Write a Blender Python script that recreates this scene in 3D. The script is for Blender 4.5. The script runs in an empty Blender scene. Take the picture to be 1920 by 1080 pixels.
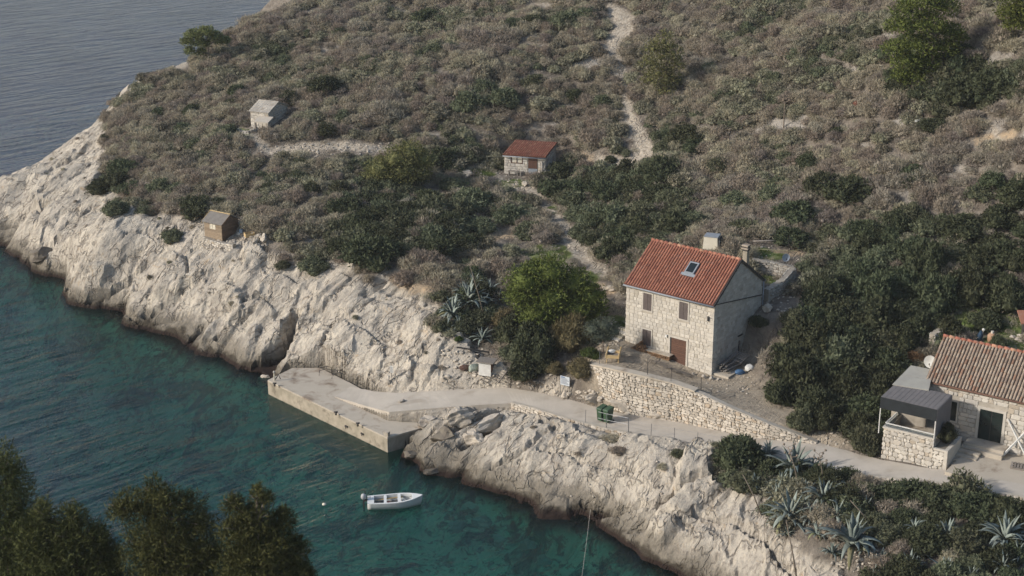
import bpy, bmesh, math, random
import numpy as np
from mathutils import Vector, Matrix
random.seed(7); rng = np.random.RandomState(11)
C = bpy.context.scene.collection
SC = bpy.context.scene
R = math.radians
# ------------------------------------------------------------------ camera
F, PIT, CH = 2950.0, R(19.4), 45.0            # focal length in px of a 1920 wide frame, pitch, height above the sea
cam = bpy.data.cameras.new('camera'); camo = bpy.data.objects.new('camera', cam); C.objects.link(camo)
cam.sensor_width = 36; cam.lens = 36 * F / 1920; cam.clip_start = 0.5; cam.clip_end = 20000
camo.location = (0, 0, CH); camo.rotation_euler = (R(90) - PIT, 0, 0); SC.camera = camo
cam.dof.use_dof = True; cam.dof.focus_distance = 118; cam.dof.aperture_fstop = 0.75
# ------------------------------------------------------------------ daylight
SUN_EL = R(27); SUN_DIR = Vector((-0.96, -0.28, 0)).normalized()
world = bpy.data.worlds.new('World'); SC.world = world; world.use_nodes = True
wn = world.node_tree; bg = wn.nodes['Background']
sky = wn.nodes.new('ShaderNodeTexSky'); sky.sky_type = 'NISHITA'; sky.sun_disc = False
sky.sun_elevation = SUN_EL; sky.sun_rotation = math.atan2(SUN_DIR.x, SUN_DIR.y)
sky.air_density = 1.15; sky.dust_density = 1.7; sky.ozone_density = 1.0
wn.links.new(sky.outputs[0], bg.inputs[0]); bg.inputs[1].default_value = 0.15
sl = bpy.data.lights.new('sun', 'SUN'); sl.energy = 3.3; sl.angle = R(3.0); sl.color = (1.0, 0.95, 0.885)
so = bpy.data.objects.new('sun', sl); C.objects.link(so)
sd = Vector((SUN_DIR.x * math.cos(SUN_EL), SUN_DIR.y * math.cos(SUN_EL), math.sin(SUN_EL)))
so.rotation_euler = sd.to_track_quat('Z', 'Y').to_euler()
SC.view_settings.view_transform = 'Standard'; SC.view_settings.look = 'None'
SC.view_settings.exposure = 0.20; SC.view_settings.gamma = 1.0; SC.view_settings.use_curve_mapping = False
SC.cycles.max_bounces = 6; SC.cycles.diffuse_bounces = 2; SC.cycles.transparent_max_bounces = 8
SC.cycles.caustics_reflective = False; SC.cycles.caustics_refractive = False

# ------------------------------------------------------------------ survey: photograph pixel + height -> place
cP, sP = math.cos(PIT), math.sin(PIT)
def W(px, py, z):
    x = (px - 960) / F; y = -(py - 540) / F
    d = (x, cP + y * sP, -sP + y * cP); t = (z - CH) / d[2]
    return Vector((d[0] * t, d[1] * t, z))
def PXY(X, Y, Z):
    Z = Z - CH; dep = Y * cP - Z * sP
    return 960 + F * X / dep, 540 - F * (Y * sP + Z * cP) / dep
def ZAT(py, X, Y):                             # height above (X, Y) that shows at image row py
    lo, hi = -5.0, 60.0
    for _ in range(50):
        m = (lo + hi) / 2
        if PXY(X, Y, m)[1] > py: lo = m
        else: hi = m
    return lo
# ------------------------------------------------------------------ noise in numpy
def _h(ix, iy, s):
    n = (ix.astype(np.int64) * 374761393 + iy.astype(np.int64) * 668265263 + s * 1442695041) & 0x7fffffff
    n = ((n ^ (n >> 13)) * 1274126177) & 0x7fffffff
    n = ((n ^ (n >> 16)) * 1597334677) & 0x7fffffff
    return ((n ^ (n >> 15)) & 0xffffff) / float(0xffffff)
def vn(x, y, s=0):
    x = np.asarray(x, float); y = np.asarray(y, float)
    ix = np.floor(x); iy = np.floor(y); fx = x - ix; fy = y - iy
    ux = fx * fx * fx * (fx * (fx * 6 - 15) + 10); uy = fy * fy * fy * (fy * (fy * 6 - 15) + 10)
    def g(a, b):
        an = _h(ix + a, iy + b, s) * 6.2831853
        return np.cos(an) * (fx - a) + np.sin(an) * (fy - b)
    return ((g(0, 0) * (1 - ux) + g(1, 0) * ux) * (1 - uy) + (g(0, 1) * (1 - ux) + g(1, 1) * ux) * uy) * 1.5
def fbm(x, y, s=0, o=4, gain=.5):
    r = 0; a = 1.0
    for i in range(o):
        r = r + a * vn(x, y, s + i * 17); x = x * 2.03 + 5.1; y = y * 2.03 - 3.7; a *= gain
    return r
def worley(x, y, s=0):
    x = np.asarray(x, float); y = np.asarray(y, float)
    ix = np.floor(x); iy = np.floor(y); f1 = np.full(x.shape, 9.); f2 = np.full(x.shape, 9.); idc = np.zeros(x.shape)
    for a in (-1, 0, 1):
        for b in (-1, 0, 1):
            jx = ix + a + .15 + .7 * _h(ix + a, iy + b, s); jy = iy + b + .15 + .7 * _h(ix + a, iy + b, s + 5)
            d = np.hypot(x - jx, y - jy); c = _h(ix + a, iy + b, s + 9)
            f2 = np.where(d < f1, f1, np.minimum(f2, d)); idc = np.where(d < f1, c, idc); f1 = np.minimum(f1, d)
    return f1, f2, idc
def wplanes(x, y, s=0, tilt=.5):
    """broken ground: every cell is its own tilted plane; returns height and distance to the cell edge"""
    x = np.asarray(x, float); y = np.asarray(y, float); ix = np.floor(x); iy = np.floor(y); f1 = np.full(x.shape, 9.); f2 = np.full(x.shape, 9.); h = np.zeros(x.shape)
    for a in (-1, 0, 1):
        for b in (-1, 0, 1):
            jx = ix + a + .1 + .8 * _h(ix + a, iy + b, s); jy = iy + b + .1 + .8 * _h(ix + a, iy + b, s + 5); d = np.hypot(x - jx, y - jy)
            hh = _h(ix + a, iy + b, s + 9) - .5 + tilt * ((_h(ix + a, iy + b, s + 11) - .5) * (x - jx) + (_h(ix + a, iy + b, s + 13) - .5) * (y - jy)) * 2
            f2 = np.where(d < f1, f1, np.minimum(f2, d)); h = np.where(d < f1, hh, h); f1 = np.minimum(f1, d)
    return h, f2 - f1
def sstep(a, b, x):
    t = np.clip((np.asarray(x, float) - a) / (b - a), 0, 1); return t * t * (3 - 2 * t)
def sdist(poly, x, y):                         # signed distance to a polygon, negative inside
    x = np.asarray(x, float); y = np.asarray(y, float)
    d = np.full(x.shape, 1e9); ins = np.zeros(x.shape, bool); n = len(poly)
    for i in range(n):
        ax, ay = poly[i][0], poly[i][1]; bx, by = poly[(i + 1) % n][0], poly[(i + 1) % n][1]
        ex, ey = bx - ax, by - ay; L = ex * ex + ey * ey + 1e-12
        t = np.clip(((x - ax) * ex + (y - ay) * ey) / L, 0, 1)
        d = np.minimum(d, np.hypot(x - ax - t * ex, y - ay - t * ey))
        c = ((ay > y) != (by > y)) & (x < (bx - ax) * (y - ay) / (by - ay + 1e-12) + ax)
        ins ^= c
    return np.where(ins, -d, d)
def pdist(line, x, y):                         # distance to a polyline whose points carry a half width: returns d - w
    x = np.asarray(x, float); y = np.asarray(y, float); d = np.full(x.shape, 1e9)
    for (ax, ay, aw), (bx, by, bw) in zip(line[:-1], line[1:]):
        ex, ey = bx - ax, by - ay; L = ex * ex + ey * ey + 1e-12
        t = np.clip(((x - ax) * ex + (y - ay) * ey) / L, 0, 1)
        d = np.minimum(d, np.hypot(x - ax - t * ex, y - ay - t * ey) - (aw + t * (bw - aw)))
    return d
class TPS:
    def __init__(s, pts, lam=0.0):
        p = np.array(pts, float); s.c = p[:, :2]; n = len(p)
        K = s.k(s.c, s.c) + lam * np.eye(n); Q = np.c_[np.ones(n), s.c]
        A = np.zeros((n + 3, n + 3)); A[:n, :n] = K; A[:n, n:] = Q; A[n:, :n] = Q.T
        s.w = np.linalg.solve(A, np.r_[p[:, 2], 0, 0, 0])
    @staticmethod
    def k(a, b):
        d2 = (a[:, None, 0] - b[None, :, 0]) ** 2 + (a[:, None, 1] - b[None, :, 1]) ** 2
        return 0.5 * d2 * np.log(d2 + 1e-9)
    def __call__(s, x, y):
        x = np.asarray(x, float); sh = x.shape; q = np.c_[x.ravel(), np.asarray(y, float).ravel()]
        out = np.empty(len(q))
        for i in range(0, len(q), 20000):
            b = q[i:i + 20000]; out[i:i + 20000] = s.k(b, s.c) @ s.w[:-3] + s.w[-3] + b @ s.w[-2:]
        return out.reshape(sh)
# ------------------------------------------------------------------ objects
def tag(o, label=None, cat=None, group=None, kind=None):
    if label: o['label'] = label
    if cat: o['category'] = cat
    if group: o['group'] = group
    if kind: o['kind'] = kind
    return o
def empty(name, loc, rz=0, label=None, cat=None, group=None):
    o = bpy.data.objects.new(name, None); C.objects.link(o); o.location = loc; o.rotation_euler = (0, 0, rz)
    o.empty_display_size = .2
    return tag(o, label, cat, group)
def link(name, me, parent=None, loc=(0, 0, 0), rot=(0, 0, 0), scale=(1, 1, 1)):
    o = bpy.data.objects.new(name, me); C.objects.link(o); o.location = loc; o.rotation_euler = rot; o.scale = scale
    if parent: o.parent = parent
    return o
def copy_tree(o, parent=None):
    c = o.copy(); C.objects.link(c); c.parent = parent
    for ch in KIDS.get(o.name, []): copy_tree(ch, c)
    return c
KIDS = {}
def np_mesh(name, v, f, m=None, smooth=False):
    v = np.asarray(v, np.float32); f = np.asarray(f, np.int32)
    me = bpy.data.meshes.new(name); n, k = f.shape
    me.vertices.add(len(v)); me.vertices.foreach_set('co', v.ravel())
    me.loops.add(n * k); me.loops.foreach_set('vertex_index', f.ravel())
    me.polygons.add(n); me.polygons.foreach_set('loop_start', np.arange(0, n * k, k, dtype=np.int32))
    me.polygons.foreach_set('loop_total', np.full(n, k, np.int32))
    if smooth: me.polygons.foreach_set('use_smooth', np.ones(n, bool))
    me.update(calc_edges=True)
    if m: me.materials.append(m)
    return me
class MB:
    """collects boxes, bars, tubes and sheets; build() links them as ONE mesh object"""
    def __init__(s): s.v = []; s.f = []
    def add(s, v, f):
        b = len(s.v); s.v += [tuple(p) for p in v]; s.f += [tuple(i + b for i in q) for q in f]; return s
    def box(s, x0, x1, y0, y1, z0, z1):
        return s.add([(x0, y0, z0), (x1, y0, z0), (x1, y1, z0), (x0, y1, z0), (x0, y0, z1), (x1, y0, z1), (x1, y1, z1), (x0, y1, z1)],
                     [(0, 3, 2, 1), (4, 5, 6, 7), (0, 1, 5, 4), (1, 2, 6, 5), (2, 3, 7, 6), (3, 0, 4, 7)])
    def bar(s, a, b, w, h=None, up=(0, 0, 1)):
        a = Vector(a); b = Vector(b); h = h or w; d = (b - a).normalized(); u = Vector(up)
        if abs(d.dot(u)) > .98: u = Vector((1, 0, 0))
        x = d.cross(u).normalized() * w / 2; y = x.cross(d).normalized() * h / 2
        v = [a - x - y, a + x - y, a + x + y, a - x + y, b - x - y, b + x - y, b + x + y, b - x + y]
        return s.add(v, [(0, 1, 2, 3), (7, 6, 5, 4), (1, 0, 4, 5), (2, 1, 5, 6), (3, 2, 6, 7), (0, 3, 7, 4)])
    def tube(s, pts, r, n=6, cap=True):
        pts = [Vector(p) for p in pts]; rr = r if isinstance(r, (list, tuple)) else [r] * len(pts); base = len(s.v)
        ref = Vector((0, 0, 1))
        for i, p in enumerate(pts):
            d = (pts[min(i + 1, len(pts) - 1)] - pts[max(i - 1, 0)]).normalized()
            q = ref if abs(d.dot(ref)) < .95 else Vector((1, 0, 0))
            x = d.cross(q).normalized(); y = x.cross(d)
            for k in range(n):
                a = 2 * math.pi * k / n; s.v.append(tuple(p + (x * math.cos(a) + y * math.sin(a)) * rr[i]))
        for i in range(len(pts) - 1):
            for k in range(n):
                a = base + i * n + k; b = base + i * n + (k + 1) % n; s.f.append((a, b, b + n, a + n))
        if cap:
            s.f.append(tuple(base + k for k in range(n))[::-1]); s.f.append(tuple(base + (len(pts) - 1) * n + k for k in range(n)))
        return s
    def prism(s, poly, z0, z1):                 # vertical prism over an xy outline; z may be one number or one per corner
        n = len(poly); z0 = [z0] * n if not hasattr(z0, '__len__') else z0; z1 = [z1] * n if not hasattr(z1, '__len__') else z1
        v = [(p[0], p[1], z0[i]) for i, p in enumerate(poly)] + [(p[0], p[1], z1[i]) for i, p in enumerate(poly)]
        f = [tuple(range(n))[::-1], tuple(range(n, 2 * n))] + [(i, (i + 1) % n, (i + 1) % n + n, i + n) for i in range(n)]
        return s.add(v, f)
    def mesh(s, name, m=None, smooth=False, bevel=0):
        me = bpy.data.meshes.new(name); me.from_pydata(s.v, [], s.f)
        bm = bmesh.new(); bm.from_mesh(me); bmesh.ops.recalc_face_normals(bm, faces=bm.faces)
        if bevel: bmesh.ops.bevel(bm, geom=bm.edges[:], offset=bevel, segments=1, affect='EDGES', clamp_overlap=True)
        bm.to_mesh(me); bm.free()
        if smooth:
            for p in me.polygons: p.use_smooth = True
        if m: me.materials.append(m)
        return me
    def build(s, name, m=None, parent=None, smooth=False, bevel=0, loc=(0, 0, 0), rot=(0, 0, 0)):
        return link(name, s.mesh(name, m, smooth, bevel), parent, loc, rot)
# ------------------------------------------------------------------ materials
def new_mat(name):
    m = bpy.data.materials.new(name); m.use_nodes = True; nt = m.node_tree
    return m, nt, nt.nodes, nt.links, nt.nodes['Principled BSDF']
def N(nt, t, **k):
    n = nt.nodes.new('ShaderNode' + t)
    for a, b in k.items(): setattr(n, a, b)
    return n
def mixc(nt, fac, a, b, mode='MIX'):
    n = nt.nodes.new('ShaderNodeMix'); n.data_type = 'RGBA'; n.blend_type = mode
    for i, s in ((0, fac), (6, a), (7, b)):
        if isinstance(s, (int, float)): n.inputs[i].default_value = s
        elif isinstance(s, (tuple, list)): n.inputs[i].default_value = (*s[:3], 1)
        else: nt.links.new(s, n.inputs[i])
    return n.outputs[2]
def mth(nt, op, a, b=None, clamp=False):
    n = nt.nodes.new('ShaderNodeMath'); n.operation = op; n.use_clamp = clamp
    for i, s in enumerate((a, b)):
        if s is None: continue
        if isinstance(s, (int, float)): n.inputs[i].default_value = s
        else: nt.links.new(s, n.inputs[i])
    return n.outputs[0]
def noise(nt, scale, detail=4, rough=.55, vec=None, dist=0):
    n = N(nt, 'TexNoise'); n.inputs['Scale'].default_value = scale; n.inputs['Detail'].default_value = detail
    n.inputs['Roughness'].default_value = rough; n.inputs['Distortion'].default_value = dist
    if vec is not None: nt.links.new(vec, n.inputs['Vector'])
    return n.outputs['Fac']
def ramp(nt, fac, a, b):
    n = N(nt, 'MapRange'); n.inputs[1].default_value = a; n.inputs[2].default_value = b; n.clamp = True; n.interpolation_type = 'SMOOTHSTEP'
    nt.links.new(fac, n.inputs[0]); return n.outputs[0]
def mapping(nt, vec, scale=(1, 1, 1), rot=(0, 0, 0)):
    n = N(nt, 'Mapping'); n.vector_type = 'TEXTURE'; nt.links.new(vec, n.inputs[0]); n.inputs['Scale'].default_value = scale; n.inputs['Rotation'].default_value = rot
    return n.outputs[0]
def pmat(name, c1, c2, scale=3, rough=.8, bump=.3, bscale=20, rand=.15, dirt=None, metal=0, trans=0, dscale=.8, spec=.3):
    m, nt, nd, lk, b = new_mat(name)
    geo = N(nt, 'NewGeometry'); pos = geo.outputs['Position']
    col = mixc(nt, ramp(nt, noise(nt, scale, 5, .6, pos), .3, .7), c1, c2)
    if dirt: col = mixc(nt, ramp(nt, noise(nt, dscale, 5, .65, pos, .4), .5, .72), col, dirt)
    if rand:
        oi = N(nt, 'ObjectInfo'); f = mth(nt, 'MULTIPLY_ADD', oi.outputs['Random'], rand * 2)
        f.node.inputs[2].default_value = 1 - rand
        hs = N(nt, 'HueSaturation'); lk.new(col, hs.inputs['Color']); lk.new(f, hs.inputs['Value']); col = hs.outputs[0]
    lk.new(col, b.inputs['Base Color']); b.inputs['Roughness'].default_value = rough; b.inputs['Metallic'].default_value = metal
    b.inputs['Specular IOR Level'].default_value = spec
    if bump:
        bp = N(nt, 'Bump'); bp.inputs['Strength'].default_value = bump; bp.inputs['Distance'].default_value = .03
        lk.new(noise(nt, bscale, 5, .6, pos), bp.inputs['Height']); lk.new(bp.outputs[0], b.inputs['Normal'])
    return m
def leafmat(name, dark, light, scale=1.2, rand=.25, trans=.2, sat=1.0):
    """foliage: colour drifts over the plant, from leaf to leaf and from plant to plant"""
    m, nt, nd, lk, b = new_mat(name)
    geo = N(nt, 'NewGeometry'); pos = geo.outputs['Position']
    col = mixc(nt, ramp(nt, noise(nt, scale, 3, .6, pos), .3, .7), dark, light)
    oi = N(nt, 'ObjectInfo')
    f = mth(nt, 'ADD', mth(nt, 'MULTIPLY', geo.outputs['Random Per Island'], .42), mth(nt, 'MULTIPLY', oi.outputs['Random'], rand * 2))
    f = mth(nt, 'ADD', f, 1 - .21 - rand)
    hs = N(nt, 'HueSaturation'); lk.new(col, hs.inputs['Color']); lk.new(f, hs.inputs['Value']); hs.inputs['Saturation'].default_value = sat
    oh = mth(nt, 'MULTIPLY_ADD', oi.outputs['Random'], .05); oh.node.inputs[2].default_value = .475; lk.new(oh, hs.inputs['Hue'])
    lk.new(hs.outputs[0], b.inputs['Base Color']); b.inputs['Roughness'].default_value = .75; b.inputs['Specular IOR Level'].default_value = .15
    tr = N(nt, 'BsdfTranslucent'); lk.new(hs.outputs[0], tr.inputs[0])
    mx = N(nt, 'MixShader'); mx.inputs[0].default_value = trans; lk.new(b.outputs[0], mx.inputs[1]); lk.new(tr.outputs[0], mx.inputs[2])
    lk.new(mx.outputs[0], nd['Material Output'].inputs['Surface'])
    return m
# ================================================================== TERRAIN
# shoreline and heights surveyed from the photograph: (column, row, height)
SHORE = [(-260, 470), (-120, 466), (0, 463), (48, 495), (78, 516), (124, 528), (130, 566), (178, 576), (226, 588), (238, 610), (318, 630),
         (345, 655), (408, 668), (448, 690), (505, 712)]
SHORE2 = [(737, 852), (775, 868), (800, 884), (846, 884), (880, 908), (950, 927), (1000, 948), (1003, 970), (1060, 968),
          (1097, 966), (1104, 988), (1150, 1012), (1205, 1052), (1260, 1072), (1330, 1110), (1420, 1160), (1500, 1230)]
QUAY = [W(503, 735.5, .15), W(727, 845, .15), W(792, 826, .15), W(770, 780, 1.1), W(655, 717, 1.1), W(600, 690, 1.1), W(548, 690, 1.1)]
CTRL = [(p[0], p[1], 0) for p in SHORE + SHORE2]
CTRL += [  # skyline of the headland
    (640, -20, 17.5), (590, -2, 16.8), (500, 40, 15.2), (430, 72, 13.8), (340, 122, 11.8), (255, 155, 9.4), (200, 207, 7.6), (110, 285, 4.8), (45, 324, 3.2), (0, 345, 2.6), (-90, 385, 2.2), (-200, 410, 2),
    # bare rock
    (70, 400, 3.2), (0, 420, 1.4), (60, 470, 1.3), (130, 470, 2.8), (170, 520, 2.2), (200, 400, 5.2), (190, 340, 6), (260, 400, 6), (230, 470, 4.2), (300, 550, 2.4),
    (330, 480, 4.4), (400, 600, 1.7), (415, 500, 4.6), (480, 560, 3.6), (500, 640, 1.7), (560, 520, 5), (560, 640, 2.2), (640, 560, 4.7), (700, 512, 6.1),
    (640, 660, 2.6), (750, 620, 4), (820, 560, 5.8), (820, 620, 4.8), (700, 700, 1.9), (800, 690, 2.9), (900, 645, 4.2), (560, 590, 3.2),
    # sheds, huts, slopes
    (415, 445, 6), (350, 400, 6.4), (470, 400, 7.2), (560, 430, 7), (495, 240, 10.2), (340, 340, 7.4), (300, 250, 8.6), (420, 180, 10.8), (600, 280, 9.4), (660, 420, 7.2),
    (740, 330, 8.2), (985, 330, 8), (900, 330, 7.9), (860, 420, 6.9), (900, 520, 6.1), (1020, 480, 6.3), (1000, 600, 5.3), (980, 690, 3.9), (1110, 500, 6.5), (1130, 600, 5.7),
    (560, 120, 13.2), (700, 150, 13.4), (780, 40, 16.2), (960, 0, 18.4), (960, 150, 14), (850, 240, 10.8), (1050, 230, 11.2), (1170, 130, 15), (1165, 30, 18.5), (1210, 290, 10.2),
    (1300, 400, 9.2), (1500, 300, 12.4), (1500, 150, 16.8), (1500, 0, 21), (1700, 150, 18.6), (1900, 0, 24.2), (1900, 200, 18.6), (1700, 300, 14.4), (1900, 400, 13),
    (1700, 450, 10.8), (1900, 540, 9.6), (1560, 480, 9.2), (1440, 470, 9.4), (1350, 480, 9),
    (1200, -160, 22), (900, -160, 21), (640, -150, 19), (1500, -160, 25), (1900, -160, 28.5), (2200, 0, 28), (2200, 300, 18), (2200, 600, 9),
    # round the big house
    (1440, 600, 7.8), (1480, 540, 8.6), (1520, 600, 7.9), (1420, 690, 5.8), (1500, 700, 5.7), (1580, 640, 6.8), (1640, 700, 5.8), (1600, 780, 4.7), (1700, 640, 7.0), (1840, 640, 7.6),
    (1650, 860, 4.5), (1920, 760, 6.4), (1920, 900, 5),
    # low cliff below the road
    (960, 760, 2.4), (900, 800, 1.6), (860, 850, .8), (960, 850, 1.8), (1060, 830, 2.5), (1000, 900, 1.0), (1100, 900, 1.6), (1200, 900, 2.5), (1150, 960, .9), (1250, 960, 1.7),
    (1200, 1010, .5), (1300, 1020, 1.4), (1330, 900, 3.2), (1400, 960, 2.8), (1400, 1060, 1.6), (1500, 1060, 3), (1480, 940, 3.8), (1600, 940, 4.1), (1700, 1050, 4.0),
    (1880, 980, 4.6), (1900, 1080, 4.4), (1600, 1120, 2.6), (1800, 1180, 3.6), (2100, 1000, 5), (2000, 1180, 4)]
pts = [tuple(W(*c)) for c in CTRL]
for (px, py, z) in [(640, -20, 17.5), (590, -2, 16.8), (500, 40, 15.2), (430, 72, 13.8), (340, 122, 11.8), (255, 155, 9.4), (200, 207, 7.6), (110, 285, 4.8), (45, 324, 3.2), (0, 345, 2.6), (-90, 385, 2.2), (-200, 410, 2)]:
    p = W(px, py, z); d = Vector((p.x - 8, p.y, 0)).normalized()
    for dd, dz in ((4, 1.9), (10, 6.0), (20, 12)):
        q = p + d * dd; pts.append((q.x, q.y, max(z - dz, -2.5 - dd * .04)))
for (px, py, z) in [(505, 742, -2.2), (610, 795, -2.4), (715, 852, -2), (800, 900, -1.3), (900, 930, -1.2), (990, 985, -1.4), (1090, 1010, -1.5), (1180, 1070, -1.6), (1300, 1140, -1.6),
                    (700, 940, -3), (900, 1000, -2.4), (1000, 1060, -2.6), (750, 1060, -2.3), (640, 1040, -2.5), (850, 1150, -3), (1100, 1180, -3.), (560, 860, -4), (450, 760, -3.6), (400, 860, -5), (300, 690, -3), (250, 800, -6), (150, 640, -3.5),
                    (100, 750, -7), (60, 580, -4), (-60, 560, -6), (-200, 600, -8), (0, 900, -9), (400, 1050, -6), (-250, 900, -10), (0, 1100, -9)]:
    w = W(px, py, 0); pts.append((w.x, w.y, z))
for p in [(-90, 140, -9), (-95, 100, -11), (-75, 190, -6), (-40, 225, -4), (0, 240, 4), (40, 235, 16), (85, 225, 24), (95, 170, 28), (90, 120, 17), (80, 85, 6), (60, 62, 3), (30, 60, 0), (0, 60, -4), (-40, 60, -8), (-80, 60, -11)]: pts.append(p)
tps = TPS(pts, .3)
# road, laid on its own survey: (upper edge px), (lower edge px), height
ROAD = [((655, 726), (627, 743), 1.13), ((700, 735), (690, 762), 1.42), ((745, 738), (730, 772), 1.70), ((830, 733), (850, 762), 2.15), ((946, 727), (962, 755), 2.55), ((1000, 735), (1002, 765), 2.75),
        ((1050, 745), (1040, 777), 2.9), ((1105, 760), (1092, 792), 3.02), ((1160, 774), (1142, 804), 3.12), ((1259, 789), (1235, 822), 3.3), ((1370, 812), (1340, 842), 3.55),
        ((1437, 823), (1420, 856), 3.75), ((1530, 830), (1500, 872), 4.0), ((1598, 850), (1570, 884), 4.25), ((1650, 863), (1640, 893), 4.45), ((1772, 884), (1752, 905), 4.8), ((1900, 906), (1880, 925), 5.05), ((2080, 930), (2050, 955), 5.3)]
RU = [W(*a, z) for a, b, z in ROAD]; RL = [W(*b, z) for a, b, z in ROAD]
ROADP = RU + RL[::-1]
# retaining wall: foot along the road, top row in the photograph
WALLF = [((1100, 745), 3.0, 683), ((1128, 762), 3.05, 688), ((1167, 775), 3.1, 697), ((1215, 783), 3.2, 708), ((1259, 788), 3.3, 719), ((1315, 800), 3.42, 739), ((1370, 812), 3.55, 765), ((1437, 823), 3.75, 793), ((1490, 828), 3.9, 812), ((1532, 832), 4.0, 829)]
WF = [W(*a, z) for a, z, t in WALLF]; WT = [Vector((p.x, p.y, ZAT(t, p.x, p.y))) for p, (a, z, t) in zip(WF, WALLF)]
# terrace and drive above the wall
TER = [Vector((p.x, p.y, p.z - .12)) for p in WT] + [W(1600, 842, 4.25), W(1560, 800, 4.5), W(1507, 767, 4.85), W(1440, 734, 5.0), W(1400, 700, 5.1), W(1420, 672, 5.4), W(1176, 600, 6.0), W(1120, 655, 5.75)]
HB = (Vector((7.77, 100.49, 5.0)), -math.atan2(.618, .786))
hL = Vector((7.77, 100.49, 5.0)); hx = Vector((.786, -.618, 0)); hy = Vector((.618, .786, 0))
HUT = W(947, 323, 8.0)
def pad(z, X, Y, poly, off, margin, lam=.01, extra=()):
    t = TPS([(p.x, p.y, p.z) for p in list(poly) + list(extra)], lam); d = sdist(poly, X, Y); m = d < margin
    k = 1 - sstep(0, margin, d[m]); z[m] = z[m] * (1 - k) + (t(X[m], Y[m]) - off) * k
    return z
RHO = W(1560 + 574 / 3.177, 580 + 700 / 3.177, 5.3)     # right house, left front corner
RH_A = math.atan2(-.557, .831)
rx = Vector((math.cos(RH_A), math.sin(RH_A), 0)); ry = Vector((-rx.y, rx.x, 0))
def base_height(X, Y):
    z = tps(X, Y)
    z = np.where(z < -12, -12, z)
    z = np.minimum(z, 30 + 0 * z)
    return z
FACE = []
for (u, pyb) in ((0.05, 640), (2.3, 660), (4.2, 680), (6.85, 704)):
    p = hL + hx * u - hy * .12; FACE.append(Vector((p.x, p.y, ZAT(pyb, p.x, p.y)))); p2 = p - hy * .9; FACE.append(Vector((p2.x, p2.y, FACE[-1].z - .08)))
def shape_height(X, Y):
    z = base_height(X, Y)
    px, py = PXY(X, Y, z)
    rk = rockmask(px, py)
    # stepped, tilted limestone beds: long joints run up and away to the right
    s = X * .55 + Y * .83; t = X * .83 - Y * .55
    w1 = fbm(X / 9, Y / 9, 3, 2); w2 = fbm(X / 3.1, Y / 3.1, 8, 3)
    q = t / 4.4 + 1.0 * w1 + .05 * w2; fr = q - np.floor(q); amp = .45 + .75 * _h(np.floor(q), np.floor(q * 0 + 3), 2)
    saw = (fr - .5) - sstep(.84, .97, fr) * 1.0
    amp = amp * (.75 + .5 * vn(s / 6, t / 9, 44))
    d = .34 * amp * saw
    q2 = s / 5.6 + .8 * fbm(X / 6, Y / 6, 21, 2); f2 = q2 - np.floor(q2); d += .26 * ((f2 - .5) - sstep(.88, .98, f2)) * (.3 + _h(np.floor(q2), np.floor(q), 7))
    q3 = t / 1.3 + s / 4.9 + .7 * w2; f3 = q3 - np.floor(q3); d += .035 * ((f3 - .5) - sstep(.8, .97, f3)) * sstep(.1, .9, _h(np.floor(q3), np.floor(q2), 3))
    wu = .16 * w2 + .35 * w1
    hp_, ed = wplanes(s / 6.6 + wu, t / 3.3 + wu, 5, 1.0); d += .85 * hp_ * sstep(0, .22, ed) - .12 * (1 - sstep(0, .09, ed))
    hp_, ed = wplanes(s / 2.1 + wu * 1.7, t / .95 - wu * 1.5, 15, .9); d += .20 * hp_ * sstep(0, .3, ed)
    hp_, ed = wplanes(s / .8 + w2, t / .45 + w2, 25, .8); d += .05 * hp_ * sstep(0, .35, ed)
    d += .22 * fbm(X / 6.5, Y / 6.5, 31, 2) + .015 * fbm(X / .5, Y / .5, 71, 2)
    for ln, wd, dp in CREV:
        e = pdist(ln, px + 5 * fbm(px / 18, py / 12, 401, 2), py + 4 * fbm(px / 18, py / 12, 405, 2)); d -= dp * (1 - sstep(-1, wd, e))
    lowr = sstep(830, 930, px) * sstep(740, 800, py)
    # sea-cut foot
    near = sstep(-1.2, .3, z) * (1 - sstep(3.2, 5.5, z))
    z2 = z + rk * (near * .35 * sstep(0, .5, z))
    z2 = z2 + d * rk * (.22 + .78 * sstep(-2.5, -.1, z)) * (1 - .25 * lowr)
    soft = .35 * fbm(X / 6, Y / 6, 91, 3) + .12 * fbm(X / 1.3, Y / 1.3, 95, 3)
    z2 = z2 + soft * (1 - rk) * sstep(-2, 1, z)
    sb = (1 - sstep(-.8, .2, z)) * (.25 * fbm(X / 2.5, Y / 2.5, 101, 4) + .35 * sstep(.1, .5, vn(X / 2.0, Y / 2.0, 105)) * vn(X / .6, Y / .6, 107))
    z2 = z2 + sb
    z2 = np.where(z > .25, np.maximum(z2, .12 + .1 * vn(X, Y, 3)), np.where(z < -.9, np.minimum(z2, -.35), z2))
    # man-made levels
    z2 = pad(z2, X, Y, TER, 0.0, 1.2, extra=FACE)
    qd = sdist(QUAY, X, Y); z2 = np.where(qd < .5, np.minimum(z2, .7), z2)
    z2 = np.where((qd >= .0) & (qd < .9) & (tps(X, Y) < .9), np.minimum(z2, -1.0), z2)
    # behind the retaining wall the ground stops short of its face
    for cx, cy, r, h, m in ((HUT.x + 2.2, HUT.y + .3, 3.4, 8.0, 2.5), (0, 0, 0, 0, 1)):
        if r:
            dd = np.hypot(X - cx, Y - cy) - r; k = 1 - sstep(0, m, dd); z2 = z2 * (1 - k) + h * k
    z2 = pad(z2, X, Y, RPAD, 0, 1.5)
    z2 = pad(z2, X, Y, ROADP, .10, .6)
    dl = pdist([(p.x, p.y, 0) for p in RL[4:]], X, Y); du = pdist([(p.x, p.y, 0) for p in RU], X, Y); rd_ = sdist(ROADP, X, Y)
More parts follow.
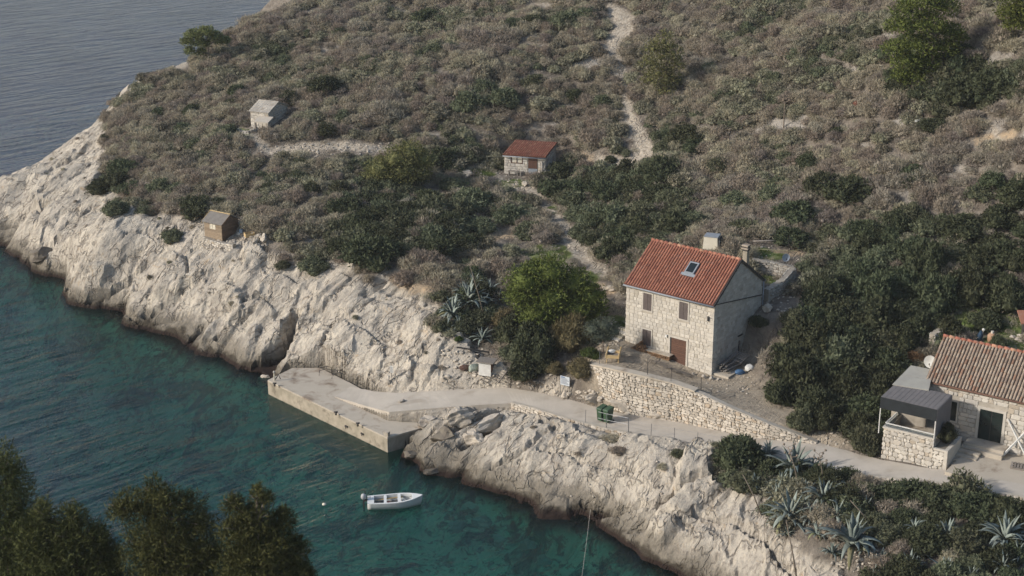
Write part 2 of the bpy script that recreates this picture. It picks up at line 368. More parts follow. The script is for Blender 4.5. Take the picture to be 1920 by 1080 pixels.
    z2 = z2 - np.where((rd_ > .0) & (dl < du), .42 * (1 - sstep(.35, 1.3, rd_)), 0)
    return z2, rk
# (columns, rows) outlines of what covers the ground, as traced
ROCKP = [(352, 112), (275, 160), (222, 215), (196, 250), (200, 290), (186, 345), (232, 380), (272, 398), (350, 402), (385, 395), (452, 425), (500, 458), (520, 492), (580, 488), (640, 508), (722, 508),
         (780, 545), (822, 565), (815, 610), (860, 640), (900, 665), (950, 700), (1040, 722), (1100, 740), (1165, 776), (1345, 838), (1332, 880), (1352, 905), (1430, 935), (1460, 1000), (1545, 1055), (1640, 1130), (1700, 1400), (-900, 1400), (-900, 60), (200, 60)]
def rockmask(px, py):
    d = sdist(ROCKP, px, py) + 22 * fbm(px / 60, py / 34, 7, 3)
    return 1 - sstep(-7, 7, d)
CREV = [([(555, 590, 2), (540, 630, 8), (520, 668, 10), (490, 704, 12)], 8, 2.1), ([(478, 697, 3), (500, 672, 5), (518, 648, 4)], 7, 1.2),
    ([(1005, 790, 1), (1040, 805, 1), (985, 850, 2), (920, 892, 1)], 5, .6), ([(1092, 950, 1), (1150, 958, 2), (1235, 948, 3), (1295, 918, 3), (1345, 900, 1)], 6, .9),
    ([(1300, 972, 1), (1365, 984, 3), (1425, 1012, 3), (1475, 1052, 2), (1500, 1085, 2)], 6, .9), ([(1010, 852, 1), (1100, 872, 1), (1180, 892, 1), (1212, 880, 1)], 4, .35),
    ([(168, 572, 3), (200, 556, 4), (232, 532, 4), (276, 498, 2)], 6, 1.3), ([(200, 594, 2), (222, 580, 3), (245, 562, 1)], 5, .8), ([(272, 597, 1), (333, 562, 2), (357, 538, 1)], 4, .6), ([(218, 594, 1), (274, 611, 2), (355, 595, 1)], 4, .45),
    ([(404, 648, 2), (434, 621, 2), (480, 576, 1)], 4, .6), ([(347, 488, 1), (353, 522, 1)], 4, .5), ([(240, 437, 1), (278, 431, 1), (298, 448, 1)], 4, .5), ([(458, 566, 1), (497, 550, 1)], 3, .5), ([(0, 424, 2), (48, 405, 3), (90, 386, 1)], 6, 1.0),
    ([(55, 486, 2), (90, 470, 2), (112, 452, 1)], 5, .7), ([(124, 540, 2), (150, 520, 2), (172, 492, 1)], 5, .6), ([(310, 500, 1), (372, 470, 1)], 4, .35), ([(560, 700, 1), (600, 655, 2), (625, 610, 1)], 4, .45),
    ([(870, 812, 2), (905, 792, 2), (955, 772, 1)], 5, .6), ([(865, 850, 3), (895, 830, 4), (935, 800, 2)], 6, 1.0), ([(645, 735, 1), (720, 690, 1), (790, 665, 1)], 4, .35), ([(1180, 1000, 1), (1250, 985, 2), (1300, 1000, 1)], 5, .5), ([(345, 650, 1), (380, 610, 2), (440, 590, 1)], 5, .6),
    ([(700, 640, 1), (760, 600, 1), (800, 570, 1)], 3, .25), ([(640, 600, 1), (700, 560, 1)], 3, .25)]
RPAD = [W(1660, 850, 4.4), W(1780, 878, 4.6), W(1860, 905, 4.7), W(2060, 950, 4.7), W(2120, 760, 5.2), W(1735, 740, 5.0)]
xs = np.r_[np.arange(-78, -46, .8), np.arange(-46, 46, .18), np.arange(46, 92, .8)]
ys = np.r_[np.arange(60, 69, .8), np.arange(69, 126, .17), np.arange(126, 160, .28), np.arange(160, 236, .8)]
GX, GY = np.meshgrid(xs, ys)
GZ, RK = shape_height(GX, GY)
def ground(x, y):
    i = np.clip(np.searchsorted(xs, x) - 1, 0, len(xs) - 2); j = np.clip(np.searchsorted(ys, y) - 1, 0, len(ys) - 2)
    fx = np.clip((x - xs[i]) / (xs[i + 1] - xs[i]), 0, 1); fy = np.clip((y - ys[j]) / (ys[j + 1] - ys[j]), 0, 1)
    return (GZ[j, i] * (1 - fx) + GZ[j, i + 1] * fx) * (1 - fy) + (GZ[j + 1, i] * (1 - fx) + GZ[j + 1, i + 1] * fx) * fy
def GP(px, py):
    """ground point seen at a pixel of the photograph"""
    x = (px - 960) / F; y = -(py - 540) / F; d = np.array((x, cP + y * sP, -sP + y * cP))
    t = 62.0 / d[1]; last = t
    while t < 260:
        p = d * t
        if p[2] + CH < float(ground(p[0], p[1])): break
        last = t; t += .5
    a, b = last, t
    for _ in range(18):
        m = (a + b) / 2; p = d * m
        if p[2] + CH < float(ground(p[0], p[1])): b = m
        else: a = m
    p = d * b; return Vector((p[0], p[1], float(ground(p[0], p[1]))))
ny, nx = GX.shape
PXg, PYg = PXY(GX, GY, GZ)
idx = np.arange(ny * nx).reshape(ny, nx)
faces = np.stack([idx[:-1, :-1], idx[:-1, 1:], idx[1:, 1:], idx[1:, :-1]], -1).reshape(-1, 4)
# horizontal jitter of rock steps makes overhangs and rough edges
NXY = .05 * RK * sstep(.1, 1, GZ)
VX = GX + NXY * fbm(GX / .9, GY / .9 + GZ, 201, 3) * 1.2; VY = GY + NXY * fbm(GX / .9 + 9, GY / .9 - GZ, 211, 3) * 1.2
tv = np.stack([VX, VY, GZ], -1).reshape(-1, 3)
PATHS = [[(1148, 22, 16), (1178, 45, 17), (1142, 88, 12), (1163, 130, 11), (1172, 165, 12), (1175, 215, 13), (1200, 255, 13), (1214, 285, 15), (1175, 303, 7), (1120, 296, 6)],
         [(985, 345, 8), (1020, 385, 11), (1050, 420, 15), (1078, 455, 18), (1103, 490, 16), (1135, 512, 10)],
         [(478, 262, 8), (510, 284, 10), (570, 277, 9), (640, 272, 9), (745, 286, 7)], [(985, 3, 4), (1035, 10, 3)], [(1880, 270, 5), (1850, 225, 6), (1800, 200, 3)], [(920, 322, 3), (960, 345, 4), (985, 352, 4)]]
TANS = [[(1055, 292, 6), (1110, 296, 8)], [(540, 290, 7), (580, 275, 6)], [(740, 520, 8), (800, 545, 12)], [(880, 440, 8), (950, 440, 8)], [(1380, 470, 4), (1500, 478, 5)], [(1840, 265, 10), (1900, 250, 8)], [(1500, 540, 10), (1530, 600, 10)], [(1060, 520, 9), (1150, 545, 8)], [(1160, 600, 14), (1130, 640, 10)]]
GRASS = [(1030, 477, 52, 20), (905, 322, 32, 8), (955, 343, 34, 8), (1035, 392, 12, 8), (455, 247, 22, 7), (1890, 610, 50, 22), (1750, 610, 35, 10), (1420, 468, 22, 6), (1290, 420, 10, 5), (1450, 520, 25, 12), (1440, 480, 30, 8), (1880, 650, 50, 22), (1100, 520, 30, 12), (1155, 598, 18, 8), (880, 340, 22, 8), (1840, 600, 60, 26)]
wob = 6 * fbm(PXg / 28, PYg / 16, 55, 3)
m_path = np.zeros(GX.shape); m_tan = np.zeros(GX.shape); m_grass = np.zeros(GX.shape)
for p in PATHS: m_path = np.maximum(m_path, 1 - sstep(-3, 3, pdist(p, PXg, PYg) + wob * .5))
for p in TANS: m_tan = np.maximum(m_tan, 1 - sstep(-4, 6, pdist(p, PXg, PYg) + wob * 1.3))
for a, b, c, d in GRASS: m_grass = np.maximum(m_grass, 1 - sstep(.7, 1.15, np.hypot((PXg - a) / c, (PYg - b) / d) + wob * .05))
SANDP = [(540, 960), (600, 985), (700, 1030), (800, 1100), (760, 1200), (300, 1200), (520, 1030)]
m_sand = 1 - sstep(-18, 22, sdist(SANDP, *PXY(GX, GY, 0 * GX)) + 3 * wob)
m_ter = np.maximum(1 - sstep(-.1, .5, sdist(TER, GX, GY) + .25 * fbm(GX / 1.5, GY / 1.5, 66, 3)), 1 - sstep(-.1, .6, sdist(RPAD, GX, GY)))
outc = sstep(.42, .62, fbm(GX / 5 + .2 * GY, GY / 2.6, 77, 4)) * (1 - RK) * sstep(560, 300, PYg) * .8
outc = np.maximum(outc, sstep(.30, .5, fbm(GX / 4, GY / 2.2, 79, 4)) * (1 - RK) * sstep(1780, 1880, PXg) * sstep(420, 380, PYg) * .6)
def terrain_obj():
    me = np_mesh('hillside', tv, faces, None, True)
    fr_ = RK[:-1, :-1].ravel() < .5; me.polygons.foreach_set('use_smooth', fr_)
    for nm, a in (('rock', RK), ('track', m_path), ('tan', m_tan), ('grass', m_grass), ('dirt', m_ter), ('outcrop', outc), ('sand', m_sand)):
        at = me.attributes.new(nm, 'FLOAT', 'POINT'); at.data.foreach_set('value', np.ascontiguousarray(a.ravel(), np.float32))
    return me
def at_(nt, nm):
    n = N(nt, 'Attribute'); n.attribute_name = nm; return n.outputs['Fac']
def mat_terrain():
    m, nt, nd, lk, b = new_mat('limestone_and_soil')
    geo = N(nt, 'NewGeometry'); pos = geo.outputs['Position']; sx = N(nt, 'SeparateXYZ'); lk.new(pos, sx.inputs[0]); z = sx.outputs[2]
    beds = mapping(nt, pos, (2.6, .5, .5), (0, 0, R(56)))
    n1 = noise(nt, .55, 6, .62, pos); n2 = noise(nt, 2.3, 6, .7, pos, .6); n3 = noise(nt, 1.5, 7, .7, beds, .5)
    rock = mixc(nt, ramp(nt, n1, .35, .65), (.52, .46, .372), (.40, .355, .295))
    rock = mixc(nt, mth(nt, 'MULTIPLY', ramp(nt, n3, .48, .62), .72), rock, (.225, .195, .16))
    rock = mixc(nt, mth(nt, 'MULTIPLY', ramp(nt, n2, .55, .75), .5), rock, (.60, .535, .445))
    rock = mixc(nt, mth(nt, 'MULTIPLY', ramp(nt, noise(nt, .9, 5, .7, pos, 1.0), .60, .72), .6), rock, (.40, .27, .14))
    big = noise(nt, .22, 4, .6, pos, .8); rock = mixc(nt, mth(nt, 'MULTIPLY', ramp(nt, big, .50, .60), .45), rock, (.27, .24, .20))
    def cracks(scale, w, vec, dist): return mth(nt, 'SUBTRACT', 1, ramp(nt, mth(nt, 'ABSOLUTE', mth(nt, 'SUBTRACT', noise(nt, scale, 3, .5, vec, dist), .5)), 0, w))
    crack = mth(nt, 'MAXIMUM', cracks(.50, .036, beds, .15), mth(nt, 'MULTIPLY', cracks(.42, .020, pos, .25), .8))
    crack = mth(nt, 'MULTIPLY', crack, ramp(nt, noise(nt, .5, 2, .5, pos), .42, .55))
    rock = mixc(nt, mth(nt, 'MULTIPLY', crack, .6), rock, (.12, .10, .08))
    pit = ramp(nt, noise(nt, 5.5, 3, .6, pos), .66, .74)
    rock = mixc(nt, mth(nt, 'MULTIPLY', pit, .5), rock, (.17, .15, .13))
    # sea-stained foot
    zz = mth(nt, 'ADD', z, mth(nt, 'MULTIPLY', mth(nt, 'SUBTRACT', noise(nt, .8, 5, .6, pos), .5), 1.7))
    rock = mixc(nt, mth(nt, 'MULTIPLY', ramp(nt, zz, 1.9, .8), .82), rock, (.15, .13, .10))
    rock = mixc(nt, ramp(nt, zz, .75, .30), rock, (.055, .045, .033))
    rock = mixc(nt, ramp(nt, z, .32, .12), rock, (.028, .018, .014))
    # sea bed
    vb = N(nt, 'TexVoronoi'); vb.inputs['Scale'].default_value = .55; lk.new(pos, vb.inputs['Vector'])
    bed = mixc(nt, ramp(nt, noise(nt, .30, 6, .68, pos, .8), .40, .53), (.025, .045, .032), (.58, .66, .46))
    bed = mixc(nt, ramp(nt, noise(nt, 1.3, 5, .7, pos, .8), .50, .62), bed, (.09, .13, .09))
    bed = mixc(nt, mth(nt, 'MULTIPLY', at_(nt, 'sand'), ramp(nt, noise(nt, .8, 4, .6, pos), .62, .48)), bed, (.55, .56, .42))
    rock = mixc(nt, ramp(nt, z, -.1, -.9), rock, bed)
    soil = mixc(nt, ramp(nt, noise(nt, 1.1, 6, .7, pos), .35, .65), (.125, .105, .085), (.215, .185, .150))
    soil = mixc(nt, ramp(nt, noise(nt, 3.3, 6, .7, pos), .60, .70), soil, (.36, .33, .29))
    col = mixc(nt, mth(nt, 'MULTIPLY', at_(nt, 'outcrop'), .9), soil, mixc(nt, ramp(nt, n2, .3, .7), (.42, .385, .335), (.24, .215, .185)))
    col = mixc(nt, at_(nt, 'rock'), col, rock)
    tan = mixc(nt, ramp(nt, n2, .35, .65), (.40, .295, .19), (.30, .24, .17)); col = mixc(nt, at_(nt, 'tan'), col, tan)
    dirt = mixc(nt, ramp(nt, noise(nt, 1.3, 6, .7, pos, .5), .4, .62), (.37, .31, .235), (.27, .225, .17)); col = mixc(nt, at_(nt, 'dirt'), col, dirt)
    gr = mixc(nt, ramp(nt, noise(nt, 2.2, 6, .7, pos), .35, .65), (.12, .165, .045), (.19, .19, .09)); col = mixc(nt, at_(nt, 'grass'), col, gr)
    tr = mixc(nt, ramp(nt, noise(nt, 4, 5, .7, pos), .35, .6), (.24, .20, .155), (.43, .375, .30)); col = mixc(nt, at_(nt, 'track'), col, tr)
    lk.new(col, b.inputs['Base Color'])
    b.inputs['Roughness'].default_value = .92; b.inputs['Specular IOR Level'].default_value = .12
    h = mth(nt, 'ADD', mth(nt, 'MULTIPLY', n3, .8), mth(nt, 'ADD', mth(nt, 'MULTIPLY', noise(nt, 6, 6, .7, pos), .5), mth(nt, 'MULTIPLY', crack, -.6)))
    bp = N(nt, 'Bump'); bp.inputs['Strength'].default_value = .85; bp.inputs['Distance'].default_value = .22; lk.new(h, bp.inputs['Height']); lk.new(bp.outputs[0], b.inputs['Normal'])
    return m
tme = terrain_obj(); MT = mat_terrain(); tme.materials.append(MT)
terr = link('hillside', tme); tag(terr, kind='structure')
# the camera's own side of the bay
gx = np.linspace(-90, 90, 60); gy = np.linspace(-60, 59.5, 40); NX_, NY_ = np.meshgrid(gx, gy)
def near_z(x, y): return -6 + 12 * sstep(59.5, 50, y) + 22 * sstep(52, -30, y) + .5 * fbm(x / 8, y / 8, 301, 3)
nzz = near_z(NX_, NY_)
ii = np.arange(nzz.size).reshape(nzz.shape); nf = np.stack([ii[:-1, :-1], ii[:-1, 1:], ii[1:, 1:], ii[1:, :-1]], -1).reshape(-1, 4)
nearm = pmat('near_soil', (.10, .09, .06), (.06, .07, .035), 1.5, .95, .5, 8, 0)
tag(link('near_hillside', np_mesh('near_hillside', np.stack([NX_, NY_, nzz], -1).reshape(-1, 3), nf, nearm, True)), kind='structure')
deep = pmat('deep_bed', (.03, .05, .05), (.02, .035, .035), .05, .9, 0, 5, 0)
tag(MB().box(-8200, 8200, -2200, 14500, -16, -15).build('sea_floor', deep), kind='structure')
# ------------------------------------------------------------------ sea
wxs = np.r_[-8000, -3000, -1200, -500, -250, -150, np.arange(-90, 60.1, 1.0), 90, 200, 500, 1500, 8000]
wys = np.r_[-2000, -300, 0, 40, np.arange(60, 170.1, 1.0), np.arange(175, 320, 8), 400, 600, 1000, 2000, 5000, 14000]
WX, WY_ = np.meshgrid(wxs, wys); dep = np.where((WX > -88) & (WX < 88) & (WY_ > 60) & (WY_ < 230), -tps(WX, WY_), 11.)
dep = np.clip(dep, 0, 12)
open_side = sdist([(-900, 365), (-20, 350), (200, 212), (345, 126), (650, -20), (650, -900), (-900, -900)], *PXY(WX, np.maximum(WY_, 61), 0 * WX)) < 12
dep = np.where(open_side & (WY_ > 60), 11.5, dep)
wi = np.arange(WX.size).reshape(WX.shape); wf = np.stack([wi[:-1, :-1], wi[:-1, 1:], wi[1:, 1:], wi[1:, :-1]], -1).reshape(-1, 4)
wm = np_mesh('sea_water', np.stack([WX, WY_, 0 * WX], -1).reshape(-1, 3), wf)
at = wm.attributes.new('depth', 'FLOAT', 'POINT'); at.data.foreach_set('value', np.ascontiguousarray(dep.ravel(), np.float32))
def mat_water():
    m, nt, nd, lk, b = new_mat('sea_water'); nd.remove(b)
    geo = N(nt, 'NewGeometry'); pos = geo.outputs['Position']; d = at_(nt, 'depth')
    sx = N(nt, 'SeparateXYZ'); lk.new(pos, sx.inputs[0])
    fac = mth(nt, 'SUBTRACT', 1, mth(nt, 'POWER', .91, d))
    teal = mixc(nt, ramp(nt, d, 1.0, 6.5), (.014, .108, .086), (.005, .040, .044))
    teal = mixc(nt, ramp(nt, d, 7, 11.5), teal, (.060, .064, .112))  # open-water body colour lifted to grey-blue, putting reflected sky into it
    pt = ramp(nt, noise(nt, .085, 4, .6, pos, 1.0), .40, .64); teal = mixc(nt, mth(nt, 'MULTIPLY', pt, .7), teal, mixc(nt, 1.0, teal, (.45, .50, .62), 'MULTIPLY'))
    tr = N(nt, 'BsdfTransparent'); tr.inputs[0].default_value = (.42, .90, .76, 1)
    df = N(nt, 'BsdfDiffuse'); lk.new(teal, df.inputs[0])
    mx = N(nt, 'MixShader'); lk.new(fac, mx.inputs[0]); lk.new(tr.outputs[0], mx.inputs[1]); lk.new(df.outputs[0], mx.inputs[2])
    gl = N(nt, 'BsdfGlossy'); gl.inputs['Roughness'].default_value = .12
    fr = N(nt, 'Fresnel'); fr.inputs['IOR'].default_value = 1.33
    # swell crests run up to the right, chop across them
    sw = mapping(nt, pos, (3.4, .85, 1), (0, 0, R(42)))
    a = noise(nt, .55, 4, .55, sw, .3); c2 = noise(nt, 2.4, 4, .6, mapping(nt, pos, (1.7, .9, 1), (0, 0, R(38)))); c3 = noise(nt, .12, 2, .5, pos)
    open_ = ramp(nt, d, 1.5, 5.0)
    h = mth(nt, 'ADD', mth(nt, 'MULTIPLY', a, mth(nt, 'MULTIPLY_ADD', open_, 1.5)), mth(nt, 'MULTIPLY', c2, .42)); nd[-1]
    for n in nd:
        if n.type == 'MATH' and n.operation == 'MULTIPLY_ADD': n.inputs[2].default_value = .35
    h = mth(nt, 'MULTIPLY', h, mth(nt, 'ADD', c3, .3))
    bp = N(nt, 'Bump'); bp.inputs['Strength'].default_value = 1.0; bp.inputs['Distance'].default_value = .30
    lk.new(h, bp.inputs['Height'])
    for n in (gl, fr, df): lk.new(bp.outputs[0], n.inputs['Normal'])
    mo = N(nt, 'MixShader'); lk.new(fr.outputs[0], mo.inputs[0]); lk.new(mx.outputs[0], mo.inputs[1]); lk.new(gl.outputs[0], mo.inputs[2])
    lk.new(mo.outputs[0], nd['Material Output'].inputs['Surface'])
    return m
wm.materials.append(mat_water()); tag(link('sea_water', wm), kind='structure')
# ------------------------------------------------------------------ quay, ramp, road
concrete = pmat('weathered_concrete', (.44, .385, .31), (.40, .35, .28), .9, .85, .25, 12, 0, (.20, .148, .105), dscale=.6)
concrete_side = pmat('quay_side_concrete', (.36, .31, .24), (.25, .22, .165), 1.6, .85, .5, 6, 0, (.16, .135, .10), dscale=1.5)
road_m = pmat('pale_concrete_road', (.46, .41, .345), (.40, .355, .295), .7, .88, .25, 14, 0, (.33, .285, .23), dscale=.5)
q = [(p.x, p.y) for p in QUAY]
qo = empty('quay', (0, 0, 0)); tag(qo, 'long pale concrete quay with stained top at the foot of the cliff', 'quay')
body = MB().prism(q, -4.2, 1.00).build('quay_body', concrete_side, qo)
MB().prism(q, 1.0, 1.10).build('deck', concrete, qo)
def strip(name, U, L, thick, m, mz=0.0, kind='structure'):
    mb = MB(); n = len(U); v = []
    for a, b in zip(U, L): v += [(a.x, a.y, a.z + mz), (b.x, b.y, b.z + mz), (b.x, b.y, b.z - thick), (a.x, a.y, a.z - thick)]
    f = []
    for i in range(n - 1):
        o = i * 4; f += [(o, o + 1, o + 5, o + 4), (o + 1, o + 2, o + 6, o + 5), (o + 3, o, o + 4, o + 7)]
    f += [(0, 3, 2, 1)]; o = (n - 1) * 4; f += [(o, o + 1, o + 2, o + 3)]
    mb.add(v, f); return tag(mb.build(name, m), kind=kind)
def resamp(L, k=6):
    out = []
    for a, b in zip(L[:-1], L[1:]):
        for i in range(k): out.append(a.lerp(b, i / k))
    return out + [L[-1]]
RUs = resamp(RU); RLs = resamp(RL)
for i in range(len(RUs)):
    wv = .10 * float(vn(i * .37, 3.1)); dv = (RUs[i] - RLs[i]).normalized(); RUs[i] = RUs[i] + dv * (wv + .12); RLs[i] = RLs[i] - dv * .04
strip('road', RUs, RLs, .9, road_m)
# ================================================================== BUILDINGS
def PV(px, py, O, d):
    """point of the vertical plane through O along d that shows at a pixel"""
    x = (px - 960) / F; y = -(py - 540) / F; r = Vector((x, cP + y * sP, -sP + y * cP)); n = Vector((-d[1], d[0], 0))
    o = Vector((0, 0, CH)); t = (Vector(O) - o).dot(n) / r.dot(n); return o + r * t
class Frame:
    def __init__(s, O, ang): s.O = Vector(O); s.a = ang; s.x = Vector((math.cos(ang), math.sin(ang), 0)); s.y = Vector((-math.sin(ang), math.cos(ang), 0))
    def loc(s, p): r = Vector(p) - s.O; return Vector((r.dot(s.x), r.dot(s.y), r.z))
    def wld(s, x, y, z): return s.O + s.x * x + s.y * y + Vector((0, 0, z))
    def front(s, px, py, y=0): return s.loc(PV(px, py, s.wld(0, y, 0), s.x))       # on a plane parallel to the front
    def side(s, px, py, x=0): return s.loc(PV(px, py, s.wld(x, 0, 0), s.y))        # on a plane parallel to the side
    def flat(s, px, py, z): return s.loc(W(px, py, s.O.z + z))
def stonemat(name, c1, c2, c3, rand=.28, bump=.6, bs=14):
    m, nt, nd, lk, b = new_mat(name); geo = N(nt, 'NewGeometry'); pos = geo.outputs['Position']; oi = N(nt, 'ObjectInfo')
    r = mth(nt, 'FRACT', mth(nt, 'ADD', oi.outputs['Random'], geo.outputs['Random Per Island']))
    col = mixc(nt, ramp(nt, r, 0, 1), c1, c2)
    col = mixc(nt, ramp(nt, mth(nt, 'FRACT', mth(nt, 'MULTIPLY', r, 7.3)), .8, .95), col, c3)
    col = mixc(nt, mth(nt, 'MULTIPLY', ramp(nt, noise(nt, 2.2, 5, .65, pos), .5, .75), .55), col, mixc(nt, .5, c3, (.30, .26, .21)))
    f = mth(nt, 'ADD', mth(nt, 'MULTIPLY', mth(nt, 'FRACT', mth(nt, 'MULTIPLY', r, 3.7)), rand), 1 - rand / 2)
    hs = N(nt, 'HueSaturation'); lk.new(col, hs.inputs['Color']); lk.new(f, hs.inputs['Value'])
    lk.new(hs.outputs[0], b.inputs['Base Color']); b.inputs['Roughness'].default_value = .9; b.inputs['Specular IOR Level'].default_value = .15
    bp = N(nt, 'Bump'); bp.inputs['Strength'].default_value = bump; bp.inputs['Distance'].default_value = .03
    lk.new(noise(nt, bs, 5, .65, pos), bp.inputs['Height']); lk.new(bp.outputs[0], b.inputs['Normal'])
    return m
ashlar = stonemat('ashlar_limestone', (.53, .485, .415), (.455, .415, .355), (.44, .395, .325), .18)
ashlar_shaded = stonemat('shaded_ashlar', (.48, .435, .375), (.40, .365, .315), (.37, .33, .275), .25)  # greyer copy of the ashlar, the gable's shade put into its colour
rubble = stonemat('rubble_limestone', (.53, .475, .40), (.43, .38, .315), (.41, .33, .245), .36)
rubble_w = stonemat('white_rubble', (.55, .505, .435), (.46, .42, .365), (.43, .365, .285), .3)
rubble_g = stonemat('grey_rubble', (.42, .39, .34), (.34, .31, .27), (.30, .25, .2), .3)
mortar = pmat('lime_mortar', (.30, .265, .215), (.235, .205, .165), 3, .95, .4, 25, 0)
mortar_p = pmat('pale_mortar', (.42, .375, .31), (.34, .30, .245), 3, .95, .4, 25, 0)
gapm = pmat('dark_joint', (.15, .13, .105), (.22, .19, .15), 3, .95, .3, 20, 0)
trim = pmat('pale_stone_trim', (.50, .455, .39), (.44, .40, .34), 4, .85, .25, 20, .04)
brown = pmat('brown_painted_wood', (.115, .06, .04), (.095, .048, .033), 6, .6, .2, 30, .12)
plum = pmat('grey_brown_shutter_paint', (.085, .066, .060), (.105, .085, .078), 5, .65, .2, 30, .08)
tile_o = stonemat('orange_clay_tile', (.335, .145, .095), (.285, .118, .078), (.24, .10, .070), .3, .2, 30)
tile_r = stonemat('red_clay_tile', (.31, .13, .085), (.24, .095, .065), (.36, .20, .13), .4, .2, 30)
tile_b = stonemat('weathered_beige_tile', (.34, .27, .205), (.255, .19, .145), (.26, .155, .105), .35, .3, 30)
undert = pmat('tile_underlay', (.14, .055, .035), (.10, .04, .03), 4, .9, .2, 20, 0)
underb = pmat('old_tile_channel', (.115, .085, .065), (.085, .06, .048), 4, .9, .2, 20, 0)
steel = pmat('galvanised_steel', (.20, .205, .21), (.16, .165, .17), 8, .45, .1, 30, .05, metal=.6)
zinc = pmat('grey_flashing', (.24, .26, .28), (.20, .215, .235), 6, .5, .1, 30, .05)
darkm = pmat('dark_metal', (.035, .033, .032), (.05, .045, .042), 8, .6, .1, 30, .05)
whitep = pmat('white_paint', (.62, .61, .57), (.54, .52, .48), 3, .5, .15, 20, .05)
cream = pmat('cream_panel', (.62, .57, .46), (.54, .49, .39), 2, .6, .15, 20, .04)
pine_w = pmat('new_pine_timber', (.52, .38, .19), (.46, .33, .17), 6, .7, .2, 25, .15)
greyw = pmat('weathered_timber', (.24, .21, .18), (.17, .15, .13), 6, .85, .4, 25, .3)
logm = pmat('firewood', (.22, .13, .07), (.14, .085, .05), 8, .9, .5, 25, .45)
bark = pmat('pine_bark', (.20, .16, .125), (.115, .09, .07), 7, .95, .6, 18, .15)
glass_d = pmat('dark_glass', (.012, .016, .016), (.008, .012, .012), 2, .08, 0, 5, 0, spec=.6)
# ---- blocks of stone, five shapes shared by every wall
def block_mesh(seed, ch=.13, jit=.05):
    r = random.Random(seed); w = .485; c = ch
    ring = [(-w, -w + c), (-w + c, -w), (w - c, -w), (w, -w + c), (w, w - c), (w - c, w), (-w + c, w), (-w, w - c)]
    ring = [(x + r.uniform(-jit, jit) * .6, z + r.uniform(-jit, jit) * .6) for x, z in ring]
    v = [(x, 0, z) for x, z in ring] + [(x * 1.0, -.55, z * 1.0) for x, z in ring] + [(x * .86 + r.uniform(-jit, jit), -.93 + r.uniform(-.12, .07), z * .82 + r.uniform(-jit, jit)) for x, z in ring]
    f = []
    for k in range(8):
        a, b = k, (k + 1) % 8; f += [(a, b, b + 8, a + 8), (a + 8, b + 8, b + 16, a + 16)]
    f.append(tuple(range(16, 24)))
    return v, f
BLK = {}
def blocks(style):
    if style not in BLK:
        BLK[style] = [block_mesh(i * 7 + len(style), *{'cut': (.05, .02), 'rough': (.17, .08), 'round': (.26, .11)}[style]) for i in range(6)]
    return BLK[style]
_bm = {}
def bmesh_for(style, i, m):
    k = (style, i, m.name)
    if k not in _bm:
        v, f = blocks(style)[i]; mb = MB(); mb.add(v, f); _bm[k] = mb.mesh('stone', m)
    return _bm[k]
def masonry(parent, place, L, z0, z1, m, course=.27, blen=.42, style='cut', holes=(), proud=.05, limit=0, jit=.15, seed=1, name='stone', rot=0, tilt=0, gap=.014, order=None):
    """place(u, z) -> local xyz of the wall face; z0, z1 functions of u. The first `limit` stones are parts, the rest one stuff part."""
    r = random.Random(seed); rects = []
    zmin = min(z0(L * i / 30) for i in range(31)); zmax = max(z1(L * i / 30) for i in range(31)); z = zmin - course * .3
    while z < zmax:
        h = course * r.uniform(1 - jit, 1 + jit); u = -r.uniform(0, .5) * blen
        while u < L:
            w = blen * r.uniform(1 - jit * 2.2, 1 + jit * 2.6); a, b = max(u, 0), min(u + w, L); u += w
            if b - a < .07: continue
            c = (a + b) / 2; lo = max(z, min(z0(a), z0(b)) - .15); hi = min(z + h, z1(a + .03), z1(b - .03), z1(c))
            if hi - lo < .07: continue
            segs = [(a, b)]
            for (x0, x1, y0, y1) in holes:
                ns = []
                for (p, q) in segs:
                    if hi - .05 <= y0 or lo + .05 >= y1 or q <= x0 or p >= x1: ns.append((p, q)); continue
                    if p < x0 - .05: ns.append((p, x0))
                    if q > x1 + .05: ns.append((x1, q))
                segs = ns
            for p, q in segs: rects.append((p, q, lo, hi))
        z += h
    if order: rects.sort(key=order)
    V = []; Fc = []
    for k, (a, b, lo, hi) in enumerate(rects):
        bi = r.randrange(6); s = (b - a - gap, proud * r.uniform(.75, 1.25), hi - lo - gap); ti = r.uniform(-tilt, tilt)
        p = place((a + b) / 2, (lo + hi) / 2)
        ra = rot((a + b) / 2) if callable(rot) else rot
        if k < limit:
            o = link(name, bmesh_for(style, bi, m), parent, p, (0, ti, ra), s)
        else:
            v, f = blocks(style)[bi]; base = len(V); M_ = Matrix.Translation(p) @ Matrix.Rotation(ra, 4, 'Z') @ Matrix.Rotation(ti, 4, 'Y') @ Matrix.Diagonal((*s, 1))
            V += [tuple(M_ @ Vector(q)) for q in v]; Fc += [tuple(i + base for i in t) for t in f]
    if V:
        mb = MB(); mb.v = V; mb.f = Fc; me = bpy.data.meshes.new('stonework'); me.from_pydata(V, [], Fc); me.materials.append(m)
        o = link('stonework', me, parent); tag(o, kind='stuff'); return o
def tile_shape(w, l, n=5, th=.0):
    v = []; f = []
    for j, (y, k) in enumerate(((0, 1.0), (l, .84))):
        for i in range(n + 1):
            a = math.pi * i / n; v.append((-math.cos(a) * w / 2 * k, y, math.sin(a) * w * .42 * k + (.022 if j == 0 else 0)))
    for i in range(n): f.append((i, i + 1, i + n + 2, i + n + 1))
    f.append(tuple(range(n + 1))[::-1])
    return v, f
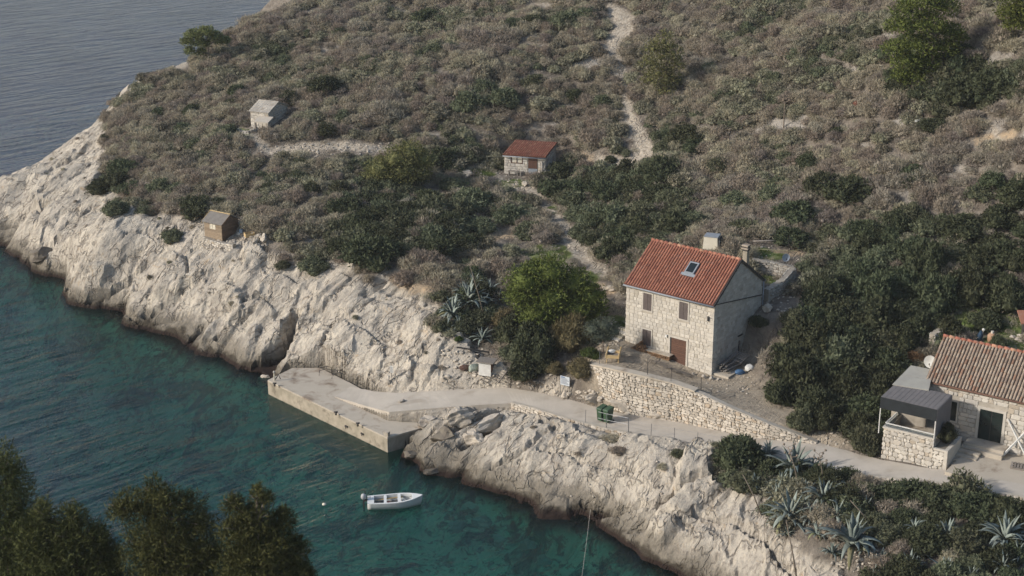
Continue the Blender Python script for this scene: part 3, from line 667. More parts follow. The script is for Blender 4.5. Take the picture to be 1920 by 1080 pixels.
def roof_plane(parent, O, xd, sd_, L, S, pitch, course, m, name='roof_tile', limit=0, holes=(), seed=3, wob=.0):
    """rows of barrel tiles: O lower left corner, xd along the eave, sd_ up the slope (parent space)"""
    r = random.Random(seed); O = Vector(O); xd = Vector(xd).normalized(); sv = Vector(sd_).normalized(); nd_ = xd.cross(sv)
    nx_ = max(1, round(L / pitch)); ny_ = max(1, round(S / course)); pw = L / nx_; pl = S / ny_; tv_, tf_ = tile_shape(pw * .80, pl * 1.12)
    rotm = Matrix((xd, sv, nd_)).transposed(); V = []; Fc = []; cnt = 0; me = None
    for i in range(nx_):
        for j in range(ny_):
            u = (i + .5) * pw; s = j * pl
            if any(a < u < b and c < s + pl / 2 < d for a, b, c, d in holes): continue
            p = O + xd * (u + r.uniform(-wob, wob)) + sv * (s + r.uniform(-wob, wob) * 2) + nd_ * r.uniform(0, wob)
            if cnt < limit:
                if me is None: mb = MB(); mb.add(tv_, tf_); me = mb.mesh('roof_tile', m, False)
                link(name, me, parent, p, (rotm.to_euler()))
            else:
                b = len(V); V += [tuple(p + rotm @ Vector(q)) for q in tv_]; Fc += [tuple(k + b for k in t) for t in tf_]
            cnt += 1
    if V:
        me2 = bpy.data.meshes.new('tile_rows'); me2.from_pydata(V, [], Fc); me2.materials.append(m); tag(link('tile_rows', me2, parent), kind='stuff')
def planks(parent, name, x0, x1, z0, z1, y, n, m, th=.03, vert=False, gap=.012, rot=0, O=(0, 0, 0)):
    """n separate boards filling a rectangle of the plane y (front)"""
    for i in range(n):
        mb = MB()
        if vert: a = x0 + (x1 - x0) * i / n; b = x0 + (x1 - x0) * (i + 1) / n - gap; mb.box(a, b, y - th, y, z0, z1)
        else: a = z0 + (z1 - z0) * i / n; b = z0 + (z1 - z0) * (i + 1) / n - gap; mb.box(x0, x1, y - th, y, a, b)
        mb.build(name, m, parent, loc=O, rot=(0, 0, rot))
def frame_rect(x0, x1, z0, z1, y0, y1, w, mb=None):
    mb = mb or MB(); return mb.box(x0 - w, x0, y0, y1, z0 - w, z1 + w).box(x1, x1 + w, y0, y1, z0 - w, z1 + w).box(x0, x1, y0, y1, z1, z1 + w).box(x0, x1, y0, y1, z0 - w, z0)

# ------------------------------------------------------------------ the two-storey stone house
HF = Frame((7.77, 100.49, 5.0), math.atan2(-.618, .786))
hw, hd, he, hr = 6.88, 6.24, 5.02, 7.20
h = empty('stone_house', HF.O, HF.a, 'two-storey pale stone house with bright orange tiled roof, skylight and brown door', 'house')
mb = MB()
mb.add([(0, 0, -1.2), (hw, 0, -1.2), (hw, hd, -1.2), (0, hd, -1.2), (0, 0, he), (hw, 0, he), (hw, hd, he), (0, hd, he), (0, hd / 2, hr - .04), (hw, hd / 2, hr - .04)],
       [(0, 1, 5, 4), (2, 3, 7, 6), (1, 2, 6, 9, 5), (3, 0, 4, 8, 7), (4, 5, 9, 8), (6, 7, 8, 9), (0, 3, 2, 1)])
mb.build('wall', mortar_p, h)
def fr(px, py): return HF.front(px, py)
def rect_front(fx, tl, br, tr=None):
    a = fx.front(*tl); b = fx.front(*br); return a.x, b.x, b.z, a.z
def win_from(tl, tr, bl, br, Fm=HF):
    a, b, c, d = [Fm.front(*q) for q in (tl, tr, bl, br)]; return ((a.x + c.x) / 2, (b.x + d.x) / 2, (c.z + d.z) / 2, (a.z + b.z) / 2)
def z6(x, y): return (1180 + x / 5.647, 440 + y / 5.647)
def z7(x, y): return (1100 + x / 6, 600 + y / 6)
wins = [win_from(z6(150, 610), z6(243, 632), z6(150, 790), z6(238, 810)), win_from(z6(532, 703), z6(626, 727), z6(530, 885), z6(622, 908)), win_from(z7(630, 95), z7(730, 122), z7(630, 272), z7(725, 298))]
door = win_from(z7(938, 185), z7(1125, 238), z7(940, 480), z7(1116, 528))
holes = []
for i, (a, b, c, d) in enumerate(wins):
    w_ = MB(); frame_rect(a, b, c, d, -.055, .02, .09, w_); f = w_.build('window_surround', trim, h)
    MB().box(a, b, -.012, .02, c, d).build('pane_backing', darkm, f)
    mid = (a + b) / 2
    for (p, q) in ((a + .01, mid - .008), (mid + .008, b - .01)):
        s_ = MB().box(p, q, -.05, -.012, c + .01, d - .01).build('shutter', plum, f)
    holes.append((a - .09, b + .09, c - .09, d + .09))
    for zz in (c + .22, d - .22): pass
a, b, c, d = door
w_ = MB(); w_.box(a - .14, a, -.06, .02, c - .1, d + .15).box(b, b + .14, -.06, .02, c - .1, d + .15).box(a, b, -.06, .02, d, d + .15); f = w_.build('door_surround', trim, h)
dr = MB().box(a, b, -.012, .02, c - .05, d).build('door', darkm, h)
planks(dr, 'board', a + .10, b - .01, c, d - .02, -.012, 14, brown, .022)
MB().box(a - .02, a + .09, -.035, -.012, c, d).build('jamb', darkm, dr)
MB().box(a - .25, b + .25, -.55, -.002, c - .35, c - .04).build('doorstep', concrete, h)
holes.append((a - .14, b + .14, c - 1, d + .15))
masonry(h, lambda u, z: (u, 0, z), hw, lambda u: -.15 - 0 * u, lambda u: he - .12, ashlar, .235, .34, 'cut', holes, .028, 300, .14, 4)
masonry(h, lambda u, z: (hw, u, z), hd, lambda u: -.15 + u * .2, lambda u: he - .1 + (hr - he) * (1 - abs(u - hd / 2) / (hd / 2)), ashlar_shaded, .215, .33, 'cut', [], .028, 0, .16, 5, rot=R(90))
masonry(h, lambda u, z: (0, hd - u, z), hd, lambda u: .5, lambda u: he - .1 + (hr - he) * (1 - abs(u - hd / 2) / (hd / 2)), ashlar, .245, .36, 'cut', [], .05, 0, .16, 6, rot=R(-90))
for k in range(17):   # quoins at the near corner
    zz = k * .295; lx = .42 if k % 2 else .28
    MB().box(hw - lx, hw + .058, -.058, (.28 if k % 2 else .42), zz, min(zz + .28, he - .1)).build('quoin', ashlar, h, bevel=.012)
# roof: eaves overhang a little, tiles as rows
ov = .16; sl_ = math.hypot(hd / 2 + ov, (hr - he) * (1 + ov / (hd / 2))); ang = math.atan2(hr - he, hd / 2)
ez = he - ov * math.tan(ang)
rf = MB().add([(-.10, -ov, ez - .05), (hw + .06, -ov, ez - .05), (hw + .06, hd / 2, hr - .05), (-.10, hd / 2, hr - .05), (-.10, -ov, ez + .05), (hw + .06, -ov, ez + .05), (hw + .06, hd / 2, hr + .05), (-.10, hd / 2, hr + .05)],
              [(0, 3, 2, 1), (4, 5, 6, 7), (0, 1, 5, 4), (1, 2, 6, 5), (3, 0, 4, 7)])
rf.add([(-.10, hd + ov, ez - .05), (hw + .06, hd + ov, ez - .05), (hw + .06, hd / 2, hr - .05), (-.10, hd / 2, hr - .05), (-.10, hd + ov, ez + .05), (hw + .06, hd + ov, ez + .05), (hw + .06, hd / 2, hr + .05), (-.10, hd / 2, hr + .05)],
       [(0, 1, 2, 3), (7, 6, 5, 4), (4, 5, 1, 0), (5, 6, 2, 1), (0, 3, 7, 4)])
roof = rf.build('roof', undert, h)
sk = [HF.O] and None
# skylight position on the slope
def on_slope(px, py):
    o = Vector((0, 0, CH)); x = (px - 960) / F; y = -(py - 540) / F; r = Vector((x, cP + y * sP, -sP + y * cP))
    nrm = HF.x.cross((HF.y * math.cos(ang) + Vector((0, 0, math.sin(ang))))).normalized(); p0 = HF.wld(0, -ov, ez + .08)
    t = (p0 - o).dot(nrm) / r.dot(nrm); q = HF.loc(o + r * t); return q.x, (q.y + ov) / math.cos(ang)
ks = [on_slope(*z6(*q)) for q in ((600, 400), (668, 412), (655, 310), (735, 318))]
kx0, kx1, ks0, ks1 = (ks[0][0] + ks[2][0]) / 2, (ks[1][0] + ks[3][0]) / 2, (ks[0][1] + ks[1][1]) / 2, (ks[2][1] + ks[3][1]) / 2
roof_plane(roof, (-.10, -ov - .03, ez + .055), (1, 0, 0), (0, math.cos(ang), math.sin(ang)), hw + .16, sl_, .208, .34, tile_o, holes=[(kx0 - .10 + .10, kx1 + .12 + .1, ks0 - .2, ks1 + .15)])
roof_plane(roof, (hw + .06, hd + ov + .03, ez + .055), (-1, 0, 0), (0, -math.cos(ang), math.sin(ang)), hw + .16, sl_, .208, .34, tile_o, seed=9)
for i in range(20):   # ridge caps
    x = -.1 + i * (hw + .16) / 20; MB().tube([(x, hd / 2, hr + .06), (x + (hw + .2) / 20, hd / 2, hr + .04)], [.125, .105], 8).build('ridge_tile', tile_r, roof, True)
k_ = empty('skylight', (0, 0, 0)); k_.parent = roof; k_.location = (0, -ov, ez + .055); k_.rotation_euler = (ang, 0, 0)
# (empty as sub-part frame is flattened: pieces are placed directly)
bpy.data.objects.remove(k_)
Mk = Matrix.Translation((0, -ov, ez + .055)) @ Matrix.Rotation(ang, 4, 'X')
def slope_box(x0, x1, s0, s1, z0, z1, name, m, par):
    b_ = MB().box(x0, x1, s0, s1, z0, z1); b_.v = [tuple(Mk @ Vector(v)) for v in b_.v]; return b_.build(name, m, par)
slope_box(kx0 - .10, kx1 + .10, ks0 - .05, ks1 + .12, -.02, .13, 'skylight_frame', zinc, roof)
slope_box(kx0, kx1, ks0 + .03, ks1, .13, .15, 'skylight_pane', glass_d, roof)
slope_box(kx0 - .28, kx1 + .28, ks0 - .28, ks0 - .05, .05, .095, 'flashing', zinc, roof)
# gutters, verge, pipes, cable band
MB().tube([(-.12, -ov - .09, ez - .03), (hw + .10, -ov - .09, ez - .03)], .06, 8).build('gutter', zinc, h, True)
MB().tube([(-.12, hd + ov + .09, ez - .03), (hw + .10, hd + ov + .09, ez - .03)], .06, 8).build('gutter', zinc, h, True)
MB().bar((hw + .09, -ov, ez), (hw + .09, hd / 2, hr), .05, .16).bar((hw + .09, hd / 2, hr), (hw + .09, hd + ov, ez), .05, .16).build('verge_board', darkm, h)
p1 = HF.side(*z6(880, 745), x=hw); p2 = HF.side(*z6(1395, 632), x=hw)
MB().tube([(hw + .09, p1.y, p1.z), (hw + .09, p2.y, p2.z)], .035, 6).build('drain_pipe', darkm, h, True)
MB().tube([(hw + .09, hd + .05, ez - .05), (hw + .09, hd + .05, 2.2)], .045, 6).build('drain_pipe', zinc, h, True)
g1 = HF.side(1100 / 1 + 0, 0, x=hw) if False else None
vt = HF.side(*z7(1720, 170), x=hw); MB().box(hw, hw + .09, vt.y - .28, vt.y + .28, vt.z - .04, vt.z + .05).build('vent_lip', darkm, h)
lp = HF.front(*z6(843, 885)); l_ = MB().box(lp.x - .05, lp.x + .05, -.16, -.05, lp.z - .16, lp.z + .16).build('wall_lamp', darkm, h); MB().bar((lp.x, -.1, lp.z + .1), (lp.x + .25, -.2, lp.z + .12), .03).build('lamp_arm', darkm, l_)
wl = HF.front(*z7(905, 175)); MB().box(wl.x - .07, wl.x + .07, -.15, -.05, wl.z - .09, wl.z + .09).build('door_lamp', whitep, h)
# chimney on the rear slope
cb = HF.side(*z6(1250, 330), x=hw - .75)
ch = MB().box(hw - 1.0, hw - .67, hd - 1.10, hd - .77, he, HF.side(*z6(1250, 165), x=hw - .8).z).build('chimney', concrete_side, h)
ct = HF.side(*z6(1250, 165), x=hw - .8).z
for k in range(2): MB().box(hw - 1.07, hw - .60, hd - 1.17, hd - .70, ct + .12 + k * .2, ct + .22 + k * .2).build('chimney_cap', concrete, ch)
MB().box(hw - 1.02, hw - .65, hd - 1.12, hd - .75, ct, ct + .12).box(hw - 1.02, hw - .65, hd - 1.12, hd - .75, ct + .22, ct + .32).build('chimney_vent', darkm, ch)
# concrete plinth slab with the stacked junk on it
MB().box(hw + .06, hw + 1.25, .1, 2.6, -.9, .15).build('side_plinth', concrete, h)

# ------------------------------------------------------------------ hut with the red tiled roof
def solve_len(Fm, px, z):
    lo, hi = .2, 12
    for _ in range(40):
        m_ = (lo + hi) / 2; p = Fm.wld(m_, 0, z)
        if PXY(p.x, p.y, p.z)[0] < px: lo = m_
        else: hi = m_
    return lo
def hut_walls(h, w, d, e0, e1, m, ridge=None, base=-1.0):
    if ridge is None: v = [(0, 0, base), (w, 0, base), (w, d, base), (0, d, base), (0, 0, e0), (w, 0, e0), (w, d, e1), (0, d, e1)]; f = [(0, 1, 5, 4), (1, 2, 6, 5), (2, 3, 7, 6), (3, 0, 4, 7), (4, 5, 6, 7), (0, 3, 2, 1)]
    else:
        v = [(0, 0, base), (w, 0, base), (w, d, base), (0, d, base), (0, 0, e0), (w, 0, e0), (w, d, e0), (0, d, e0), (0, d / 2, ridge), (w, d / 2, ridge)]
        f = [(0, 1, 5, 4), (2, 3, 7, 6), (1, 2, 6, 9, 5), (3, 0, 4, 8, 7), (4, 5, 9, 8), (6, 7, 8, 9), (0, 3, 2, 1)]
    return MB().add(v, f).build('wall', m, h)
def z5(x, y): return (900 + x / 6.354, 230 + y / 6.354)
UF = Frame(W(945.6, 325, 8.0), R(-14.2)); ue = UF.front(*z5(285, 375)).z; uw = solve_len(UF, 1022.5, ue)
tl_ = UF.side(*z5(430, 218)); ud = min(max(tl_.y, 2.2), 4.5); ur = tl_.z
u = empty('small_stone_hut', UF.O, UF.a, 'small stone hut with red mono-pitch tiled roof, brown window and brown door', 'hut')
hut_walls(u, uw, ud, ue, ur - .05, mortar_p)
uwn = win_from(z5(378, 385), z5(503, 392), z5(375, 472), z5(503, 478), UF); udr = win_from(z5(575, 400), z5(683, 405), z5(578, 610), z5(683, 622), UF)
hol = [(uwn[0] - .06, uwn[1] + .06, uwn[2] - .06, uwn[3] + .12), (udr[0] - .06, udr[1] + .06, -1, udr[3] + .08)]
masonry(u, lambda a, z: (a, 0, z), uw, lambda a: -.2, lambda a: ue - .04, rubble_w, .25, .36, 'rough', hol, .05, 150, .3, 12, tilt=.06)
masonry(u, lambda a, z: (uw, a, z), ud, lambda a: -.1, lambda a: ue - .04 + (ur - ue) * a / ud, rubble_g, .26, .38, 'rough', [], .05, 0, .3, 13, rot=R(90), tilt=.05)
a, b, c, d = uwn; f = frame_rect(a, b, c, d, -.05, .02, .06).box((a + b) / 2 - .03, (a + b) / 2 + .03, -.05, .02, c, d).build('window', brown, u)
for k in range(2):
    x0 = a + (b - a) / 2 * k + .03; MB().box(x0, x0 + (b - a) / 2 - .06, -.01, .02, c, d).build('pane', cream, f)
a, b, c, d = udr; dd_ = MB().box(a, b, -.02, .02, c, d).build('door', darkm, u)
planks(dd_, 'board', a, b, c + (d - c) * .34, d, -.02, 4, brown, .03, True)
MB().box(a, b, -.05, -.02, c, c + (d - c) * .32).build('kick_panel', zinc, dd_)
us = math.hypot(ud + .3, (ur - ue) * (ud + .3) / ud); ua = math.atan2(ur - ue, ud)
rfo = MB().add([(-.08, -.2, ue - .2 * math.tan(ua) - .04), (uw + .1, -.2, ue - .2 * math.tan(ua) - .04), (uw + .1, ud + .1, ur + .02), (-.08, ud + .1, ur + .02), (-.08, -.2, ue - .2 * math.tan(ua) + .05), (uw + .1, -.2, ue - .2 * math.tan(ua) + .05), (uw + .1, ud + .1, ur + .10), (-.08, ud + .1, ur + .10)],
               [(0, 3, 2, 1), (4, 5, 6, 7), (0, 1, 5, 4), (1, 2, 6, 5), (3, 0, 4, 7), (2, 3, 7, 6)]).build('roof', undert, u)
roof_plane(rfo, (-.08, -.23, ue - .2 * math.tan(ua) + .05), (1, 0, 0), (0, math.cos(ua), math.sin(ua)), uw + .18, us, .20, .36, tile_r, seed=5, wob=.008)
MB().tube([(-.1, -.29, ue - .1), (uw + .12, -.29, ue - .12)], .05, 6).build('gutter', zinc, u, True)
MB().tube([(uw - .08, -.22, ue - .12), (uw - .22, -.1, ue - .5), (uw - .22, -.1, .1)], .035, 6).build('drain_pipe', zinc, u, True)
bn = empty('bench', UF.wld(.95, -.45, 0), UF.a, 'weathered low wooden bench against the front of the red-roofed hut', 'bench')
MB().box(-.45, .45, -.15, .15, .38, .43).build('seat', greyw, bn)
for x in (-.4, .4): MB().box(x - .04, x + .04, -.12, .12, 0, .38).build('leg', greyw, bn)
bx = tag(MB().box(-.2, .2, -.18, .18, 0, .38).build('crate', greyw, None, bevel=.02), 'small grey crate standing beside the bench of the red-roofed hut', 'crate'); bx.location = UF.wld(1.75, -.4, 0); bx.rotation_euler = (0, 0, .3)

# ------------------------------------------------------------------ old stone hut with a slab roof, far left
def z8(x, y): return (360 + x / 9.6, 170 + y / 9.6)
_o = W(471, 236.5, 10.2); OF = Frame(_o, R(-23.9)); oe = OF.front(*z8(1055, 372)).z; ow = solve_len(OF, 503, oe)
_r = OF.side(*z8(1220, 182)); od = 2 * min(max(_r.y, 1.0), 2.2); orr = min(_r.z, oe + 1.3)
o_ = empty('old_stone_hut', OF.O, OF.a, 'old grey-white stone hut with pale slab gable roof and small porch on the far slope', 'hut')
hut_walls(o_, ow, od, oe, oe, mortar_p, orr, -1.5)
masonry(o_, lambda a, z: (a, 0, z), ow, lambda a: -.5, lambda a: oe - .03, rubble_w, .22, .34, 'rough', [], .05, 120, .3, 22, tilt=.06)
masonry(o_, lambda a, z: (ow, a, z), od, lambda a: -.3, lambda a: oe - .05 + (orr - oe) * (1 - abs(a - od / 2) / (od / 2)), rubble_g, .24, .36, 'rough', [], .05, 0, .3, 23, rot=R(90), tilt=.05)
slabm = stonemat('roof_slab_stone', (.42, .385, .33), (.34, .31, .27), (.30, .26, .21), .25)
oa = math.atan2(orr - oe, od / 2)
rr_ = random.Random(4)
for side in (0, 1):
    for j in range(5):
        s0 = j / 5 * (od / 2 + .12); n_ = 8
        for i in range(n_):
            x0 = -.12 + (ow + .24) * i / n_; x1 = x0 + (ow + .24) / n_ - .015; y0 = -.12 + s0; y1 = y0 + (od / 2 + .12) / 5 * 1.25
            za = oe - .12 * math.tan(oa) + s0 * math.tan(oa) + .05 + rr_.uniform(0, .02); zb = za + (y1 - y0) * math.tan(oa) - .03
            v = [(x0, y0, za), (x1, y0, za), (x1, y1, zb), (x0, y1, zb), (x0, y0, za + .06), (x1, y0, za + .06), (x1, y1, zb + .05), (x0, y1, zb + .05)]
            if side: v = [(x, od - y, z) for x, y, z in v]
            MB().add(v, [(0, 3, 2, 1), (4, 5, 6, 7), (0, 1, 5, 4), (1, 2, 6, 5), (2, 3, 7, 6), (3, 0, 4, 7)]).build('roof_slab', slabm, o_)
pw0 = OF.front(*z8(1215, 440)).x
pm_ = MB().add([(pw0, -1.0, oe - .75), (ow + .55, -1.0, oe - .75), (ow + .55, .0, oe - .42), (pw0, .0, oe - .42), (pw0, -1.0, oe - .63), (ow + .55, -1.0, oe - .63), (ow + .55, .0, oe - .30), (pw0, .0, oe - .30)], [(0, 3, 2, 1), (4, 5, 6, 7), (0, 1, 5, 4), (1, 2, 6, 5), (2, 3, 7, 6), (3, 0, 4, 7)])
pc = pm_.build('porch_roof', slabm, o_)
for x in (pw0 + .08, ow + .45): MB().box(x - .07, x + .07, -.95, -.8, -.6, oe - .7).build('porch_post', greyw, o_)

# ------------------------------------------------------------------ wooden shed on the rock
def z9(x, y): return (340 + x / 8.727, 370 + y / 8.727)
SF = Frame(W(*z9(390, 628), 6.05), R(-32.8)); se = SF.front(*z9(375, 378)).z; sw = solve_len(SF, 415.3, se)
_r = SF.side(*z9(500, 228)); sd2 = min(max(_r.y, .8), 1.8); sr = min(_r.z, se + 1.0); sdp = sd2 * 2
s = empty('wooden_shed', SF.O, SF.a, 'small honey-brown wooden shed with grey felt roof standing on white rock', 'shed')
shedw = pmat('honey_shed_boards', (.27, .205, .14), (.225, .17, .115), 5, .8, .3, 25, .18)
shedd = pmat('shaded_shed_boards', (.17, .11, .07), (.12, .08, .055), 5, .8, .3, 25, .18)  # same boards darkened: shade of the sunless side put into the colour
felt = pmat('grey_roof_felt', (.19, .175, .155), (.155, .14, .125), 3, .9, .4, 25, .05)
hut_walls(s, sw, sdp, se, se, darkm, sr, -.3)
def shed_side(px):  # boards of the two visible faces, window left free
    pass
wx = win_from(z9(470, 418), z9(555, 430), z9(478, 505), z9(555, 515), SF)
nb = 11
for i in range(nb):
    a0 = -.15 + (se + .15) * i / nb; a1 = -.15 + (se + .15) * (i + 1) / nb - .012
    if a1 > wx[2] and a0 < wx[3]:
        MB().box(0, wx[0], -.03, 0, a0, a1).build('board', shedw, s); MB().box(wx[1], sw, -.03, 0, a0, a1).build('board', shedw, s)
    else: MB().box(0, sw, -.03, 0, a0, a1).build('board', shedw, s)
for i in range(15):
    a0 = -.15 + (sr + .1) * i / 15; a1 = a0 + (sr + .1) / 15 - .012
    if a1 < se: y0, y1 = 0, sdp
    else: k = (a1 - se) / (sr - se) * sdp / 2; y0, y1 = k, sdp - k
    if y1 - y0 > .1: MB().box(sw, sw + .03, y0, y1, a0, a1).build('board', shedd, s)
wf_ = frame_rect(*wx, -.045, .0, .04).build('window', cream, s)
for k in range(2): MB().box(wx[0] + (wx[1] - wx[0]) * (k * .52 + .02), wx[0] + (wx[1] - wx[0]) * (k * .52 + .46), -.025, 0, wx[2], wx[3]).build('pane', cream, wf_)
sa = math.atan2(sr - se, sdp / 2)
for side in (0, 1):
    v = [(-.14, -.16, se - .16 * math.tan(sa)), (sw + .14, -.16, se - .16 * math.tan(sa)), (sw + .14, sdp / 2, sr), (-.14, sdp / 2, sr)]
    v += [(x, y, z + .06) for x, y, z in v]
    if side: v = [(x, sdp - y, z) for x, y, z in v]
    MB().add(v, [(0, 3, 2, 1), (4, 5, 6, 7), (0, 1, 5, 4), (1, 2, 6, 5), (2, 3, 7, 6), (3, 0, 4, 7)]).build('roof', felt, s)
MB().bar((-.16, sdp / 2 - .03, sr + .09), (sw + .16, sdp / 2 - .03, sr + .09), .12, .04).build('ridge_board', pine_w, s)
for x in (-.15, sw + .15): MB().bar((x, -.17, se - .10), (x, sdp / 2, sr + .05), .03, .09).build('verge_board', pine_w if x < 0 else shedd, s)

# ------------------------------------------------------------------ long low house at the right edge
RF = Frame((24.963, 87.233, 4.8), R(-34)); rH = 8.48 - 4.8
_t = RF.side(1769.8, 630.5, x=-.1); rd = _t.y; rR = _t.z; rL = 11.0
rh = empty('long_stone_house', RF.O, RF.a, 'long single-storey white stone house with weathered beige barrel-tiled roof', 'house')
hut_walls(rh, rL, rd * 2, rH - .05, rH - .05, mortar_p, rR - .1, -1.0)
rdoor = win_from((1839, 766), (1883, 775.6), (1832, 822.5), (1875.6, 829.6), RF); rwin = win_from((1774.8, 749.6), (1796, 754), (1770, 784.4), (1791.9, 789.6), RF)
hol = [(rdoor[0] - .16, rdoor[1] + .16, -1, rdoor[3] + .16), (rwin[0] - .1, rwin[1] + .1, rwin[2] - .1, rwin[3] + .1)]
masonry(rh, lambda a, z: (a, 0, z), rL, lambda a: -.1, lambda a: rH - .14, rubble_w, .27, .44, 'rough', hol, .05, 300, .25, 32, tilt=.03, order=lambda q: q[0])
masonry(rh, lambda a, z: (0, rd * 2 - a, z), rd * 2, lambda a: .3, lambda a: rH - .1 + (rR - rH) * (1 - abs(a - rd) / rd), rubble_w, .27, .42, 'rough', [], .05, 0, .25, 33, rot=R(-90))
a, b, c, d = rdoor; f = MB().box(a - .16, a, -.07, .02, c, d + .16).box(b, b + .16, -.07, .02, c, d + .16).box(a, b, -.07, .02, d, d + .16).build('door_surround', trim, rh)
dgreen = pmat('dark_green_glass_door', (.012, .02, .018), (.01, .016, .015), 2, .25, 0, 5, 0, spec=.5)
df_ = MB().box(a, b, -.01, .02, c, d).build('door', darkm, rh)
for k in range(2): MB().box(a + .03 + (b - a) / 2 * k, a - .03 + (b - a) / 2 * (k + 1), -.035, -.01, c + .03, d - .03).build('door_leaf', dgreen, df_)
a, b, c, d = rwin; f = frame_rect(a, b, c, d, -.07, .02, .10).build('window_surround', trim, rh)
MB().box(a, b, -.02, .02, c, d).build('pane', dgreen, f)
ra = math.atan2(rR - rH, rd); rs = math.hypot(rd + .14, (rR - rH) * (rd + .14) / rd); re_ = rH - .14 * math.tan(ra)
rf2 = MB()
for side in (0, 1):
    v = [(-.12, -.14, re_ - .04), (rL + .1, -.14, re_ - .04), (rL + .1, rd, rR - .04), (-.12, rd, rR - .04)]; v += [(x, y, z + .07) for x, y, z in v]
    if side: v = [(x, 2 * rd - y, z) for x, y, z in v]
    rf2.add(v, [(0, 3, 2, 1), (4, 5, 6, 7), (0, 1, 5, 4), (1, 2, 6, 5), (2, 3, 7, 6), (3, 0, 4, 7)])
rof = rf2.build('roof', underb, rh)
roof_plane(rof, (-.12, -.16, re_ + .03), (1, 0, 0), (0, math.cos(ra), math.sin(ra)), rL + .22, rs, .20, .33, tile_b, limit=300, seed=8, wob=.012)
roof_plane(rof, (rL + .1, 2 * rd + .16, re_ + .03), (-1, 0, 0), (0, -math.cos(ra), math.sin(ra)), rL + .22, rs, .20, .33, tile_b, seed=10, wob=.012)
MB().tube([(-.12, -.2, re_), (rL + .1, -.2, re_)], .055, 6).build('gutter', brown, rh, True)
for i in range(30):
    x = -.12 + i * (rL + .2) / 30; MB().tube([(x, rd, rR + .05), (x + (rL + .3) / 30, rd, rR + .03)], [.12, .10], 8).build('ridge_tile', tile_r, rof, True)
# raised terrace in rubble stone with rail, awning and planter
ty = -3.70
tA = RF.front(1652.6, 862, ty); tB = RF.front(1770, 880, ty); zL = RF.front(1643, 797, ty).z; zR = RF.front(1752.6, 822, ty).z; zt = (zL + zR) / 2
px1 = RF.front(1750, 842, ty).x; pz = RF.front(1760, 842, ty).z; xL = tA.x - .05; xR = tB.x
tr_ = empty('stone_terrace', RF.wld(0, 0, 0), RF.a, 'raised rubble-stone terrace with glass rail at the end of the long house', 'terrace')
b0 = min(tA.z, tB.z) - .9
MB().box(xL + .02, px1, ty + .05, -.02, b0, zt - .55).box(xL + .02, px1, ty + .05, ty + .3, zt - .55, zt - .08).box(xL + .02, xL + .27, ty + .3, -.02, zt - .55, zt - .08).box(px1, xR - .1, ty + .05, ty + 2.2, b0, pz - .12).build('terrace_core', mortar_p, tr_)
masonry(tr_, lambda a, z: (xL + a, ty + .05, z), px1 - xL, lambda a: min(tA.z, tB.z) - .35, lambda a: zt - .08, rubble_w, .24, .27, 'round', [], .07, 190, .35, 41, tilt=.2)
masonry(tr_, lambda a, z: (px1 + a, ty + .05, z), xR - px1 - .1, lambda a: min(tA.z, tB.z) - .35, lambda a: pz - .12, rubble_w, .24, .27, 'round', [], .07, 60, .35, 42, tilt=.2)
MB().box(xL - .03, px1, ty - .05, ty + .34, zt - .08, zt).box(xL - .03, xL + .3, ty + .34, -.02, zt - .08, zt).build('coping', trim, tr_)
MB().box(xR - .1, xR + .12, ty - .02, ty + 2.4, b0, pz).box(px1, xR - .1, ty - .02, ty + .14, pz - .12, pz).build('planter_wall', trim, tr_)
MB().box(px1, xR - .1, ty + .14, ty + 2.2, pz - .12, pz - .04).build('planter_soil', gapm, tr_)
MB().box(xL + .27, px1, ty + .3, -.02, zt - .55, zt - .54).build('terrace_floor', concrete, tr_)
rz_ = zt + .22
rail = MB().bar((xL + .1, ty + .1, rz_), (px1 - .05, ty + .1, rz_), .06, .05).bar((xL + .1, ty + .1, rz_), (xL + .1, -1.0, rz_), .07, .05)
rail.build('hand_rail', whitep, tr_)
m_, nt, nd, lk, b_ = new_mat('clear_glass'); b_.inputs['Base Color'].default_value = (.75, .82, .84, 1); b_.inputs['Transmission Weight'].default_value = .9; b_.inputs['Roughness'].default_value = .05; b_.inputs['IOR'].default_value = 1.1
MB().box(xL + .12, px1 - .08, ty + .09, ty + .105, zt, rz_ - .03).build('glass_panel', m_, tr_)
MB().box(xL + .09, xL + .105, ty + .12, -1.0, zt, rz_ - .03).build('glass_panel', m_, tr_)
# awning
zf = RF.front(1651.7, 744.4, ty).z; zb_ = RF.front(1652, 765, ty).z; aw = empty('awning', RF.wld(0, 0, 0), RF.a, 'grey flat awning with a hanging black front screen over the stone terrace', 'awning')
greyf = pmat('grey_awning_cloth', (.17, .155, .15), (.14, .13, .125), 2, .85, .3, 30, 0); blackf = pmat('black_screen_cloth', (.018, .022, .025), (.013, .016, .018), 2, .7, .1, 30, 0)
xa0 = RF.front(1651.7, 744.4, ty).x; xa1 = RF.front(1757, 769.6, ty).x; ab = RF.flat(1783, 741.5, zf); ab2 = RF.flat(1674.3, 721, zf)
yb = max(ab.y, ab2.y, -2.0); yb = min(yb, -.1)
nsl = 12
for i in range(nsl):
    xa = xa0 + (xa1 - xa0) * i / nsl; xb = xa0 + (xa1 - xa0) * (i + 1) / nsl
    MB().add([(xa, ty, zf), (xb, ty, zf), (xb, yb, zf + .02), (xa, yb, zf + .02), (xa, ty, zf + .03), (xb - .02, ty, zf + .03), (xb - .02, yb, zf + .05), (xa, yb, zf + .05)], [(0, 3, 2, 1), (4, 5, 6, 7), (0, 1, 5, 4), (1, 2, 6, 5), (2, 3, 7, 6), (3, 0, 4, 7)]).build('roof_panel', greyf, aw)
MB().box(xa0, xa1, ty - .03, ty - .005, zb_, zf + .02).build('front_screen', blackf, aw)
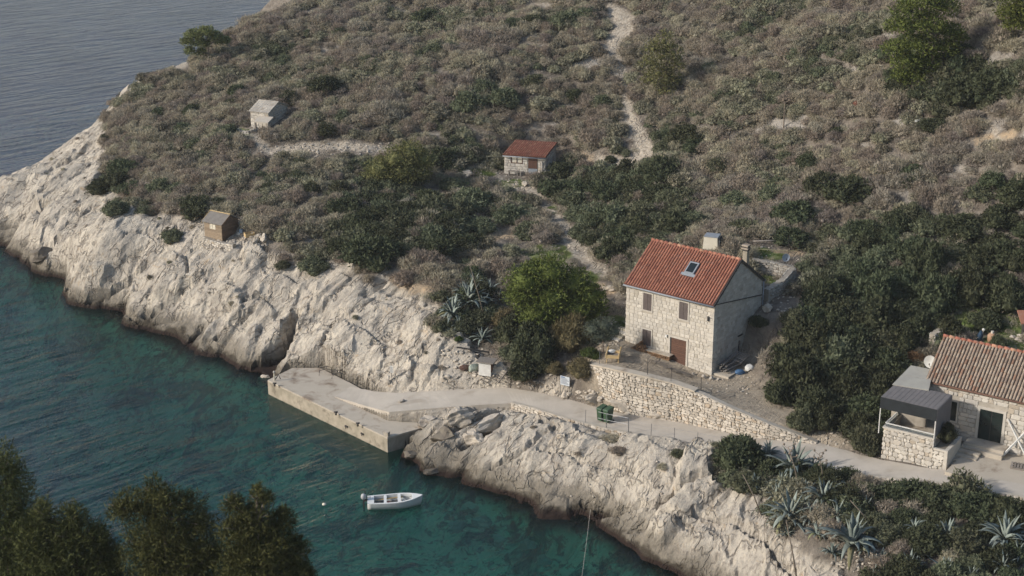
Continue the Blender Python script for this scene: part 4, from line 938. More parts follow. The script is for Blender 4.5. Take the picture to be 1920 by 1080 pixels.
MB().box(xa1 + .005, xa1 + .03, ty, yb, zt + .05, zf + .02).build('side_screen', greyf, aw)
for x in (xa0 + .03, xa1 - .03):
    for y in (ty + .02, yb - .05): MB().box(x - .025, x + .025, y - .025, y + .025, zt - .5, zf).build('post', whitep, aw)
# lean-to roof behind the awning
leanm = pmat('pale_grey_sheet', (.34, .325, .28), (.29, .275, .24), 1.5, .7, .2, 15, 0)
c_ = [RF.flat(1673, 722, zf + .05), RF.flat(1741, 733, zf + .05), RF.flat(1750, 694, zf + .35), RF.flat(1708, 686, zf + .35)]
lo_ = empty('lean_to_roof', RF.wld(0, 0, 0), RF.a, 'pale grey flat sheet roof between the awning and the tiled house', 'lean-to')
for k in range(2):
    p = [c_[0].lerp(c_[3], k * .5), c_[1].lerp(c_[2], k * .5), c_[1].lerp(c_[2], k * .5 + .49), c_[0].lerp(c_[3], k * .5 + .49)]
    MB().add([tuple(q) for q in p] + [(q.x, q.y, q.z + .05) for q in p], [(0, 3, 2, 1), (4, 5, 6, 7), (0, 1, 5, 4), (1, 2, 6, 5), (2, 3, 7, 6), (3, 0, 4, 7)]).build('sheet', leanm, lo_)
pcs = [Vector(q) for q in c_]; MB().prism([(q.x * .96, q.y * .96) for q in pcs], -.8, min(q.z for q in pcs) - .02).build('wall', mortar_p, lo_)
# door platform, steps, terrace slab
zs = rdoor[2]
st = empty('door_steps', RF.wld(0, 0, 0), RF.a, 'pale stone steps and platform in front of the dark green door', 'steps')
MB().box(rdoor[0] - .45, rdoor[1] + .5, -1.0, -.08, -.9, zs - .02).build('platform', concrete, st)
MB().box(rdoor[0] - .45, rdoor[1] + .5, -1.3, -1.0, -.9, zs - .2).build('tread', concrete, st)
q0 = RF.flat(1782, 872, .0); 
ft = empty('garden_steps', RF.wld(0, 0, 0), RF.a, 'flight of pale steps climbing beside the planter wall of the terrace', 'steps')
for k in range(5): MB().box(xR + .13, xR + 1.35, ty + .25 + k * .42, ty + .25 + (k + 1) * .42, -.9, -.12 + k * .13).build('tread', concrete, ft)
MB().box(xR + .13, rdoor[0] - .46, ty + .25 + 5 * .42, -.08, -.9, -.12 + 5 * .13).build('landing', concrete, ft)
# white timber cross leaning on the wall, hanging bottle, pallet
x0 = RF.front(1888, 785, -.15); cr = empty('timber_cross', RF.wld(0, 0, 0), RF.a, 'white painted crossed timber props leaning on the wall right of the green door', 'props')
pA = RF.front(1890, 786, -.12); pB = RF.front(1922, 852, -.6); pC = RF.front(1881, 853, -.9); pD = RF.front(1925, 808, -.1)
MB().bar(tuple(pA), tuple(pB), .09).build('beam', whitep, cr); MB().bar(tuple(pC), tuple(pD), .10).build('beam', whitep, cr)
hb = RF.front(1905.5, 833, -.3); ob = tag(MB().tube([(0, 0, -.2), (0, 0, .1), (0, 0, .16), (0, 0, .22)], [.075, .075, .03, .03], 10).build('bottle', whitep, None, True), 'small white canister hanging from the crossed white timbers', 'canister'); ob.location = RF.wld(*hb)
pl = RF.flat(1912, 876, .22); pe = empty('pallet', RF.wld(pl.x, pl.y, .22), RF.a + .2, 'grey slatted wooden pallet lying on the terrace of the long house', 'pallet')
for k in range(6): MB().box(-.5 + k * .17, -.38 + k * .17, -.4, .4, .08, .11).build('slat', greyw, pe)
for y in (-.35, 0, .35): MB().box(-.5, .47, y - .04, y + .04, 0, .078).build('bearer', greyw, pe)
# front terrace slab with its low rubble edging
tp = [W(1772, 884, 5.0), W(1858, 909, 5.0), W(2060, 962, 5.0), W(2090, 900, 5.0), W(1862, 838, 5.0), W(1812, 846, 5.0)]
tag(MB().prism([(p.x, p.y) for p in tp], 4.2, 5.0).build('house_terrace', concrete), kind='structure')

# ------------------------------------------------------------------ long retaining wall
rw = empty('retaining_wall', tuple(WF[0]), 0, 'long pale dry-stone retaining wall between the road and the house terrace', 'wall')
O0 = WF[0]; wf2 = resamp(WF, 4); wt2 = resamp(WT, 4)
dist = [0]
for a, b in zip(wf2[:-1], wf2[1:]): dist.append(dist[-1] + math.hypot(b.x - a.x, b.y - a.y))
LW = dist[-1]
def wl_at(u):
    u = min(max(u, 0), LW - 1e-4); i = max(k for k in range(len(dist) - 1) if dist[k] <= u); t = (u - dist[i]) / (dist[i + 1] - dist[i]); return wf2[i].lerp(wf2[i + 1], t), wt2[i].lerp(wt2[i + 1], t), (wf2[i + 1] - wf2[i])
def wplace(u, z):
    p, t, d = wl_at(u); return (p.x - O0.x, p.y - O0.y, z - O0.z)
core = MB(); v = []; f = []
for i, (a, b) in enumerate(zip(wf2, wt2)):
    d = (wf2[min(i + 1, len(wf2) - 1)] - wf2[max(i - 1, 0)]).normalized(); n = Vector((-d.y, d.x, 0)) * .38
    for (pt, zz) in ((a, a.z - .6), (a, b.z - .03), (a + n, b.z - .03), (a + n, a.z - .6)): v.append((pt.x - O0.x, pt.y - O0.y, zz - O0.z))
for i in range(len(wf2) - 1):
    o = i * 4; f += [(o, o + 4, o + 5, o + 1), (o + 1, o + 5, o + 6, o + 2), (o + 2, o + 6, o + 7, o + 3)]
f += [(0, 1, 2, 3), (len(v) - 4, len(v) - 1, len(v) - 2, len(v) - 3)]
core.add(v, f).build('wall_core', mortar_p, rw)
masonry(rw, wplace, LW, lambda u: wl_at(u)[0].z - .25, lambda u: wl_at(u)[1].z - .03, rubble, .205, .25, 'round', [], .085, 300, .36, 51, tilt=.25,
        rot=lambda u: math.atan2(wl_at(u)[2].y, wl_at(u)[2].x), order=lambda q: abs(q[0] - LW * .35))
# coping: flat cement lip, then loose stones
cp = MB(); v = []; f = []; nI = int(len(wf2) * .56)
for i in range(nI):
    a, b = wf2[i], wt2[i]; d = (wf2[min(i + 1, len(wf2) - 1)] - wf2[max(i - 1, 0)]).normalized(); n = Vector((-d.y, d.x, 0))
    for (pt, zz) in ((a - n * .10, b.z - .03), (a - n * .10, b.z + .07), (a + n * .48, b.z + .07), (a + n * .48, b.z - .03)): v.append((pt.x - O0.x, pt.y - O0.y, zz - O0.z))
for i in range(nI - 1):
    o = i * 4; f += [(o, o + 4, o + 5, o + 1), (o + 1, o + 5, o + 6, o + 2), (o + 2, o + 6, o + 7, o + 3), (o + 3, o + 7, o + 4, o)]
f += [(0, 1, 2, 3), (len(v) - 4, len(v) - 1, len(v) - 2, len(v) - 3)]
cp.add(v, f).build('coping', concrete, rw)
ca, cb2 = [(i / len(wf2)) * LW for i in (nI - 9, nI)]
# ------------------------------------------------------------------ low kerb wall on the sea side of the road
kl = [p.copy() for p in RLs]; kw = empty('kerb_wall', tuple(kl[0]), 0, 'low rubble kerb wall along the sea side of the road', 'wall'); K0 = kl[0].copy()
i0 = 24; seg = kl[i0:]; kd = [0]
for a, b in zip(seg[:-1], seg[1:]): kd.append(kd[-1] + math.hypot(b.x - a.x, b.y - a.y))
def k_at(u):
    u = min(max(u, 0), kd[-1] - 1e-4); i = max(k for k in range(len(kd) - 1) if kd[k] <= u); t = (u - kd[i]) / (kd[i + 1] - kd[i]); return seg[i].lerp(seg[i + 1], t), (seg[i + 1] - seg[i])
def kplace(u, z):
    p, d = k_at(u); n = Vector((-d.y, d.x, 0)).normalized(); q = p - n * .20; return (q.x - K0.x, q.y - K0.y, z - K0.z)
v = []; f = []
for i, a in enumerate(seg):
    d = (seg[min(i + 1, len(seg) - 1)] - seg[max(i - 1, 0)]).normalized(); n = Vector((-d.y, d.x, 0))
    for (pt, zz) in ((a - n * .19, a.z - 1.2), (a - n * .19, a.z + .10), (a + n * .07, a.z + .10), (a + n * .07, a.z - 1.2)): v.append((pt.x - K0.x, pt.y - K0.y, zz - K0.z))
for i in range(len(seg) - 1):
    o = i * 4; f += [(o, o + 4, o + 5, o + 1), (o + 1, o + 5, o + 6, o + 2), (o + 2, o + 6, o + 7, o + 3)]
f += [(0, 1, 2, 3), (len(v) - 4, len(v) - 1, len(v) - 2, len(v) - 3)]
MB().add(v, f).build('wall_core', mortar_p, kw)
masonry(kw, kplace, kd[-1], lambda u: k_at(u)[0].z - .42, lambda u: k_at(u)[0].z + .11, rubble, .17, .24, 'round', [], .07, 260, .35, 61, tilt=.25, rot=lambda u: math.atan2(k_at(u)[1].y, k_at(u)[1].x))
# ================================================================== VEGETATION
def leaf_tris(P, Nrm, size, elong, r, upb=0.0):
    """one small leaf triangle per point, turned roughly outward"""
    n = len(P); d = r.normal(size=(n, 3)); d += Nrm * .9; d[:, 2] += upb; d /= np.linalg.norm(d, axis=1)[:, None] + 1e-9
    s = np.cross(d, r.normal(size=(n, 3))); s /= np.linalg.norm(s, axis=1)[:, None] + 1e-9
    L = size * elong * r.uniform(.6, 1.3, (n, 1)); w = size * r.uniform(.6, 1.3, (n, 1)) * .5
    v = np.stack([P - s * w, P + s * w, P + d * L], 1).reshape(-1, 3); return v, np.arange(n * 3).reshape(n, 3)
def leaf_quads(P, Nrm, size, elong, r, upb=0.0):
    n = len(P); d = r.normal(size=(n, 3)) * .8 + Nrm; d[:, 2] += upb; d /= np.linalg.norm(d, axis=1)[:, None] + 1e-9
    s = np.cross(d, r.normal(size=(n, 3))); s /= np.linalg.norm(s, axis=1)[:, None] + 1e-9
    L = size * elong * r.uniform(.6, 1.3, (n, 1)); w = size * r.uniform(.6, 1.3, (n, 1)) * .5
    return np.stack([P - d * L * .5, P + s * w, P + d * L * .5, P - s * w], 1).reshape(-1, 3), np.arange(n * 4).reshape(n, 4)
def lobes_cloud(lobes, n, r, shell=.55, low=-.35):
    L = np.array(lobes, float); a = L[:, 3] * L[:, 4] + L[:, 4] * L[:, 5] + L[:, 3] * L[:, 5]; k = r.choice(len(L), n, p=a / a.sum())
    d = r.normal(size=(n, 3)); d /= np.linalg.norm(d, axis=1)[:, None]; d[:, 2] = np.where(d[:, 2] < low, -d[:, 2], d[:, 2])
    # clumpy surface
    q = 1 + .16 * np.sin(d[:, 0] * 7 + k) * np.sin(d[:, 1] * 6 + k * 2) + .10 * np.sin(d[:, 2] * 9 + k)
    rad = (shell + (1.05 - shell) * r.uniform(0, 1, n) ** .5) * q
    return L[k, :3] + d * L[k, 3:6] * rad[:, None], d
def core_mesh(lobes, sc, seed):
    bm = bmesh.new()
    for i, l in enumerate(lobes):
        g = bmesh.ops.create_icosphere(bm, subdivisions=2, radius=1.0)['verts']
        for v in g:
            k = sc * (1 + .18 * math.sin(v.co.x * 5 + i + seed) * math.sin(v.co.y * 6 + i)); v.co = Vector((l[0] + v.co.x * l[3] * k, l[1] + v.co.y * l[4] * k, l[2] + v.co.z * l[5] * k))
    v = [tuple(x.co) for x in bm.verts]; f = [tuple(x.index for x in p.verts) for p in bm.faces]; bm.free(); return v, f
def foliage(name, lobes, n, size, m, seed, elong=1.6, core=.72, upb=.2, shell=.55, quads=False, low=-.35):
    r = np.random.RandomState(seed); P, d = lobes_cloud(lobes, n, r, shell, low)
    v, f = (leaf_tris)(P, d, size, elong, r, upb)
    if core:
        cv, cf = core_mesh(lobes, core, seed); b = len(v); v = np.r_[v, np.array(cv)]; f = np.r_[f, np.array(cf) + b]
    return np_mesh(name, v, f, m)
M_dark = leafmat('dark_evergreen', (.042, .050, .027), (.084, .093, .050), 1.6)
M_mid = leafmat('mid_green_bush', (.080, .090, .052), (.140, .146, .088), 1.6)
M_olive = leafmat('olive_scrub', (.165, .155, .105), (.245, .228, .165), 1.5)
M_grey = leafmat('grey_dry_scrub', (.27, .23, .172), (.37, .322, .245), 1.1, .22, .25)
M_mauve = leafmat('mauve_dry_scrub', (.225, .190, .155), (.32, .28, .23), 1.1, .22, .25)
M_pale = leafmat('pale_dry_grass', (.27, .235, .175), (.34, .30, .235), 1.1, .25, .1)
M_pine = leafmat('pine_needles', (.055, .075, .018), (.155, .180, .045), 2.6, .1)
M_pinef = leafmat('foreground_pine_needles', (.036, .044, .014), (.100, .108, .036), 2.2, .1, .15)  # darker brown-green needles of the foreground pines
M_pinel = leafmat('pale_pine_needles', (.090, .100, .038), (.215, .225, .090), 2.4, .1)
M_tam = leafmat('brown_tamarisk', (.110, .082, .045), (.175, .140, .080), 1.4, .1)
M_ggreen = leafmat('grey_green_leaves', (.060, .070, .050), (.105, .115, .085), 1.6, .1)
M_bright = leafmat('bright_green_leaves', (.035, .060, .015), (.065, .095, .025), 1.6, .1)
M_grass = leafmat('fresh_grass', (.10, .145, .038), (.17, .20, .07), .8, .1)
def bush_lobes(seed, k=6, flat=.75):
    r = random.Random(seed); L = [(0, 0, .42 * flat, .72, .72, .62 * flat)]
    for i in range(k):
        a = 2 * math.pi * (i + r.uniform(-.3, .3)) / k; d = r.uniform(.35, .62); s = r.uniform(.32, .5)
        L.append((math.cos(a) * d, math.sin(a) * d, r.uniform(.22, .62) * flat, s, s, s * r.uniform(.75, 1)))
    for i in range(3): a = r.uniform(0, 6.28); L.append((math.cos(a) * .25, math.sin(a) * .25, .85 * flat, .3, .3, .26))
    return L
BUSH = {}
def bush_meshes(key, m, n, size, cnt=5, elong=1.5, core=.72, flat=.75, k=6, upb=.2):
    BUSH[key] = [foliage('bush_' + key, bush_lobes(s * 13 + len(key), k, flat), n, size, m, s + 5, elong, core, upb) for s in range(cnt)]
bush_meshes('dark', M_dark, 2600, .085, 6)
bush_meshes('mid', M_mid, 2200, .085, 5)
bush_meshes('olive', M_olive, 2000, .085, 5)
bush_meshes('grey', M_grey, 1500, .05, 4, 4.5, .6, .8, 5, .9)
bush_meshes('tam', M_tam, 3200, .05, 3, 3.0, .68, 1.0, 7, .5)
bush_meshes('ggreen', M_ggreen, 2400, .07, 2)
bush_meshes('bright', M_bright, 2200, .07, 2)
# ---- countable bushes, traced: (column, row, radius in px, kind, height factor)
TB = """545 185 20 d 1.3;612 160 36 d;447 172 27 d;432 192 16 m;362 205 20 d;300 208 20 d;610 242 25 d;237 314 36 d;192 348 28 d;218 385 28 m;370 385 38 d;412 380 26 m;505 356 24 d;587 350 20 d;
300 345 30 m;335 352 26 m;205 213 11 m;198 255 10 m;346 240 24 m;262 290 22 o;425 245 26 m;650 392 40 d;722 400 42 d;690 470 56 d;640 462 30 d;590 492 32 m;530 494 17 m;325 440 23 m;800 30 26 d;722 86 18 d;
736 104 22 m;690 112 18 m;812 92 22 m;850 88 18 m;545 130 15 d;681 25 16 d;1080 182 19 d 1.3;1126 188 22 m;905 158 28 m;880 188 38 m;945 180 36 m;1000 150 28 m;962 45 28 d;1002 40 24 d;1060 34 34 m;1098 26 26 m;
1020 190 30 o;640 60 20 m;580 60 16 m;760 70 20 o;870 40 22 o;770 160 26 o;700 200 26 o;640 215 24 m;820 205 30 o;560 225 24 o;520 130 18 o;470 130 20 o;400 170 20 o;
810 440 38 m;775 412 36 m;882 372 42 m;850 345 28 m;828 296 34 d 1.2;740 450 30 d;822 472 30 d;765 455 26 o;700 350 26 d;960 400 36 m;992 430 34 m;940 380 26 m;1022 330 18 m;
1062 345 22 m;1082 370 36 m;1132 358 38 d;1190 348 42 d;1240 360 38 d;1100 322 26 m;1150 402 42 m;1212 402 42 m;1144 298 13 d;1270 330 28 m;1150 468 40 d;1188 478 26 d;1290 248 38 d;1302 272 28 d;1252 420 36 m;
1352 308 28 m;1402 425 38 m;1490 400 48 d;1540 342 38 d;1592 350 46 d;1518 300 28 d;1570 245 17 d;1478 440 36 d;1380 372 34 m;1450 362 34 m;1320 360 30 o;1300 410 28 m;1752 234 28 d;1710 324 33 d;1655 318 22 m;
1800 422 48 d;1872 402 42 d;1902 358 42 d;1842 480 46 d;1892 472 46 d;1800 172 52 d;1862 152 46 d;1690 158 38 d;1762 200 28 m;1330 125 18 m;1550 62 14 m;1440 160 20 o;1420 100 22 o;1500 200 22 o;1380 200 22 o;1620 250 22 o;1630 110 22 o;
1520 650 52 d;1602 642 56 d;1582 585 48 d;1652 600 52 d;1662 682 50 d;1500 722 56 d;1570 712 58 d;1630 765 44 d;1458 742 30 d;1622 832 32 m 1.2;1545 782 38 d;1702 592 42 d;1762 558 46 d;1692 540 48 d;1822 542 46 d;
1882 562 42 d;1612 520 48 d;1540 540 40 m;1652 480 42 m;1722 462 42 d;1490 602 28 m;1780 626 32 d 1.1;1872 644 17 d;1422 602 18 d;1555 610 40 d;1690 640 36 d;1590 470 36 m;1560 430 34 m;
960 622 38 d 1.5;1000 655 46 d 1.7;985 690 36 d 1.2;1020 680 26 d;1070 640 42 t 1.5;1090 690 26 t;1040 690 20 t;1118 628 34 g;1108 660 20 b;1160 610 16 b;1215 525 14 b;945 600 30 t;920 580 28 m;875 520 21 m;830 608 22 m;900 590 30 m;838 580 20 m;
1386 852 52 d 1.2;1440 884 36 d 1.2;1400 900 34 m;1640 932 44 d;1702 922 48 d;1762 932 52 d;1830 946 52 d;1892 962 52 d;1662 1000 40 m;1732 1002 52 d;1802 1012 50 m;1872 1042 44 d;1700 1062 44 d;1775 1075 44 m;1600 940 34 m;1650 1085 44 d;1740 1100 50 d;1840 1100 50 m;1905 1085 40 d;1690 1030 30 y;1640 975 32 m;1700 968 34 d;1760 978 34 d;1830 992 36 d;1598 968 28 m;1890 1000 34 d;1820 1060 36 m;1780 1040 26 y;1900 1030 34 d;
1150 820 27 y .6;1162 840 20 y .6;1272 846 17 m .8;1242 872 14 y .6;860 634 10 b;885 632 9 m;1128 470 26 y;760 520 26 y;700 500 16 o;1660 1060 34 y;1560 990 30 y;1540 960 30 y;900 500 26 y;960 470 24 o;1480 680 46 d;1530 760 44 d;1590 740 50 d;1560 670 50 m;1620 620 44 m;1650 740 44 d;1610 800 36 d;1500 790 30 m;1680 720 34 d;1550 560 44 d;1640 560 48 d;1590 530 40 m;1730 620 36 d;1660 640 44 m;1520 600 36 d;1740 500 44 d;1790 480 44 m;1700 400 36 m;1620 430 36 d;1850 600 34 d;670 440 34 m;700 430 34 d;770 470 34 m;850 420 36 m;905 420 30 m;740 400 34 m;1110 400 34 m;1170 440 38 d;1230 460 34 m;1090 430 28 m;1080 395 22 m;1280 380 32 m;1170 330 24 m;1210 310 20 m;640 350 28 m;560 330 22 m;970 660 34 m;1000 620 38 d;870 610 26 m"""
LM = [('the wooden shed', 415, 425), ('the old stone hut', 490, 215), ('the red-roofed hut', 985, 300), ('the two-storey house', 1300, 590), ('the long low house', 1830, 730), ('the concrete quay', 620, 760),
      ('the big pine on the hill', 1735, 80), ('the winding hill track', 1165, 130), ('the headland pine', 380, 80), ('the green bins', 1135, 780), ('the round green pine beside the house', 1035, 545), ('the leaning hill pine', 1245, 120), ('the white crate behind the house', 1337, 458)]
DIRS = ['right of', 'upper right of', 'above', 'upper left of', 'left of', 'lower left of', 'below', 'lower right of']
ORD = ['nearest', 'second', 'third', 'fourth', 'fifth', 'sixth', 'seventh', 'eighth', 'ninth', 'tenth', 'eleventh', 'twelfth', 'thirteenth', 'fourteenth', 'fifteenth']
def label_plants(items):
    """items: (object, px, py, adjective phrase, noun); sets labels counted outward from the nearest landmark"""
    grp = {}
    for it in items:
        _, px, py, adj, noun = it
        l = min(LM, key=lambda q: math.hypot(q[1] - px, (q[2] - py) * 1.3)); a = int(round(math.degrees(math.atan2(-(py - l[2]), px - l[1])) / 45)) % 8
        grp.setdefault((l[0], a, adj, noun), []).append((math.hypot(l[1] - px, l[2] - py), it))
    for (ln, a, adj, noun), L in grp.items():
        L.sort(key=lambda q: q[0])
        for k, (_, it) in enumerate(L):
            rank = '' if len(L) == 1 else (' ' + (ORD[k] if k else 'nearest'))
            it[0]['label'] = (f'{adj} {noun} {DIRS[a]} {ln}' + (',' + rank + ' one' if rank else '')).strip()
KN = {'d': ('dark', 'dark green', 'rounded dark evergreen bushes'), 'm': ('mid', 'mid green', 'green bushes on the slope'), 'o': ('olive', 'dull olive', 'dull olive shrubs'), 'y': ('grey', 'dry grey-brown', 'dry grey shrubs'),
      't': ('tam', 'feathery brown', 'feathery brown tamarisks'), 'g': ('ggreen', 'grey-green', 'grey-green shrubs'), 'b': ('bright', 'fresh green', 'small fresh green bushes')}
items = []; BP = []
rb = random.Random(5)
for t in TB.replace('\n', '').split(';'):
    t = t.split(); px, py, rp = float(t[0]), float(t[1]), float(t[2]); k = t[3]; hf = float(t[4]) if len(t) > 4 else 1.0
    g = GP(px, py + rp * .42); depth = g.y * cP - (g.z - CH) * sP; rad = rp * depth / F
    ms = BUSH[KN[k][0]]; nm = 'dry_shrub' if k == 'y' else ('tamarisk' if k == 't' else 'bush')
    hf *= rb.uniform(1.1, 1.6) if (k in 'dm' and px > 1430 and 480 < py < 850) else 1.0
    o = link(nm, ms[rb.randrange(len(ms))], None, (g.x, g.y, g.z - .12 * rad), (0, 0, rb.uniform(0, 6.28)), (rad * rb.uniform(1.0, 1.18), rad * rb.uniform(1.0, 1.18), rad * hf * rb.uniform(.95, 1.15)))
    sz = 'small' if rad < .75 else ('large' if rad > 1.6 else 'medium'); tag(o, 'x', 'shrub' if k in 'yot' else 'bush', KN[k][2])
    items.append((o, px, py, sz + ' ' + KN[k][1], 'shrub' if k in 'yot' else 'bush')); BP.append((g.x, g.y, rad))
label_plants(items)
# ---- ground cover nobody could count, instanced by geometry nodes
def gn_scatter(name, pts, rot, scl, protos, mlabel):
    me = bpy.data.meshes.new(name); me.vertices.add(len(pts)); me.vertices.foreach_set('co', np.asarray(pts, np.float32).ravel())
    a = me.attributes.new('rz', 'FLOAT', 'POINT'); a.data.foreach_set('value', np.asarray(rot, np.float32))
    a = me.attributes.new('sc', 'FLOAT_VECTOR', 'POINT'); a.data.foreach_set('vector', np.asarray(scl, np.float32).ravel())
    a = me.attributes.new('pick', 'INT', 'POINT'); a.data.foreach_set('value', rng.randint(0, len(protos), len(pts)).astype(np.int32))
    o = link(name, me); ng = bpy.data.node_groups.new(name, 'GeometryNodeTree')
    ng.interface.new_socket('Geometry', in_out='INPUT', socket_type='NodeSocketGeometry'); ng.interface.new_socket('Geometry', in_out='OUTPUT', socket_type='NodeSocketGeometry')
    nd = ng.nodes; lk = ng.links; gi = nd.new('NodeGroupInput'); go = nd.new('NodeGroupOutput'); join = nd.new('GeometryNodeJoinGeometry')
    mp = nd.new('GeometryNodeMeshToPoints'); lk.new(gi.outputs[0], mp.inputs[0])
    def named(nm_, ty):
        n = nd.new('GeometryNodeInputNamedAttribute'); n.data_type = ty; n.inputs[0].default_value = nm_; return n.outputs[0]
    rz = named('rz', 'FLOAT'); cx = nd.new('ShaderNodeCombineXYZ'); lk.new(rz, cx.inputs[2]); sc_ = named('sc', 'FLOAT_VECTOR'); pk = named('pick', 'INT')
    for i, pm in enumerate(protos):
        po = bpy.data.objects.new(name + '_sprig', pm)
        oi = nd.new('GeometryNodeObjectInfo'); oi.inputs['Object'].default_value = po; oi.inputs['As Instance'].default_value = True
        ip = nd.new('GeometryNodeInstanceOnPoints'); cmp = nd.new('FunctionNodeCompare'); cmp.data_type = 'INT'; cmp.operation = 'EQUAL'; lk.new(pk, cmp.inputs[2]); cmp.inputs[3].default_value = i
        lk.new(mp.outputs[0], ip.inputs['Points']); lk.new(cmp.outputs[0], ip.inputs['Selection']); lk.new(oi.outputs['Geometry'], ip.inputs['Instance'])
        lk.new(cx.outputs[0], ip.inputs['Rotation']); lk.new(sc_, ip.inputs['Scale']); lk.new(ip.outputs[0], join.inputs[0])
    lk.new(join.outputs[0], go.inputs[0]); md = o.modifiers.new('scatter', 'NODES'); md.node_group = ng
    tag(o, kind='stuff'); tag(o, mlabel); return o
scrub_grey = [foliage('dry_sprig', bush_lobes(s + 70, 4, .7), 1000, .042, M_grey, s + 40, 5.0, .34, .9) for s in range(3)]
scrub_mauve = [foliage('mauve_sprig', bush_lobes(s + 80, 4, .7), 1000, .042, M_mauve, s + 50, 5.0, .34, .9) for s in range(3)]
scrub_olive = [foliage('olive_sprig', bush_lobes(s + 90, 5, .7), 700, .085, M_olive, s + 60, 1.8, .5, .4) for s in range(3)]
scrub_green = [foliage('green_sprig', bush_lobes(s + 95, 5, .7), 700, .085, M_mid, s + 65, 1.8, .5, .4) for s in range(3)]
scrub_dark = [foliage('dark_sprig', bush_lobes(s + 105, 5, .8), 1100, .085, M_dark, s + 67, 1.7, .6, .4) for s in range(3)]
straw = [foliage('straw_sprig', [(0, 0, .1, .8, .8, .35)], 260, .035, M_pale, s + 75, 7, 0, 1.6, .1) for s in range(2)]
blades = [foliage('grass_sprig', [(0, 0, .02, .8, .8, .16)], 260, .05, M_grass, s + 85, 3.5, 0, 1.2, .1) for s in range(2)]
def sample(field, x, y):
    i = np.clip(np.searchsorted(xs, x), 0, len(xs) - 1); j = np.clip(np.searchsorted(ys, y), 0, len(ys) - 1); return field[j, i]
sp = .80; cx_, cy_ = np.meshgrid(np.arange(-60, 75, sp), np.arange(78, 225, sp)); cx_ = (cx_ + rng.uniform(-.42, .42, cx_.shape)).ravel(); cy_ = (cy_ + rng.uniform(-.42, .42, cy_.shape)).ravel()
zz = ground(cx_, cy_); qx, qy = PXY(cx_, cy_, zz); keep = (zz > .8) & (qx > -400) & (qx < 2700) & (qy > -160) & (qy < 1160)
cx_, cy_, zz, qx, qy = [a[keep] for a in (cx_, cy_, zz, qx, qy)]
rk = sample(RK, cx_, cy_); pa = np.maximum(sample(m_path, cx_, cy_), sample(m_tan, cx_, cy_)); gr_ = sample(m_grass, cx_, cy_); te = sample(m_ter, cx_, cy_); oc = sample(outc, cx_, cy_)
clear = np.ones(len(cx_), bool)
for Fm, w, d in ((HF, hw, hd), (UF, uw, ud), (OF, ow, od), (SF, sw, sdp), (RF, rL, rd * 2)):
    lx = (cx_ - Fm.O.x) * Fm.x.x + (cy_ - Fm.O.y) * Fm.x.y; ly = (cx_ - Fm.O.x) * Fm.y.x + (cy_ - Fm.O.y) * Fm.y.y
    clear &= ~((lx > -.6) & (lx < w + .9) & (ly > -1.3) & (ly < d + .6))
lx = (cx_ - HF.O.x) * HF.x.x + (cy_ - HF.O.y) * HF.x.y; ly = (cx_ - HF.O.x) * HF.y.x + (cy_ - HF.O.y) * HF.y.y; clear &= ~((lx > -1.5) & (lx < hw + 3.0) & (ly > -4) & (ly < hd + 1))
clear &= sdist(ROADP, cx_, cy_) > .9; clear &= sdist(QUAY, cx_, cy_) > .5
lx = (cx_ - RF.O.x) * RF.x.x + (cy_ - RF.O.y) * RF.x.y; ly = (cx_ - RF.O.x) * RF.y.x + (cy_ - RF.O.y) * RF.y.y; clear &= ~((lx > -1.8) & (ly > -6.8) & (ly < 4.6))
OPEN = [[(870, 405), (960, 400), (1080, 520), (1180, 560), (1170, 650), (1130, 600), (1000, 500), (900, 470)], [(1160, 640), (1100, 680), (1330, 760), (1600, 850), (1430, 680)], [(1380, 450), (1510, 450), (1530, 640), (1440, 640), (1430, 560), (1400, 500)], [(440, 430), (560, 470), (500, 500), (440, 460)], [(860, 640), (1160, 680), (1160, 780), (900, 730)]]
opn = np.zeros(len(cx_))
for p in OPEN: opn = np.maximum(opn, 1 - sstep(-8, 8, sdist(p, qx, qy)))
den = fbm(cx_ / 7, cy_ / 7, 501, 3); u_ = rng.uniform(0, 1, len(cx_))
def near_path(x, y, w): return np.min([pdist(p, x, y) for p in PATHS], axis=0) < w
def on_grass(x, y): return np.min([np.hypot((x - a) / c, (y - b) / d) for a, b, c, d in GRASS], axis=0) < 1.0
hidep = near_path(qx, qy, 4) | near_path(qx, qy - 9, 1) | near_path(qx, qy - 16, -3) | on_grass(qx, qy) | on_grass(qx, qy - 9)
veg = clear & ~hidep & (rk < .35) & (pa < .06) & (gr_ < .35) & (te < .3) & (u_ < (1 - .85 * oc) * (1 - .9 * opn) * (.92 + .4 * den))
rkbush = clear & (rk > .35) & (zz > 2.5) & (fbm(cx_ / 2.2, cy_ / 2.2, 511, 2) > .42) & (u_ < .30) & (te < .3) & (qx > 60)
kind = fbm(cx_ / 10, cy_ / 10, 521, 3) + .3 * rng.normal(size=len(cx_)); right = sstep(600, 1500, qx)
lowleft = sstep(250, 480, qy) * (1 - sstep(900, 1200, qx))
def put(nm, mask, protos, lab, smin, smax, hmin=.8, hmax=1.2):
    n = int(mask.sum()); s = rng.uniform(smin, smax, n) * (1 + .5 * np.maximum(0, fbm(cx_[mask] / 5, cy_[mask] / 5, 531, 2))); h = s * rng.uniform(hmin, hmax, n)
    gn_scatter(nm, np.stack([cx_[mask], cy_[mask], zz[mask] - .10], 1), rng.uniform(0, 6.28, n), np.stack([s, s, h], 1), protos, lab)
tg = kind - .26 * lowleft + .08
